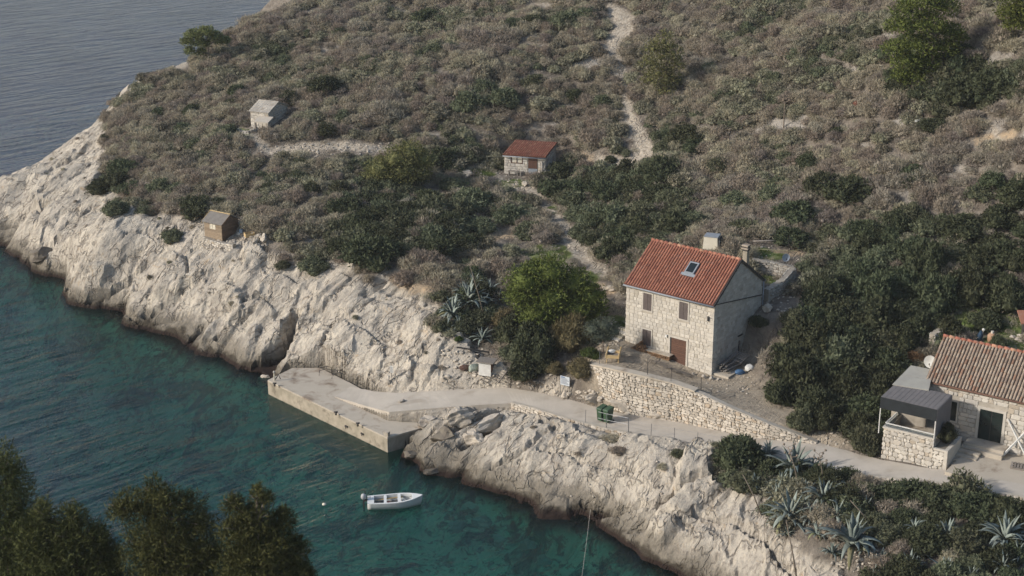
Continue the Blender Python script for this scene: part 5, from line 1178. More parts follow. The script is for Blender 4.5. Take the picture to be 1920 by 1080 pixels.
GREENP = [[(1420, 760), (1470, 640), (1500, 560), (1600, 430), (1700, 400), (1930, 340), (1930, 600), (1740, 640), (1700, 700), (1645, 845), (1560, 800)], [(610, 380), (740, 335), (900, 345), (970, 420), (900, 470), (760, 505), (640, 500)], [(1020, 330), (1260, 310), (1330, 430), (1190, 490), (1110, 470), (1060, 400)],
          [(1360, 830), (1600, 905), (1930, 930), (1930, 1160), (1660, 1160), (1600, 1000), (1500, 930)], [(930, 580), (1080, 560), (1150, 620), (1090, 700), (980, 700)], [(1640, 60), (1930, 100), (1930, 200), (1680, 200)], [(160, 320), (240, 300), (260, 380), (180, 370)], [(830, 560), (900, 510), (960, 560), (930, 640), (850, 640)]]
gp_ = np.zeros(len(cx_))
for p in GREENP: gp_ = np.maximum(gp_, 1 - sstep(-15, 12, sdist(p, qx, qy) + 14 * fbm(cx_ / 3, cy_ / 3, 541, 2)))
gsel = veg & (gp_ > .5); veg = veg & (~gsel | (rng.uniform(0, 1, len(cx_)) < .35))
put('dark_undergrowth', gsel & (rng.uniform(0, 1, len(cx_)) < .42), scrub_green + scrub_dark, 'dark green undergrowth filling the thickets', .75, 1.45)
put('grey_scrub', veg & (tg > -.15) & (tg < .55), scrub_grey, 'dry grey-brown scrub covering the hillside', .6, 1.15)
put('mauve_scrub', veg & (tg >= .55), scrub_mauve, 'mauve-brown dry scrub in patches on the hillside', .6, 1.15)
put('olive_scrub', veg & (tg <= -.15) & (tg > -.62), scrub_olive, 'dull olive scrub between the dry bushes', .6, 1.15)
put('green_scrub', veg & (tg <= -.62), scrub_green, 'green scrub between the dry bushes', .55, 1.05)
put('rock_scrub', rkbush, scrub_olive + scrub_grey, 'small tufts growing in cracks of the white rock', .15, .4)
sp2 = clear & (te < .3) & (pa < .5) & (rk < .3) & (rng.uniform(0, 1, len(cx_)) < .55); put('dry_grass', sp2, straw, 'pale dry grass tufts between the scrub', .35, .8)
ng_ = 5200; gxx = rng.uniform(-60, 60, 90000); gyy = rng.uniform(80, 180, 90000); gm = sample(m_grass, gxx, gyy) > .35; gxx, gyy = gxx[gm][:ng_], gyy[gm][:ng_]; gz = ground(gxx, gyy)
cx_, cy_, zz = gxx, gyy, gz + .06
put('green_grass', np.ones(len(gxx), bool), blades, 'short fresh green grass in small clearings', .25, .45)
# ---- pines and other trees: bark trunk with limbs that carry the needle clumps
def tree(name, g, H_, lobes, m, n, size, label, cat, group=None, elong=2.0, core=.5, trunk_r=.16, lean=(0, 0), shell=.35, low=-.8, trunk_m=None, upb=.25):
    t = empty(name, (g.x, g.y, g.z - .15), 0, label, cat, group); r = random.Random(len(label) + int(H_ * 10))
    tp = [Vector((lean[0] * s * s, lean[1] * s * s, H_ * s)) + Vector((r.uniform(-.08, .08) * H_ * .12, r.uniform(-.08, .08) * H_ * .12, 0)) * (1 if 0 < s else 0) for s in (0, .2, .4, .6, .8, .95)]
    mb = MB().tube(tp, [trunk_r * (1 - .8 * i / 5) for i in range(6)], 7)
    for l in lobes:
        c = Vector(l[:3]); k = min(range(6), key=lambda i: abs(tp[i].z - (c.z - .25 * (c - tp[i]).length))); b = tp[k]; mid = b.lerp(c, .5) + Vector((0, 0, .08 * (c - b).length))
        if (c - b).length > .3: mb.tube([b, mid, c], [trunk_r * .38, trunk_r * .24, trunk_r * .08], 5)
        for q in range(3):
            e = c + Vector((r.uniform(-1, 1) * l[3], r.uniform(-1, 1) * l[4], r.uniform(-.3, .8) * l[5])); mb.tube([mid.lerp(c, .5), e], [trunk_r * .12, trunk_r * .03], 4)
    mb.build('trunk', trunk_m or bark, t, True)
    link('crown', foliage('crown', lobes, n, size, m, 31 + len(label), elong, core, upb, shell, low=low), t); return t
def px_lobes(g, spec, yoff=0):
    """crown clumps given as (column, row, radius px, flatness, depth shift in m) -> local clumps over the trunk foot g"""
    out = []
    for (px, py, rp, fl, dy) in spec:
        Y = g.y + dy; x = (px - 960) / F; y = -(py - 540) / F; t = Y / (cP + y * sP); p = Vector((x * t, Y, CH + (-sP + y * cP) * t)); dep = Y * cP - (p.z - CH) * sP; r_ = rp * dep / F
        out.append((p.x - g.x, dy, p.z - g.z + .15, r_, r_ * 1.0, r_ * fl))
    return out
g = GP(392, 118)
tree('pine_tree', g, 2.6, px_lobes(g, [(362, 66, 17, .6, 0), (385, 60, 18, .6, 0), (403, 68, 16, .6, .3), (350, 78, 13, .6, -.2), (376, 80, 18, .5, 0), (414, 76, 15, .55, .6), (424, 74, 9, .6, .6), (356, 95, 11, .7, 0), (378, 97, 10, .7, .3)]), M_pinel, 6500, .10, 'wide flat-topped pine on the headland skyline against the sea', 'pine tree', trunk_r=.12)
g = GP(1247, 186)
tree('pine_tree', g, 4.6, px_lobes(g, [(1245, 78, 20, 1, 0), (1225, 92, 20, .8, 0), (1262, 98, 20, .8, 0), (1240, 108, 26, .8, .3), (1215, 118, 18, .7, -.2), (1268, 120, 18, .7, 0), (1235, 138, 26, .7, 0), (1258, 145, 22, .7, .3), (1218, 150, 18, .7, 0), (1248, 165, 20, .7, 0)]), M_pinel, 5500, .10, 'slender pale green pine with bare lower stem right of the hill track', 'pine tree', core=.25, trunk_r=.14)
g = GP(1745, 158)
tree('pine_tree', g, 6.8, px_lobes(g, [(1735, -6, 36, .7, 0), (1765, 12, 34, .6, .5), (1700, 18, 30, .6, 0), (1690, 48, 32, .5, -.3), (1735, 45, 40, .55, 0), (1778, 60, 34, .45, .6), (1680, 90, 28, .5, 0), (1720, 85, 40, .5, 0), (1765, 90, 34, .45, .3), (1795, 70, 20, .5, .5), (1700, 115, 32, .45, -.2), (1740, 120, 36, .45, .4), (1720, 145, 34, .4, 0), (1690, 140, 22, .5, 0)]), M_pine, 13000, .12, 'tall broad bright green pine on the upper right slope', 'pine tree', core=.4, trunk_r=.2)
g = GP(1925, 70)
tree('pine_tree', g, 5.5, px_lobes(g, [(1905, -12, 36, .6, 0), (1940, -5, 40, .6, 0), (1895, 22, 28, .5, 0), (1935, 30, 36, .5, 0), (1905, 45, 26, .5, 0)]), M_pine, 6000, .12, 'bright green pine cut by the top right corner', 'pine tree', core=.4, trunk_r=.18)
g = GP(1060, 640)
tree('pine_tree', g, 4.6, px_lobes(g, [(1030, 510, 38, .75, 0), (985, 528, 38, .75, -.2), (1075, 530, 38, .75, .2), (1105, 555, 32, .8, 0), (1035, 555, 48, .75, 0), (975, 555, 30, .8, 0), (1080, 575, 42, .75, 0), (1010, 585, 42, .75, -.2), (1045, 605, 34, .7, 0), (1095, 598, 28, .7, 0), (1000, 505, 24, .7, 0), (1120, 580, 20, .8, 0)]), M_pine, 15000, .11, 'dense round green pine left of the two-storey house', 'pine tree', core=.66, trunk_r=.2)
g = GP(760, 352)
tree('pine_tree', g, 3.6, px_lobes(g, [(770, 285, 26, .8, 0), (745, 298, 34, .75, 0), (790, 300, 26, .8, .2), (715, 318, 34, .7, -.2), (760, 322, 36, .7, 0), (700, 335, 24, .7, 0), (735, 342, 34, .6, 0), (790, 325, 22, .7, 0)]), M_pinel, 10000, .10, 'pale yellow-green spreading pine on the slope left of the red-roofed hut', 'pine tree', core=.6, trunk_r=.14)
# small olive tree at the terrace corner
g = GP(1130, 662)
tree('olive_tree', g, 1.9, px_lobes(g, [(1112, 618, 20, .8, 0), (1135, 612, 22, .8, 0), (1152, 622, 16, .8, 0), (1125, 630, 20, .7, 0)]), M_ggreen, 3500, .05, 'small grey-green olive tree with thin bare stem at the terrace corner', 'olive tree', core=.55, trunk_r=.06, elong=2)
# foreground pines on the camera's side
FG = [('big dark pine cut by the left edge of the picture', 50, -10, [(5, 875, 42, 1.1, 0), (-15, 920, 70, 1, 0), (25, 905, 40, 1, 0), (30, 960, 55, .9, .5), (-20, 1000, 80, 1, 0), (45, 1020, 60, 1, 0), (20, 1080, 80, 1, 0)]),
      ('dark foreground pine with two low tops, left of the domed one', 49, 130, [(82, 965, 22, 1.4, 0), (70, 1005, 48, .9, 0), (135, 972, 30, 1.0, 0), (140, 1010, 50, .9, 0), (185, 1010, 26, 1.2, 0), (95, 1060, 70, .9, 0), (170, 1065, 60, .9, 0), (205, 1040, 28, 1, 0)]),
      ('dark foreground pine with the broad domed crown', 48, 300, [(290, 925, 24, 1.3, 0), (250, 950, 38, .9, 0), (310, 950, 44, .9, 0), (355, 950, 34, .9, .3), (225, 958, 26, .9, 0), (290, 985, 60, .8, 0), (375, 985, 34, .8, 0), (350, 1020, 60, .8, 0), (270, 1040, 50, .8, 0), (400, 1050, 34, .9, 0), (330, 1080, 70, .8, 0)]),
      ('dark foreground pine with a bare forked top, rightmost of the row', 47, 480, [(483, 925, 14, 1.2, 0), (440, 950, 24, .9, 0), (500, 935, 14, .9, 0), (475, 975, 36, .9, 0), (530, 975, 26, .9, .3), (445, 1000, 38, .8, 0), (510, 1015, 50, .8, 0), (555, 1030, 26, .9, 0), (470, 1055, 60, .8, 0), (545, 1075, 40, .8, 0), (575, 1075, 12, 1, 0)])]
for lab, Y, pxc, spec in FG:
    zg = float(near_z(np.array(((pxc - 960) / F * Y * 1.1)), np.array(float(Y)))); g = Vector(((pxc - 960) / F * Y * 1.12, Y, zg)); lb = px_lobes(g, spec); top = max(l[2] for l in lb)
    ex = [(l[0], l[1] + .8, l[2] - 1.5, l[3], l[4], l[5]) for l in lb[len(lb) // 2:]]
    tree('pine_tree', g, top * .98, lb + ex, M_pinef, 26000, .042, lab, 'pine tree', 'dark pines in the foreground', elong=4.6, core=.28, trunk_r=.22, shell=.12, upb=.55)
tg_ = empty('dead_branch', (0, 0, 0))
bpy.data.objects.remove(tg_)
# ---- agaves: rosette of thick blue-grey leaves
agm = leafmat('agave_leaf', (.15, .18, .16), (.27, .30, .26), 2.0, .22, .05); agy = leafmat('yellowing_agave_leaf', (.20, .20, .10), (.26, .25, .14), 2.0, .2, .05); deadm = pmat('dead_stalk', (.22, .18, .14), (.15, .12, .09), 6, .9, .3, 20, .1)
def agave_leaf(seed, droop):
    r = random.Random(seed); v = []; f = []; n = 6; ang_ = .15; p = Vector((0, 0, 0))
    for i in range(n + 1):
        s = i / n; w = .085 * (1 - s) ** .6 * (1 + .9 * math.sin(s * math.pi) * .5) if i < n else .004; a = droop * s * s * 1.4
        d = Vector((math.cos(-a), 0, math.sin(-a)))
        if i: p = p + d / n
        up = Vector((math.sin(a), 0, math.cos(a))); v += [tuple(p + Vector((0, -w, 0)) + up * w * .7), tuple(p), tuple(p + Vector((0, w, 0)) + up * w * .7), tuple(p - up * .02 * (1 - s))]
    for i in range(n):
        o = i * 4; f += [(o, o + 1, o + 5, o + 4), (o + 1, o + 2, o + 6, o + 5), (o + 2, o + 3, o + 7, o + 6), (o + 3, o, o + 4, o + 7)]
    return MB().add(v, f)
AL = [agave_leaf(i, d).mesh('agave_leaf', agm if i < 4 else agy, True) for i, d in enumerate((.1, .5, .9, 1.5, 1.3))]
AG = [(880, 560, 42, 'largest blue-grey agave of the clump above the cliff'), (850, 585, 34, 'left agave of the clump above the cliff'), (918, 545, 22, 'small agave at the top of the clump above the cliff'), (905, 632, 26, 'lone agave above the white box on the rock'), (905, 575, 26, 'agave half hidden on the right of the cliff-top clump'),
      (1488, 872, 52, 'big agave growing beside the road behind the round dark bush'), (1482, 962, 50, 'drooping agave hanging over the white rock edge'), (1545, 935, 48, 'agave in the middle of the roadside clump'), (1597, 1008, 58, 'large upright agave at the lower end of the roadside clump'), (1777, 1003, 34, 'single agave in the dark bushes below the terrace'),
      (1884, 1003, 48, 'large agave at the right edge in the dark bushes'), (1441, 850, 26, 'pale agave between the round bush and the road'), (1622, 955, 24, 'small agave at the edge of the dark bushes'), (1880, 1062, 30, 'agave low at the right edge of the picture'), (1772, 1075, 34, 'agave cut by the bottom edge, centre one of three'),
      (1705, 1062, 30, 'agave cut by the bottom edge, left one of three'), (1725, 1040, 18, 'tiny agave above the bottom row of agaves'), (1352, 868, 16, 'tiny agave in front of the round dark bush'), (1465, 905, 26, 'small agave under the big roadside agave'), (1532, 1000, 26, 'low agave left of the large upright one'), (1655, 1045, 18, 'tiny agave on the bare soil below the clump'), (1612, 935, 24, 'agave half sunk in the dark bushes near the road'), (1715, 990, 22, 'pale lone agave with few leaves in the dark bushes')]
ra_ = random.Random(9)
for px, py, rp, lab in AG:
    g = GP(px, py + rp * .35); dep = g.y * cP - (g.z - CH) * sP; L = rp * dep / F * 1.2; lift = .15 if rp > 20 else .05
    a = empty('agave', (g.x, g.y, g.z + lift), ra_.uniform(0, 6), lab, 'agave', 'blue-grey agaves'); nl = 34 if rp > 30 else 22
    MB().tube([(0, 0, -.5), (0, 0, .12)], [.12 * L, .10 * L], 8).build('stem', deadm, a, True)
    for i in range(nl):
        el = R(ra_.uniform(68, 84)) if i < nl * .2 else R(ra_.uniform(12, 62)); az = i * 2.39996 + ra_.uniform(-.2, .2); k = 0 if el > 1.1 else ra_.choice((1, 1, 2, 2, 3)); k = 4 if (ra_.random() < .2 and el < .6) else k
        o = link('leaf', AL[k], a, (math.cos(az) * .05, math.sin(az) * .05, .06), (0, -el, az), (L * ra_.uniform(.8, 1.08),) * 3)
ag_items = []
for px, py, rp in [(1520, 880, 34), (1560, 905, 30), (1455, 925, 26), (1510, 925, 30), (1570, 960, 34), (1520, 965, 28), (1475, 1000, 22), (1560, 1035, 26), (1620, 1030, 22), (1640, 1080, 26), (1745, 1020, 20), (1830, 1030, 24), (1910, 1035, 30), (1820, 1080, 28), (1850, 985, 20), (1415, 905, 20), (860, 610, 20), (890, 530, 22), (870, 545, 24), (935, 560, 18)]:
    g = GP(px, py + rp * .35); dep = g.y * cP - (g.z - CH) * sP; L = rp * dep / F * 1.2; a = empty('agave', (g.x, g.y, g.z + .1), ra_.uniform(0, 6), 'x', 'agave', 'blue-grey agaves')
    MB().tube([(0, 0, -.5), (0, 0, .12)], [.12 * L, .10 * L], 8).build('stem', deadm, a, True)
    for i in range(20):
        el = R(ra_.uniform(66, 84)) if i < 5 else R(ra_.uniform(8, 60)); az = i * 2.39996 + ra_.uniform(-.2, .2); k = 0 if el > 1.1 else ra_.choice((1, 1, 2, 2, 3, 4))
        link('leaf', AL[k], a, (math.cos(az) * .05, math.sin(az) * .05, .06), (0, -el, az), (L * ra_.uniform(.75, 1.08),) * 3)
    ag_items.append((a, px, py, ('broad' if rp > 27 else 'small') + ' spiky blue-grey', 'agave'))
LM += [('the round bush beside the road', 1400, 860), ('the big roadside agave', 1488, 872), ('the large upright agave', 1597, 1008), ('the cliff-top agave clump', 880, 560)]
label_plants(ag_items)
STALK = [((1075 - 0, 0), None)]
def stalk(a, b, r_, lab, za=None, hb=2.0, flower=False):
    g = GP(*a); top = PV(b[0], b[1], g, Vector((1, 0, 0))); mb = MB().tube([g - Vector((0, 0, .2)), g.lerp(top, .5) + Vector((.03, 0, 0)), top], [r_, r_ * .8, r_ * .4], 6)
    o = empty('flower_stalk', tuple(g), 0, lab, 'dead stalk', 'dead agave flower stalks'); mb.v = [tuple(Vector(v) - g) for v in mb.v]; mb.build('stem', deadm, o, True)
    if flower:
        m2 = MB(); rr = random.Random(3); t = top - g
        for k in range(9):
            s = t * (1 - .05 * k); e = s + Vector((math.cos(k * 2.4) * .35, math.sin(k * 2.4) * .35, .14)); m2.tube([s, e], [.02, .012], 4); m2.tube([e, e + Vector((0, 0, .06)), e + Vector((0, 0, .12))], [.05, .08, .04], 6)
        m2.build('seed_heads', deadm, o)
stalk((912, 606), (880, 495), .045, 'long thin dead stalk leaning left over the cliff-top agaves')
stalk((1430, 965), (1393, 890), .05, 'dead stalk leaning over the rock edge left of the drooping agave')
stalk((1500, 915), (1478, 838), .05, 'dead branched stalk standing in the big roadside agave', flower=True)
stalk((1545, 915), (1536, 850), .04, 'thin dead stalk with seed heads beside the road', flower=True)
stalk((1500, 1120), (1474, 975), .06, 'long dead stalk hanging down the white rock')
stalk((1640, 990), (1594, 938), .05, 'dead stalk lying over the dark bushes')
# ================================================================== SMALLER THINGS
rockm = pmat('loose_limestone', (.48, .42, .34), (.34, .30, .25), 1.2, .92, .9, 7, .12, (.22, .19, .155), dscale=1.0)
rockw = pmat('wet_brown_rock', (.17, .145, .11), (.11, .09, .07), 1.2, .7, .9, 7, .1)
def boulder_mesh(seed, m, sub=3, cuts=16):
    r = random.Random(seed); bm = bmesh.new(); bmesh.ops.create_icosphere(bm, subdivisions=sub, radius=1.0)
    for _ in range(cuts):
        n = Vector((r.gauss(0, 1), r.gauss(0, 1), r.gauss(0, 1))).normalized(); d = r.uniform(.48, .82)
        for v in bm.verts:
            k = v.co.dot(n) - d
            if k > 0: v.co -= n * k * .95
    for v in bm.verts: v.co *= 1 + .16 * float(fbm(v.co.x * 2.2 + seed, v.co.y * 2.2 + v.co.z * 2.6, 5, 4))
    me = bpy.data.meshes.new('boulder'); bm.to_mesh(me); bm.free(); me.materials.append(m); return me
BM = [boulder_mesh(i, rockm, 4) for i in range(6)]; BMS = [boulder_mesh(i + 20, rockm, 2, 7) for i in range(5)]; BMW = [boulder_mesh(i + 40, rockw) for i in range(4)]
def px2m(g, rp): return rp * (g.y * cP - (g.z - CH) * sP) / F
rr = random.Random(17)
for px, py, rx_, ry_, rz_, yaw, lab in [
    (803, 792, 26, 30, 17, .3, 'rough pale boulder on the inner corner of the quay'), (860, 782, 34, 30, 20, .9, 'wide pale boulder just below the road beside the quay'), (832, 812, 30, 34, 20, .2, 'brownish boulder over the water right of the quay end'),
    (920, 792, 46, 20, 20, .75, 'long smooth pale slab leaning below the kerb'), (888, 822, 22, 34, 18, .6, 'boulder wedged under the long smooth slab'), (770, 852, 22, 16, 8, .1, 'low dark boulder in the water at the quay corner'),
    (812, 884, 26, 10, 6, .5, 'flat brown tongue of rock reaching into the bay'), (76, 478, 26, 22, 18, .5, 'dark grey boulder at the waterline of the headland'), (500, 714, 16, 14, 7, 0, 'flat pale rock in the water at the far corner of the quay'),
    (1060, 740, 12, 12, 9, .3, 'pale stone behind the information board'), (1112, 744, 22, 14, 14, .5, 'big pale boulder at the left foot of the retaining wall'), (1166, 757, 30, 12, 12, -.3, 'flat pale boulder under the retaining wall behind the bins'), (1232, 776, 22, 9, 9, -.3, 'low boulder under the middle of the retaining wall'),
    (876, 327, 17, 10, 9, .2, 'pale flat boulder left of the red-roofed hut'), (496, 446, 11, 10, 10, 1, 'white boulder right of the wooden shed'), (480, 452, 9, 8, 6, 1, 'small white block right of the wooden shed'),
    (1440, 578, 12, 10, 10, .3, 'grey boulder behind the gable of the two-storey house'), (1470, 590, 12, 10, 9, .3, 'grey boulder upslope behind the two-storey house'), (1505, 585, 9, 8, 12, .3, 'upright grey boulder by the dark bushes behind the house'), (1150, 540, 24, 10, 6, 0, 'flat grey slab left of the two-storey house'), (985, 345, 8, 6, 6, 0, 'grey stone on the grass below the red-roofed hut')]:
    g = GP(px, py + rz_ * .4); s = px2m(g, 1); under = 'water' in lab or 'brown' in lab or 'bay' in lab
    tag(link('boulder', (BMW if ('dark' in lab or 'brown' in lab) else BM)[rr.randrange(4)], None, (g.x, g.y, max(g.z, -.2) + rz_ * s * .25), (rr.uniform(-.2, .2), rr.uniform(-.2, .2), yaw), (rx_ * s, ry_ * s, rz_ * s * 1.05)), lab, 'boulder')
for px, py, rx_, ry_, lab in [(905, 980, 26, 20, 'widest pale flat rock under the water off the cliff'), (727, 1025, 17, 14, 'lone flat rock under the water below the boat'), (937, 1012, 17, 14, 'small submerged rock below the widest one'), (858, 985, 24, 18, 'dim flat submerged rock left of the widest one'), (990, 1020, 20, 14, 'flat submerged rock near the foot of the cliff'), (880, 950, 22, 14, 'submerged slab between the boat and the cliff'), (1020, 1050, 20, 16, 'submerged rock low in the bay near the cliff')]:
    w = W(px, py, -.8); gz = float(ground(w.x, w.y)); s = px2m(w, 1)
    tag(link('boulder', BM[rr.randrange(6)], None, (w.x, w.y, -.85), (0, 0, rr.uniform(0, 3)), (rx_ * s, ry_ * s * 1.3, .38)), lab, 'boulder', 'rocks under the clear water')
# scattered rubble nobody counts, in the clearings and on the rock ledges
rp_ = []
for (x0, x1, y0, y1, n, s0, s1) in [(1040, 1130, 732, 762, 90, .06, .22), (900, 1060, 700, 728, 70, .05, .16), (380, 440, 449, 466, 90, .06, .17), (455, 505, 440, 462, 50, .05, .18), (880, 1010, 325, 350, 60, .04, .13), (960, 1010, 372, 392, 50, .06, .2), (1150, 1330, 745, 800, 60, .04, .12), (1300, 1420, 700, 740, 60, .03, .09), (1420, 1500, 540, 600, 60, .05, .16), (1560, 1700, 1000, 1075, 220, .04, .14), (1500, 1640, 790, 860, 110, .04, .13), (600, 840, 560, 720, 60, .03, .09), (1050, 1350, 820, 950, 60, .03, .1), (1110, 1170, 598, 660, 50, .05, .15), (1740, 1920, 880, 905, 30, .04, .1), (830, 905, 655, 710, 60, .05, .2), (1810, 1915, 640, 672, 30, .05, .12), (1360, 1500, 455, 500, 40, .04, .12), (1090, 1220, 200, 310, 50, .03, .10), (1120, 1190, 30, 190, 50, .03, .10), (990, 1120, 350, 500, 120, .03, .1), (490, 740, 268, 296, 110, .05, .16)]:
    for _ in range(n):
        g = GP(rr.uniform(x0, x1), rr.uniform(y0, y1))
        if g.z < .5 or sdist(ROADP, np.array([g.x]), np.array([g.y]))[0] < .15: continue
        rp_.append((g, rr.uniform(s0, s1)))
gn_scatter('loose_stones', [(p.x, p.y, p.z + .2 * s) for p, s in rp_], [rr.uniform(0, 6.28) for _ in rp_], [(s * rr.uniform(.8, 1.4), s, s * rr.uniform(.5, .9)) for _, s in rp_], BMS, 'loose pale stones scattered in the clearings and on the rock')

# ---- boat
def z1b(x, y): return (660 + x / 12.8, 900 + y / 12.8)
bs_ = W(*z1b(400, 655), .05); bow = W(*z1b(1640, 400), .35); L_ = 4.0
ang_b = math.atan2(bow.y - bs_.y, bow.x - bs_.x) + .12; bo = W(*z1b(330, 470), .45); sl0 = (Vector((bow.x, bow.y, 0)) - Vector((bo.x, bo.y, 0))).length
bt = empty('rowing_boat', (bo.x + .1, bo.y - .02, 0), math.atan2(W(*z1b(1660, 345), .62).y - bo.y, W(*z1b(1660, 345), .62).x - bo.x) - .02, 'small white open motorboat floating on green water in the bay', 'boat')
BL = (W(*z1b(1660, 345), .62) - bo).length; BW = .64
def half(s): return BW * (.84 + .16 * math.sin(min(s, .5) * math.pi)) * (1 if s < .5 else max(0, 1 - ((s - .5) / .5) ** 2.3))
def sheer(s): return .44 + .20 * s ** 2.2
v = []; f = []; ns = 14
for i in range(ns + 1):
    s = i / ns; x = s * BL; b_ = half(s) + .012; zz_ = sheer(s); rk_ = .10 * (1 if s > .9 else 0)
    prof = [(b_, zz_), (b_ * .93, zz_ * .45), (b_ * .70, -.10), (0, -.22 + .15 * s ** 3), (-b_ * .70, -.10), (-b_ * .93, zz_ * .45), (-b_, zz_)]
    for (y, z) in prof: v.append((x - .10 * (zz_ - z) * s * 2.2, y, z))
for i in range(ns):
    for k in range(6): o = i * 7 + k; f.append((o, o + 1, o + 8, o + 7))
f.append(tuple(range(7)))
hullp = pmat('boat_white_gelcoat', (.66, .66, .64), (.58, .58, .56), 2, .35, .05, 10, 0); hb_ = MB().add(v, f).build('hull', hullp, bt, True)
def deckstrip(s0, s1, ins, dz=0, full=True):
    v = []; f = []; n = 8
    for i in range(n + 1):
        s = s0 + (s1 - s0) * i / n; v += [(s * BL, half(s) * .99, sheer(s) + dz), (s * BL, -half(s) * .99, sheer(s) + dz)]
    for i in range(n): f.append((2 * i, 2 * i + 2, 2 * i + 3, 2 * i + 1))
    return v, f
def inner(s0, s1): pass
gw = MB()
for sgn in (1, -1):
    v = []; f = []; n = 16
    for i in range(n + 1):
        s = .02 + .96 * i / n; h0 = half(s); h1 = max(0, h0 - .10); v += [(s * BL, sgn * h0, sheer(s) + .01), (s * BL, sgn * h1, sheer(s) + .01), (s * BL, sgn * h1, sheer(s) - .20), (s * BL, sgn * (h0 + .015), sheer(s) - .03)]
    for i in range(n): o = 4 * i; f += [(o, o + 1, o + 5, o + 4), (o + 1, o + 2, o + 6, o + 5), (o, o + 4, o + 7, o + 3)]
    gw.add(v, f)
gw.build('gunwale', hullp, bt)
for nm, s0, s1 in (('stern_deck', 0, .12), ('foredeck', .80, .99)):
    v, f = deckstrip(s0, s1, 0, .012); MB().add(v, f).build(nm, hullp, bt)
for s0, s1 in ((.295, .345), (.545, .60)):
    v, f = deckstrip(s0, s1, 0, .0); v2 = [(x, y, z - .12) for x, y, z in v]; mb = MB().add(v, f); mb.add(v2, f); mb.build('thwart', hullp, bt)
floor_m = pmat('boat_floor', (.16, .165, .15), (.11, .115, .105), 6, .7, .2, 20, 0)
v = []; f = []
for i in range(9): s = .05 + .8 * i / 8; v += [(s * BL, half(s) * .8, .08), (s * BL, -half(s) * .8, .08)]
for i in range(8): f.append((2 * i, 2 * i + 2, 2 * i + 3, 2 * i + 1))
MB().add(v, f).build('floor', floor_m, bt)
om = MB().tube([(-.26, 0, .50), (-.24, 0, .60), (-.22, 0, .78), (-.20, 0, .86)], [.10, .17, .16, .06], 10).build('outboard_motor', pmat('grey_motor_cowl', (.40, .40, .40), (.34, .34, .34), 3, .4, 0, 5, 0), bt, True)
MB().box(-.27, -.18, -.05, .05, -.35, .50).box(-.20, .02, -.06, .06, .36, .50).build('shaft', darkm, om); MB().tube([(-.1, 0, .62), (.22, .06, .60)], .02, 6).build('tiller', darkm, om)
redm = pmat('red_plastic', (.34, .02, .03), (.28, .02, .03), 3, .4, 0, 5, 0)
def put_in(name, lab, cat, x, y, z, mb, m, sm=False): o = tag(mb.build(name, m, None, sm), lab, cat); o.location = bt.location + Vector((math.cos(bt.rotation_euler.z) * x - math.sin(bt.rotation_euler.z) * y, math.sin(bt.rotation_euler.z) * x + math.cos(bt.rotation_euler.z) * y, z)); o.rotation_euler = (0, 0, bt.rotation_euler.z); return o
put_in('fuel_can', 'small red fuel can on the floor of the white boat', 'fuel can', BL * .38, -.12, .08, MB().box(-.12, .12, -.09, .09, 0, .2).box(-.05, .05, -.03, .03, .2, .25), redm)
put_in('fender', 'round white fender ball in the front of the white boat', 'fender', BL * .64, .12, .10, MB().tube([(0, 0, 0), (0, 0, .04), (0, 0, .13), (0, 0, .22), (0, 0, .26)], [.03, .10, .14, .10, .03], 10), whitep, True)
put_in('oars', 'pair of pale wooden oars lying in the white boat', 'oars', BL * .20, .1, .25, MB().bar((-.2, .02, .05), (1.5, .22, .14), .035).bar((-.1, .10, .05), (1.5, .30, .14), .035), pine_w)
put_in('gear_bag', 'dark bag in the stern of the white boat', 'bag', BL * .20, -.05, .08, MB().tube([(-.15, 0, .1), (0, .03, .12), (.16, .02, .1)], [.06, .13, .07], 8), darkm, True)
w = W(608, 946, 0); b_ = empty('mooring_buoy', (w.x, w.y, 0), 0, 'small yellowish white mooring buoy floating left of the boat', 'buoy')
MB().tube([(0, 0, -.10), (0, 0, -.04), (0, 0, .06), (0, 0, .11)], [.05, .14, .13, .04], 12).build('float', cream, b_, True); MB().tube([(0, 0, .1), (0, 0, .17)], .02, 6).build('eye', steel, b_)
g = GP(1107, 962); e = W(1088, 1110, .0); mr = empty('mooring_rope', tuple(g), 0, 'thin pale rope running from the cliff foot into the bay', 'rope'); P_ = []
for i in range(13): t = i / 12; p = g.lerp(e, t) - g; P_.append(p + Vector((0, 0, .25 - .5 * math.sin(t * math.pi) * .25)))
MB().tube(P_, .009, 5).build('line', trim, mr)
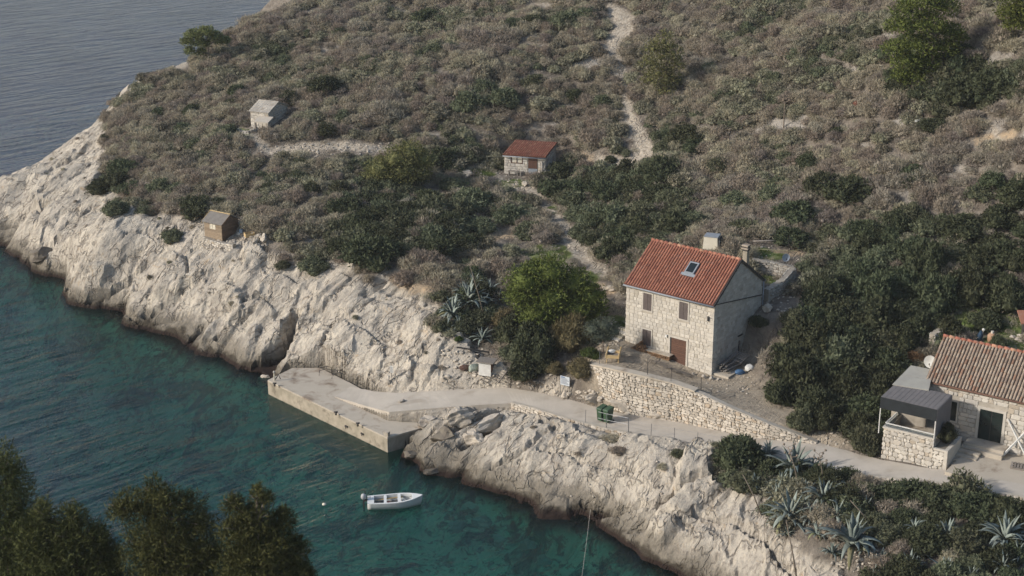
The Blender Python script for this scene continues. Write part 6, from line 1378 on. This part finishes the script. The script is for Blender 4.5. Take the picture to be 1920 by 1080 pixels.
# ---- quay furniture
for px, py, lab in [(515, 724, 'dark iron bollard at the far corner of the quay'), (630, 778, 'dark iron bollard halfway along the quay edge'), (671, 799, 'dark iron bollard on the near part of the quay edge')]:
    w = W(px, py, 1.1); b_ = empty('bollard', tuple(w), 0, lab, 'bollard', 'iron bollards on the quay'); MB().tube([(0, 0, 0), (0, 0, .20)], .07, 10).build('post', darkm, b_, True); MB().tube([(-.13, 0, .22), (.13, 0, .22)], .06, 8).build('crosshead', darkm, b_, True)
w = W(727, 818, 1.1); tag(MB().prism([(w.x - .28, w.y - .02), (w.x + .02, w.y - .16), (w.x + .16, w.y + .1), (w.x - .1, w.y + .24)], 1.1, 1.42).build('corner_block', concrete), 'raised concrete block on the near corner of the quay', 'block')
for px, py, lab in [(650, 799, 'dark mooring bracket on the quay face below the middle bollard'), (680, 813, 'dark mooring bracket on the quay face near the end')]:
    a_, b2 = QUAY[0], QUAY[1]; p = PV(px, py, a_, (b2 - a_).normalized()); dr_ = (b2 - a_).normalized(); nn = Vector((dr_.y, -dr_.x, 0)).normalized()
    if nn.y > 0: nn = -nn
    tag(MB().bar(p - dr_ * .13 + nn * .04, p + dr_ * .13 + nn * .04, .08, .10).bar(p + nn * .08 - Vector((0, 0, .16)), p + nn * .08, .05).build('mooring_bracket', darkm), lab, 'bracket', 'brackets on the quay face')
for px, py, hh, lab in [(514.6, 714, .95, 'pale short post at the far end of the quay')]:
    w = W(px, py, 1.1); b_ = empty('post', tuple(w), 0, lab, 'post'); MB().tube([(0, 0, 0), (0, 0, hh * .6)], .05, 8).build('shaft', cream, b_); MB().tube([(0, 0, hh * .6), (0, 0, hh * .72), (0, 0, hh * .82)], [.05, .09, .03], 8).build('cap', trim, b_, True); MB().tube([(.06, 0, .1), (.3, .1, .45), (.42, .1, .1)], .04, 6).build('hose', darkm, b_)
for px, py, yaw, lab in [(610, 701, .1, 'left bent black steel boat rack at the foot of the cliff'), (635, 708, -.1, 'right bent black steel boat rack at the foot of the cliff')]:
    w = W(px, py, 1.1); b_ = empty('boat_rack', tuple(w), yaw, lab, 'rack', 'bent steel racks on the quay')
    for y in (-.25, .25): MB().tube([(-.45, y, 0), (-.38, y, .38), (.1, y, .5), (.42, y, .4), (.5, y, 0)], .022, 6).build('hoop', darkm, b_)
    MB().tube([(.1, -.25, .5), (.1, .25, .5)], .02, 6).build('crossbar', darkm, b_)
w = W(752.6, 753, 1.78); tag(link('stone', BMS[1], None, (w.x, w.y, w.z + .06), (0, 0, .5), (.28, .2, .13)), 'single grey stone left lying on the ramp above the quay', 'stone')
g = GP(735, 712); s_ = empty('warning_sign', tuple(g), 0, 'small white sign with grey lettering on a thin post on the cliff', 'sign'); s_.rotation_euler = (0, 0, -.25)
hgt = .95; MB().tube([(0, 0, -.2), (0, 0, hgt)], .02, 6).build('post', steel, s_); pn = MB().box(-.13, .13, -.035, -.015, hgt - .42, hgt + .12).build('panel', whitep, s_)
ink = pmat('grey_ink', (.12, .13, .16), (.10, .11, .14), 3, .6, 0, 5, 0)
for k in range(5): MB().box(-.09, .09 - .03 * (k % 2), -.04, -.036, hgt - .36 + k * .085, hgt - .335 + k * .085).build('text_line', ink, pn)
g2 = GP(729, 719); b_ = empty('stone_post', tuple(g2), 0, 'low rough stone post below the small white sign', 'post'); link('base', BMS[2], b_, (0, 0, .12), (0, 0, 0), (.22, .18, .3)); MB().tube([(0, 0, .35), (0, 0, .6)], .07, 8).build('cap', trim, b_)
# information board
g = GP(1051, 742); g.z = float(ground(g.x, g.y)); dv = (RU[6] - RU[5]).normalized(); yaw = math.atan2(dv.y, dv.x) + .05; ib = empty('information_board', tuple(g), yaw, 'white information board with blue-grey text on two dark posts beside the road', 'sign')
pw_ = px2m(g, 17) / math.cos(yaw) * .98; tp_ = ZAT(703, g.x, g.y) - g.z
for k, x in enumerate((0, pw_)): MB().tube([(x, 0, -.5), (x, 0, tp_)], .025, 6).build('post', darkm if k else steel, ib)
bd = MB().box(.0, pw_, -.05, -.027, tp_ - .66, tp_ - .02).build('board', pmat('board_face', (.50, .53, .55), (.44, .47, .5), 2, .6, 0, 5, 0), ib)
for k in range(6): MB().box(.06, pw_ - .06 - .07 * (k % 3), -.055, -.051, tp_ - .56 + k * .075, tp_ - .53 + k * .075).build('text_line', ink, bd)
MB().box(.06, pw_ * .5, -.055, -.051, tp_ - .12, tp_ - .06).build('heading', pmat('blue_print', (.05, .12, .25), (.05, .10, .22), 2, .6, 0, 5, 0), bd)
# green bins
gb = pmat('green_bin_plastic', (.045, .085, .045), (.036, .068, .038), 4, .45, .05, 10, .08)
for (px, py, lab) in [(1128, 789, 'left green wheelie bin at the road railing'), (1140, 792, 'right green wheelie bin at the road railing')]:
    w = W(px, py, 3.1); yb_ = math.atan2(dv.y, dv.x) - .1; b_ = empty('wheelie_bin', tuple(w), yb_, lab, 'bin', 'green wheelie bins beside the road')
    v = [(-.17, -.24, .08), (.17, -.24, .08), (.17, .22, .08), (-.17, .22, .08), (-.21, -.33, .92), (.21, -.33, .92), (.21, .33, .92), (-.21, .33, .92)]
    MB().add(v, [(0, 3, 2, 1), (4, 5, 6, 7), (0, 1, 5, 4), (1, 2, 6, 5), (2, 3, 7, 6), (3, 0, 4, 7)]).build('body', gb, b_, bevel=.02)
    MB().add([(-.22, -.36, .92), (.22, -.36, .92), (.22, .34, .92), (-.22, .34, .92), (-.19, -.30, .99), (.19, -.30, .99), (.19, .32, 1.07), (-.19, .32, 1.07)], [(0, 3, 2, 1), (4, 5, 6, 7), (0, 1, 5, 4), (1, 2, 6, 5), (2, 3, 7, 6), (3, 0, 4, 7)]).build('lid', gb, b_, bevel=.015)
    MB().tube([(-.24, .38, .98), (.24, .38, .98)], .018, 6).build('handle', darkm, b_)
    for x in (-.25, .25): MB().tube([(x - .03, .22, .10), (x + .03, .22, .10)], .10, 12).build('wheel', darkm, b_, True)
# railing on the sea side of the road
def kerbpt(px):
    best = min(range(len(seg) - 1), key=lambda i: abs(PXY(*(seg[i].lerp(seg[i + 1], .5)))[0] - px)); a, b = seg[best], seg[best + 1]; xa, xb = PXY(*a)[0], PXY(*b)[0]; t = (px - xa) / (xb - xa) if abs(xb - xa) > 1e-6 else 0; p = a.lerp(b, min(max(t, -.5), 1.5)); d = (b - a).normalized(); n = Vector((-d.y, d.x, 0)); return p - n * .07 + Vector((0, 0, .10))
K = [kerbpt(x) for x in (1099, 1138, 1179, 1221.5, 1265, 1308.5, 1352, 1398)]
rl = empty('road_railing', tuple(K[0]), 0, 'grey steel post railing along the sea side of the road', 'railing')
for k, p in enumerate(K):
    q = p - K[0]; hh = .98 if k in (1, 2) else .88; MB().tube([q - Vector((0, 0, .2)), q + Vector((0, 0, hh))], .026 if k in (1, 2) else .018, 6).build('post', steel, rl)
a, b = K[1] - K[0], K[2] - K[0]; st_ = a - (b - a).normalized() * .62
for hh in (.95, .52): MB().tube([st_ + Vector((0, 0, hh + .03)), a + Vector((0, 0, hh)), b + Vector((0, 0, hh))], .014, 6).build('rail', steel, rl)
for i in (0, 2, 3, 4, 5, 6):
    if i == 0: continue
    for hh in (.80, .42): MB().tube([K[i] - K[0] + Vector((0, 0, hh)), K[i + 1] - K[0] + Vector((0, 0, hh))], .005, 4, False).build('wire', steel, rl)
# terrace fence on the retaining wall
def wallpt(px):
    best = min(range(len(wt2) - 1), key=lambda i: abs(PXY(*(wt2[i].lerp(wt2[i + 1], .5)))[0] - px)); a, b = wt2[best], wt2[best + 1]; d = (b - a).normalized(); n = Vector((-d.y, d.x, 0)).normalized(); return a.lerp(b, .5) + n * .22 + Vector((0, 0, .06))
TW = [wallpt(x) for x in (1121.7, 1166, 1212, 1261.3, 1305.8)]; tf = empty('terrace_fence', tuple(TW[0]), 0, 'thin rusty posts with wire on top of the retaining wall', 'fence')
for k, p in enumerate(TW):
    if k != 1: MB().tube([p - TW[0], p - TW[0] + Vector((0, 0, .92))], .022, 6).build('post', steel if k == 0 else darkm, tf)
for (a, b) in ((0, 2), (2, 3), (3, 4)):
    for hh in (.85, .45): MB().tube([TW[a] - TW[0] + Vector((0, 0, hh)), TW[b] - TW[0] + Vector((0, 0, hh))], .005, 4, False).build('wire', darkm, tf)
# ---- in front of the two-storey house
g = GP(1150, 674); fc = empty('timber_trailer_frame', (g.x, g.y, float(ground(g.x, g.y))), R(-38), 'pale yellow timber frame box on props at the left end of the terrace', 'timber frame')
fc.rotation_euler = (0, 0, math.atan2(hy.y, hy.x) + .5)
for y in (-.42, .42): MB().box(-.8, .8, y - .035, y + .035, .38, .66).build('side_board', pine_w, fc)
for x in (-.78, .1): MB().box(x, x + .05, -.385, .385, .38, .60).build('cross_board', pine_w, fc)
MB().box(-.72, .1, -.385, .385, .40, .42).build('floor_board', greyw, fc)
for x in (-.6, .5): MB().bar((x, -.40, 0), (x, -.36, .38), .06).bar((x, .40, 0), (x, .36, .38), .06).build('leg', pine_w, fc)
tag(link('sack', BMS[3], None, (g.x - .1, g.y + .1, g.z + .55), (0, 0, 0), (.3, .24, .12)), 'whitish sack lying in the pale timber frame', 'sack').data = boulder_mesh(77, whitep, 2, 4)
def logpile(name, O, yaw, w, rows, lab, r_=.055, ln=.42, top=False):
    t = empty(name, tuple(O), yaw, lab, 'firewood'); q = random.Random(5); cnt = 0
    lm = [MB().tube([(0, 0, 0), (0, ln, 0)], [r_ * k, r_ * k * .9], 7).mesh('log', logm) for k in (1, .85, 1.12)]
    for j in range(rows):
        n = int(w / (r_ * 2)) - (j if not top else 0) * 2
        for i in range(max(n, 1)): link('log', lm[q.randrange(3)], t, (-w / 2 + (i + .5 + (j % 2) * .5 + (j if not top else 0)) * r_ * 2, q.uniform(-.05, .05), r_ + j * r_ * 1.75), (q.uniform(-.06, .06), 0, q.uniform(-.08, .08)))
    if top: MB().box(-w / 2 - .05, w / 2 + .05, -.04, ln + .02, r_ * 2 + (rows - 1) * r_ * 1.75, r_ * 2 + (rows - 1) * r_ * 1.75 + .05).build('top_slab', concrete, t)
    return t
a1 = HF.front(1198, 668, -.55); o1 = HF.wld(a1.x, -.65, 0); o1.z = float(ground(o1.x, o1.y)); logpile('firewood_heap', o1, HF.a, 1.25, 7, 'rounded heap of brown firewood against the house wall under the lower window')
a2 = HF.front(1232, 682, -.5); o2 = HF.wld(a2.x, -.5, 0); o2.z = float(ground(o2.x, o2.y)); logpile('firewood_stack', o2, HF.a, 1.9, 3, 'low firewood stack under a pale slab left of the brown door', top=True)
q_ = random.Random(8)
cut = MB()
for k in range(150):
    p = HF.front(q_.uniform(1216, 1292), 690, -1.2); x = p.x; y = -1.15 + q_.uniform(-.3, .25); w_ = HF.wld(x, y, 0); gz = float(ground(w_.x, w_.y)); an = HF.a + q_.gauss(0, .5); cut.tube([(w_.x, w_.y, gz + q_.uniform(.02, .14)), (w_.x + math.cos(an) * .45, w_.y + math.sin(an) * .45, gz + q_.uniform(.02, .22))], [.012, .004], 4, False)
tag(cut.build('cut_branches', greyw), 'strip of cut grey-green branches drying in front of the brown door'); bpy.context.scene.objects['cut_branches']['kind'] = 'stuff'
for px, py, s, lab in [(1320, 709, .22, 'left white stone at the near corner of the two-storey house'), (1334, 711, .20, 'right white stone at the near corner of the two-storey house'), (1346, 712, .12, 'small white stone beside the pair at the house corner'), (1300, 703, .14, 'pale stone right of the brown door')]:
    g = GP(px, py); tag(link('stone', BMS[q_.randrange(5)], None, (g.x, g.y, g.z + s * .4), (0, 0, q_.uniform(0, 3)), (s * 1.1, s, s * .9)), lab, 'stone')
jp = empty('plank_pile', HF.wld(hw + .65, .3, .15), HF.a, 'untidy pile of grey planks and pipes along the shaded gable wall', 'plank pile')
for k in range(16): y0 = q_.uniform(0, .4); z0 = .05 + k * .035; x = q_.uniform(-.45, .4); MB().bar((x, y0, z0), (x + q_.uniform(-.2, .3), y0 + q_.uniform(1.5, 2.2), z0 + q_.uniform(.05, .35)), .10, .03).build('plank' if k % 3 else 'pipe', greyw if k % 3 else steel, jp)
pt = empty('pallet', HF.wld(hw + .75, 2.2, .75), HF.a, 'grey slatted pallet resting on the plank pile by the gable', 'pallet'); pt.rotation_euler = (.25, .12, HF.a)
for k in range(6): MB().box(-.5, .5, -.5 + k * .18, -.40 + k * .18, .05, .07).build('slat', greyw, pt)
for x in (-.45, .45): MB().box(x - .04, x + .04, -.5, .5, 0, .048).build('bearer', greyw, pt)
blue = pmat('blue_tarpaulin', (.06, .13, .24), (.04, .09, .17), 3, .6, .2, 10, 0)
g = HF.wld(hw + 1.45, 1.2, 0); tag(link('tarpaulin', boulder_mesh(90, blue, 2, 5), None, (g.x, g.y, float(ground(g.x, g.y)) + .12), (0, 0, 0), (.35, .25, .2)), 'crumpled blue tarpaulin beside the plank pile', 'tarpaulin')
g = HF.wld(hw + 1.75, 1.9, 0); tag(link('sack', boulder_mesh(91, whitep, 2, 5), None, (g.x, g.y, float(ground(g.x, g.y)) + .18), (0, 0, 0), (.32, .3, .26)), 'white builders sack next to the blue tarpaulin', 'sack')
g = HF.wld(hw + .12, 3.3, 0); bw = MB().bar((g.x, g.y, float(ground(g.x, g.y))), (g.x - .0, g.y + .2, float(ground(g.x, g.y)) + 1.0), .22, .06).build('board', darkm); tag(bw, 'dark narrow board leaning on the shaded gable wall', 'board')
stp = empty('stone_steps', HF.wld(-.35, -.9, 0), HF.a, 'short flight of rough stone steps left of the two-storey house', 'steps')
for k in range(5): MB().box(-.9, .1, k * .42, (k + 1) * .42 + .05, -.5, .75 + k * .12).build('step', trim if k % 2 else concrete_side, stp, bevel=.03)
# ---- behind the house
def z6b(x, y): return (1180 + x / 5.647, 440 + y / 5.647)
g = GP(1334, 476); tk = empty('white_box_tank', (g.x, g.y, g.z), R(-20), 'white tapered box tank with pale lid standing behind the orange roof', 'tank')
s = px2m(g, 1); w_ = 28 * s / 2 / .94; hh = 36 * s
MB().add([(-w_ * 1.05, -w_ * .9, .0), (w_ * 1.05, -w_ * .9, .0), (w_ * 1.05, w_ * .9, 0), (-w_ * 1.05, w_ * .9, 0), (-w_ * .86, -w_ * .8, hh), (w_ * .86, -w_ * .8, hh), (w_ * .86, w_ * .8, hh), (-w_ * .86, w_ * .8, hh)], [(0, 3, 2, 1), (4, 5, 6, 7), (0, 1, 5, 4), (1, 2, 6, 5), (2, 3, 7, 6), (3, 0, 4, 7)]).build('body', cream, tk, bevel=.02)
MB().box(-w_ * .9, w_ * .9, -w_ * .85, w_ * .85, hh, hh + .05).build('lid', zinc, tk); MB().box(w_ * 1.02, w_ * 1.1, -w_ * .9, w_ * .9, 0, hh * .95).build('side_panel', darkm, tk); MB().tube([(w_ * 1.15, -w_ * .9, 0), (w_ * 1.15, -w_ * .9, hh * .9)], .03, 6).build('pipe', steel, tk)
MB().box(-w_ * 1.3, w_ * 1.2, -w_ * 1.1, w_ * 1.1, -.6, 0).build('base', rockm, tk)
def low_wall(name, pxs, hgt, lab, m, th=.34, n=0, course=.17, bl=.24):
    pts_ = [GP(*q) for q in pxs]; o = empty(name, tuple(pts_[0]), 0, lab, 'wall')
    for i in range(len(pts_) - 1):
        a, b = pts_[i] - pts_[0], pts_[i + 1] - pts_[0]; L = math.hypot(b.x - a.x, b.y - a.y); an = math.atan2(b.y - a.y, b.x - a.x); d = Vector((math.cos(an), math.sin(an), 0)); nrm = Vector((-d.y, d.x, 0))
        v = []
        for p in (a, b):
            for k in (-.5, .5): q = p + nrm * th * k; v += [(q.x, q.y, p.z - .4), (q.x, q.y, p.z + hgt - .04)]
        MB().add(v, [(0, 4, 5, 1), (2, 3, 7, 6), (1, 5, 7, 3), (0, 1, 3, 2), (4, 6, 7, 5), (0, 2, 6, 4)]).build('wall_core', mortar, o)
        for sd_, rt in ((-.5, an), (.5, an + math.pi)):
            masonry(o, lambda u, z: tuple((a if sd_ < 0 else b) + d * (u if sd_ < 0 else -u) + nrm * th * sd_ * .98 + Vector((0, 0, z - (a if sd_ < 0 else b).z)) * 1), L, lambda u: a.z - .2 if sd_ < 0 else b.z - .2, lambda u: (a.z + (b.z - a.z) * u / L if sd_ < 0 else b.z + (a.z - b.z) * u / L) + hgt, m, course, bl, 'round', [], .07, n if sd_ < 0 else 0, .35, 71 + i, tilt=.2, rot=rt)
    return o
def fixplace(): pass
low_wall('garden_wall', [(1436, 566), (1464, 548), (1486, 524), (1450, 514), (1410, 508)], .95, 'curved grey rubble garden wall behind the two-storey house', rubble_g, n=60)
low_wall('garden_wall', [(1745, 655), (1768, 640)], 1.1, 'short white rubble wall end left of the long house roof', rubble_w, n=30)
low_wall('hut_wall', [(440, 245), (455, 251), (468, 250), (482, 243)], .3, 'low dry-stone edging in front of the old stone hut', rubble_w, .25, 20)
low_wall('shed_footing', [(384, 450), (400, 457), (418, 462), (440, 464)], .35, 'rough white stone footing below the wooden shed', rubble_w, .3, 30)
def dish(px, py, base_py, rp, lab, tilt=.5, yaw=.2, wallz=None, at_=None):
    g = at_ or GP(px, base_py); o = empty('satellite_dish', tuple(g), yaw, lab, 'satellite dish'); zt_ = ZAT(py, g.x, g.y) - g.z; r_ = px2m(g, rp)
    MB().tube([(0, 0, -.2), (0, 0, zt_)], .03, 6).build('pole', darkm, o); v = []; f = []
    for j in range(5):
        for k in range(16): a = 2 * math.pi * k / 16; rr_ = r_ * j / 4; v.append((math.cos(a) * rr_, -.16 + (rr_ / r_) ** 2 * -.10 * r_ * 2 + .08, math.sin(a) * rr_ * 1.05 + zt_))
    for j in range(4):
        for k in range(16): f.append((j * 16 + k, j * 16 + (k + 1) % 16, (j + 1) * 16 + (k + 1) % 16, (j + 1) * 16 + k))
    b = len(v); v += [(x, y + .03, z) for x, y, z in v]; f += [tuple(i + b for i in q)[::-1] for q in f]
    MB().add(v, f).build('reflector', whitep if rp > 9 else pmat('dish_grey', (.42, .45, .49), (.38, .41, .45), 2, .5, 0, 5, 0), o, True); MB().bar((0, -.1, zt_ - r_ * .9), (0, -r_ * .9, zt_ - .1), .02).box(-.03, .03, -r_ * .95, -r_ * .85, zt_ - .13, zt_ - .03).build('feed_arm', darkm, o)
dish(1471, 482, 508, 7.5, 'grey satellite dish on a dark pole in the garden behind the two-storey house')
dish(1746.5, 677, 0, 12, 'white satellite dish at the left verge of the long tiled roof', at_=RF.wld(-.35, 1.3, 2.6), yaw=-.5)
g = GP(1476, 505); an_ = empty('antenna_pole', tuple(g), 0, 'tall thin dark antenna pole behind the grey satellite dish', 'pole'); tz = ZAT(440, g.x, g.y) - g.z; MB().tube([(0, 0, -.2), (0, 0, tz)], .018, 6).build('mast', darkm, an_); MB().bar((-.25, 0, tz - .5), (.25, 0, tz - .5), .02).build('aerial', darkm, an_)
a, b = GP(1411, 461), GP(1474, 460); lb = empty('log_rail', tuple(a), 0, 'old grey log rail lying behind the garden wall', 'log'); MB().tube([(0, 0, .35), (b - a) * .5 + Vector((0, 0, .38)), (b - a) + Vector((0, 0, .35))], .06, 7).build('log', greyw, lb, True)
for t in (.05, .95): p = (b - a) * t; MB().tube([p + Vector((0, 0, -.2)), p + Vector((0, 0, .35))], .05, 6).build('stake', greyw, lb)
hp = [GP(x, y) for x, y in ((1410, 470), (1440, 471), (1480, 474), (1516, 468))]; hs_ = empty('garden_hose', tuple(hp[0]), 0, 'yellowish hose lying across the ground behind the garden wall', 'hose'); MB().tube([p - hp[0] + Vector((0, 0, .12)) for p in hp], .025, 6).build('tube', pmat('straw_hose', (.38, .34, .18), (.32, .29, .16), 3, .6, 0, 5, 0), hs_)
# ---- the white box and junk on the cliff
g = GP(912, 694); wb = empty('white_box', tuple(g), R(-18), 'white box cabinet with overhanging sheet lid on the rock above the road', 'cabinet'); s = px2m(g, 1)
w_ = 24 * s; hh = 19 * s; MB().box(-w_ / 2, w_ / 2, -.35, .35, -.3, hh).build('body', whitep, wb, bevel=.01); MB().box(-w_ * .68, w_ * .75, -.5, .5, hh, hh + .06).build('lid', greyw, wb); MB().box(w_ / 2, w_ / 2 + .02, -.34, .34, 0, hh - .05).build('side_panel', brown, wb)
g = GP(936, 712); rk2 = empty('wooden_rack', tuple(g), .6, 'broken grey slatted rack leaning beside the white box', 'rack'); 
for y in (-.5, .5): MB().bar((-.45, y, .02), (.35, y, .75), .07).build('rail', greyw, rk2)
for k in range(6): MB().bar((-.4 + k * .14, -.52, .08 + k * .125), (-.4 + k * .14, .52, .08 + k * .125), .05, .03).build('slat', greyw, rk2)
for k, (a, b) in enumerate([((901, 713), (918, 722)), ((905, 708), (921, 716))]):
    p, q = GP(*a), GP(*b); tag(MB().bar(p + Vector((0, 0, .1)), q + Vector((0, 0, .1)), .16, .04).build('plank', greyw), ('lower' if k == 0 else 'upper') + ' loose grey plank on the rock below the white box', 'plank')
g = GP(888, 694); tag(link('tarpaulin', boulder_mesh(95, pmat('pale_green_tarp', (.30, .33, .28), (.24, .27, .22), 3, .7, .3, 10, 0), 2, 5), None, (g.x, g.y, g.z + .2), (0, 0, .4), (.45, .35, .35)), 'crumpled pale green tarpaulin left of the white box', 'tarpaulin')
g = GP(878, 692); tag(link('scrap_heap', boulder_mesh(96, pmat('rusty_scrap', (.10, .05, .035), (.07, .045, .035), 6, .9, .8, 10, 0), 2, 5), None, (g.x - .2, g.y, g.z + .1), (0, 0, 0), (.5, .3, .22)), 'reddish brown heap of scrap left of the pale tarpaulin', 'scrap')
p = GP(918, 668); q = PV(856, 651, p, Vector((1, .1, 0)).normalized()); tag(MB().bar(p + Vector((0, 0, .3)), q, .10, .08).build('beam', darkm), 'dark wooden beam jutting left from the bushes above the rock', 'beam')
# ---- round the red-roofed hut and on the hill
g = GP(860, 291); bb = empty('barrel', (g.x, g.y, g.z), 0, 'white round barrel left of the red-roofed hut', 'barrel'); MB().tube([(0, 0, 0), (0, 0, .06), (0, 0, .5), (0, 0, .56)], [.24, .28, .28, .2], 12).build('drum', whitep, bb, True); MB().tube([(0, 0, .56), (0, 0, .60)], .12, 10).build('lid', zinc, bb)
g = GP(1040, 360); wp = empty('white_post', tuple(g), 0, 'white post with a thin crossbar among the bushes below the red-roofed hut', 'post'); tz = ZAT(346, g.x, g.y) - g.z; MB().box(-.06, .06, -.05, .05, -.2, tz).build('post', whitep, wp); MB().bar((-.75, 0, tz + .18), (.35, 0, tz + .02), .05).build('crossbar', greyw, wp); MB().box(.1, .3, -.08, .02, tz - .2, tz + .02).build('box', whitep, wp)
g = GP(1469, 240); tz = ZAT(190, g.x, g.y) - g.z; hp_ = empty('pole', tuple(g), 0, 'lone dark wooden pole standing in the dry scrub on the hill', 'pole'); MB().tube([(0, 0, -.3), (0, 0, tz)], [.06, .04], 6).build('shaft', bark, hp_); MB().bar((-.15, 0, tz - .1), (.15, 0, tz - .1), .05).build('crossarm', bark, hp_)
g = GP(1605, 204); tag(link('rusty_drum', boulder_mesh(97, pmat('rust', (.16, .055, .03), (.12, .045, .03), 4, .8, .5, 10, 0), 2, 4), None, (g.x, g.y, g.z + .3), (0, 0, 0), (.35, .3, .38)), 'rusty red scrap in the dry scrub of the upper slope', 'scrap')
g = GP(1720, 236); tag(link('white_sheet', boulder_mesh(98, whitep, 2, 5), None, (g.x, g.y, g.z + .35), (.3, 0, .2), (.28, .1, .2)), 'small white plastic scrap caught left of a green bush on the slope', 'scrap')
for px, py, s, lab in [(452, 437, .20, 'blue-white canister beside the wooden shed'), (448, 441, .16, 'small white canister beside the wooden shed')]:
    g = GP(px, py); o = empty('canister', tuple(g), 0, lab, 'canister'); MB().box(-s * .7, s * .7, -s * .5, s * .5, 0, s * 1.6).build('body', whitep if 'small' in lab else pmat('pale_blue_plastic', (.30, .38, .46), (.26, .33, .40), 2, .5, 0, 5, 0), o, bevel=.03); MB().tube([(0, 0, s * 1.6), (0, 0, s * 1.8)], s * .2, 8).build('cap', darkm, o)
g = GP(468, 443); wc = empty('crate', tuple(g), .4, 'open yellowish wooden crate right of the wooden shed', 'crate')
for (x0, x1, y0, y1) in ((-.4, .4, -.3, -.26), (-.4, .4, .26, .3), (-.4, -.36, -.26, .26), (.36, .4, -.26, .26)): MB().box(x0, x1, y0, y1, 0, .3).build('side_board', pine_w, wc)
MB().box(-.36, .36, -.26, .26, .02, .05).build('bottom', greyw, wc)
# ---- garden behind the long house
g = GP(1838, 643); up = empty('garden_umbrella', tuple(g), 0, 'closed dark blue garden umbrella on a pale post behind the long house', 'umbrella'); tz = ZAT(619, g.x, g.y) - g.z; MB().tube([(.0, 0, -.1), (.12, 0, tz)], .035, 6).build('pole', trim, up); MB().tube([(-.08, 0, tz * .25), (-.06, 0, tz * .6), (-.02, 0, tz * .95)], [.16, .2, .06], 8).build('canopy', pmat('navy_cloth', (.02, .045, .08), (.015, .035, .06), 3, .7, .2, 10, 0), up, True); link('lamp_globe', BMS[0], up, (.12, 0, tz + .03), (0, 0, 0), (.1, .1, .1)).data = boulder_mesh(99, whitep, 2, 0)
g = GP(1859, 641); ov_ = empty('garden_oven', tuple(g), 0, 'small round terracotta garden oven behind the long house roof', 'oven'); MB().tube([(0, 0, 0), (0, 0, .45), (0, 0, .6)], [.28, .3, .18], 10).build('body', pmat('terracotta', (.36, .22, .14), (.30, .18, .11), 3, .8, .2, 10, 0), ov_, True); MB().tube([(0, 0, .6), (0, 0, .75)], .1, 8).build('chimney', trim, ov_)
for k, (px, py, s) in enumerate([(1900, 634, .22), (1907, 637, .2), (1914, 632, .26), (1912, 640, .18), (1920, 638, .24)]):
    g = GP(px, py); tag(link('stone', BMS[k], None, (g.x, g.y, g.z + s * .3), (0, 0, k), (s * 1.2, s, s * .8)), ['leftmost','second','middle','fourth','rightmost'][k] + ' white stone of the heap at the right edge of the garden', 'stone', 'white stones heaped at the right edge')
g = GP(1922, 628); gp_ = empty('garden_shelter', tuple(g), 0, 'dark garden shelter post with a bit of red roof at the right edge', 'shelter'); tz = ZAT(603, g.x, g.y) - g.z; MB().box(-.2, .3, -.2, .2, 0, tz).build('post', darkm, gp_); MB().add([(-.5, -.5, tz), (1.5, -.5, tz), (1.5, .6, tz + .5), (-.5, .6, tz + .5), (-.5, -.5, tz + .08), (1.5, -.5, tz + .08), (1.5, .6, tz + .58), (-.5, .6, tz + .58)], [(0, 3, 2, 1), (4, 5, 6, 7), (0, 1, 5, 4), (1, 2, 6, 5), (2, 3, 7, 6), (3, 0, 4, 7)]).build('roof', tile_r, gp_)
g = GP(1716, 676); tag(link('brushwood_heap', foliage('brushwood', [(0, 0, .2, 1.0, .7, .35)], 1800, .05, leafmat('red_brown_brush', (.10, .05, .03), (.17, .09, .055), 2), 3, 4, .7), None, (g.x, g.y, g.z), (0, 0, 0), (1, 1, 1)), 'reddish brown heap of cut brushwood left of the satellite dish', 'brushwood')
pbx = RF.wld((px1 + xR - .1) / 2, ty + 1.15, pz - .05 - 0); tag(link('bush', foliage('planter_bush', bush_lobes(3, 7, 1.1), 5200, .05, M_dark, 5), None, (pbx.x, pbx.y, pbx.z), (0, 0, .3), (.62, .80, 1.05)), 'rounded dark bush growing in the pale planter beside the terrace', 'bush')


hz = MB().box(-8500, 8500, -2500, 15000, -17.5, CH + 1.5).build('haze', None); tag(hz, kind='stuff')
hm, nt, nd, lk, b = new_mat('thin_air_haze'); nd.remove(b); pv = nd.new('ShaderNodeVolumePrincipled'); pv.inputs['Color'].default_value = (.90, .90, .92, 1); pv.inputs['Density'].default_value = .00018; pv.inputs['Anisotropy'].default_value = .1
lk.new(pv.outputs[0], nd['Material Output'].inputs['Volume']); hz.data.materials.append(hm)
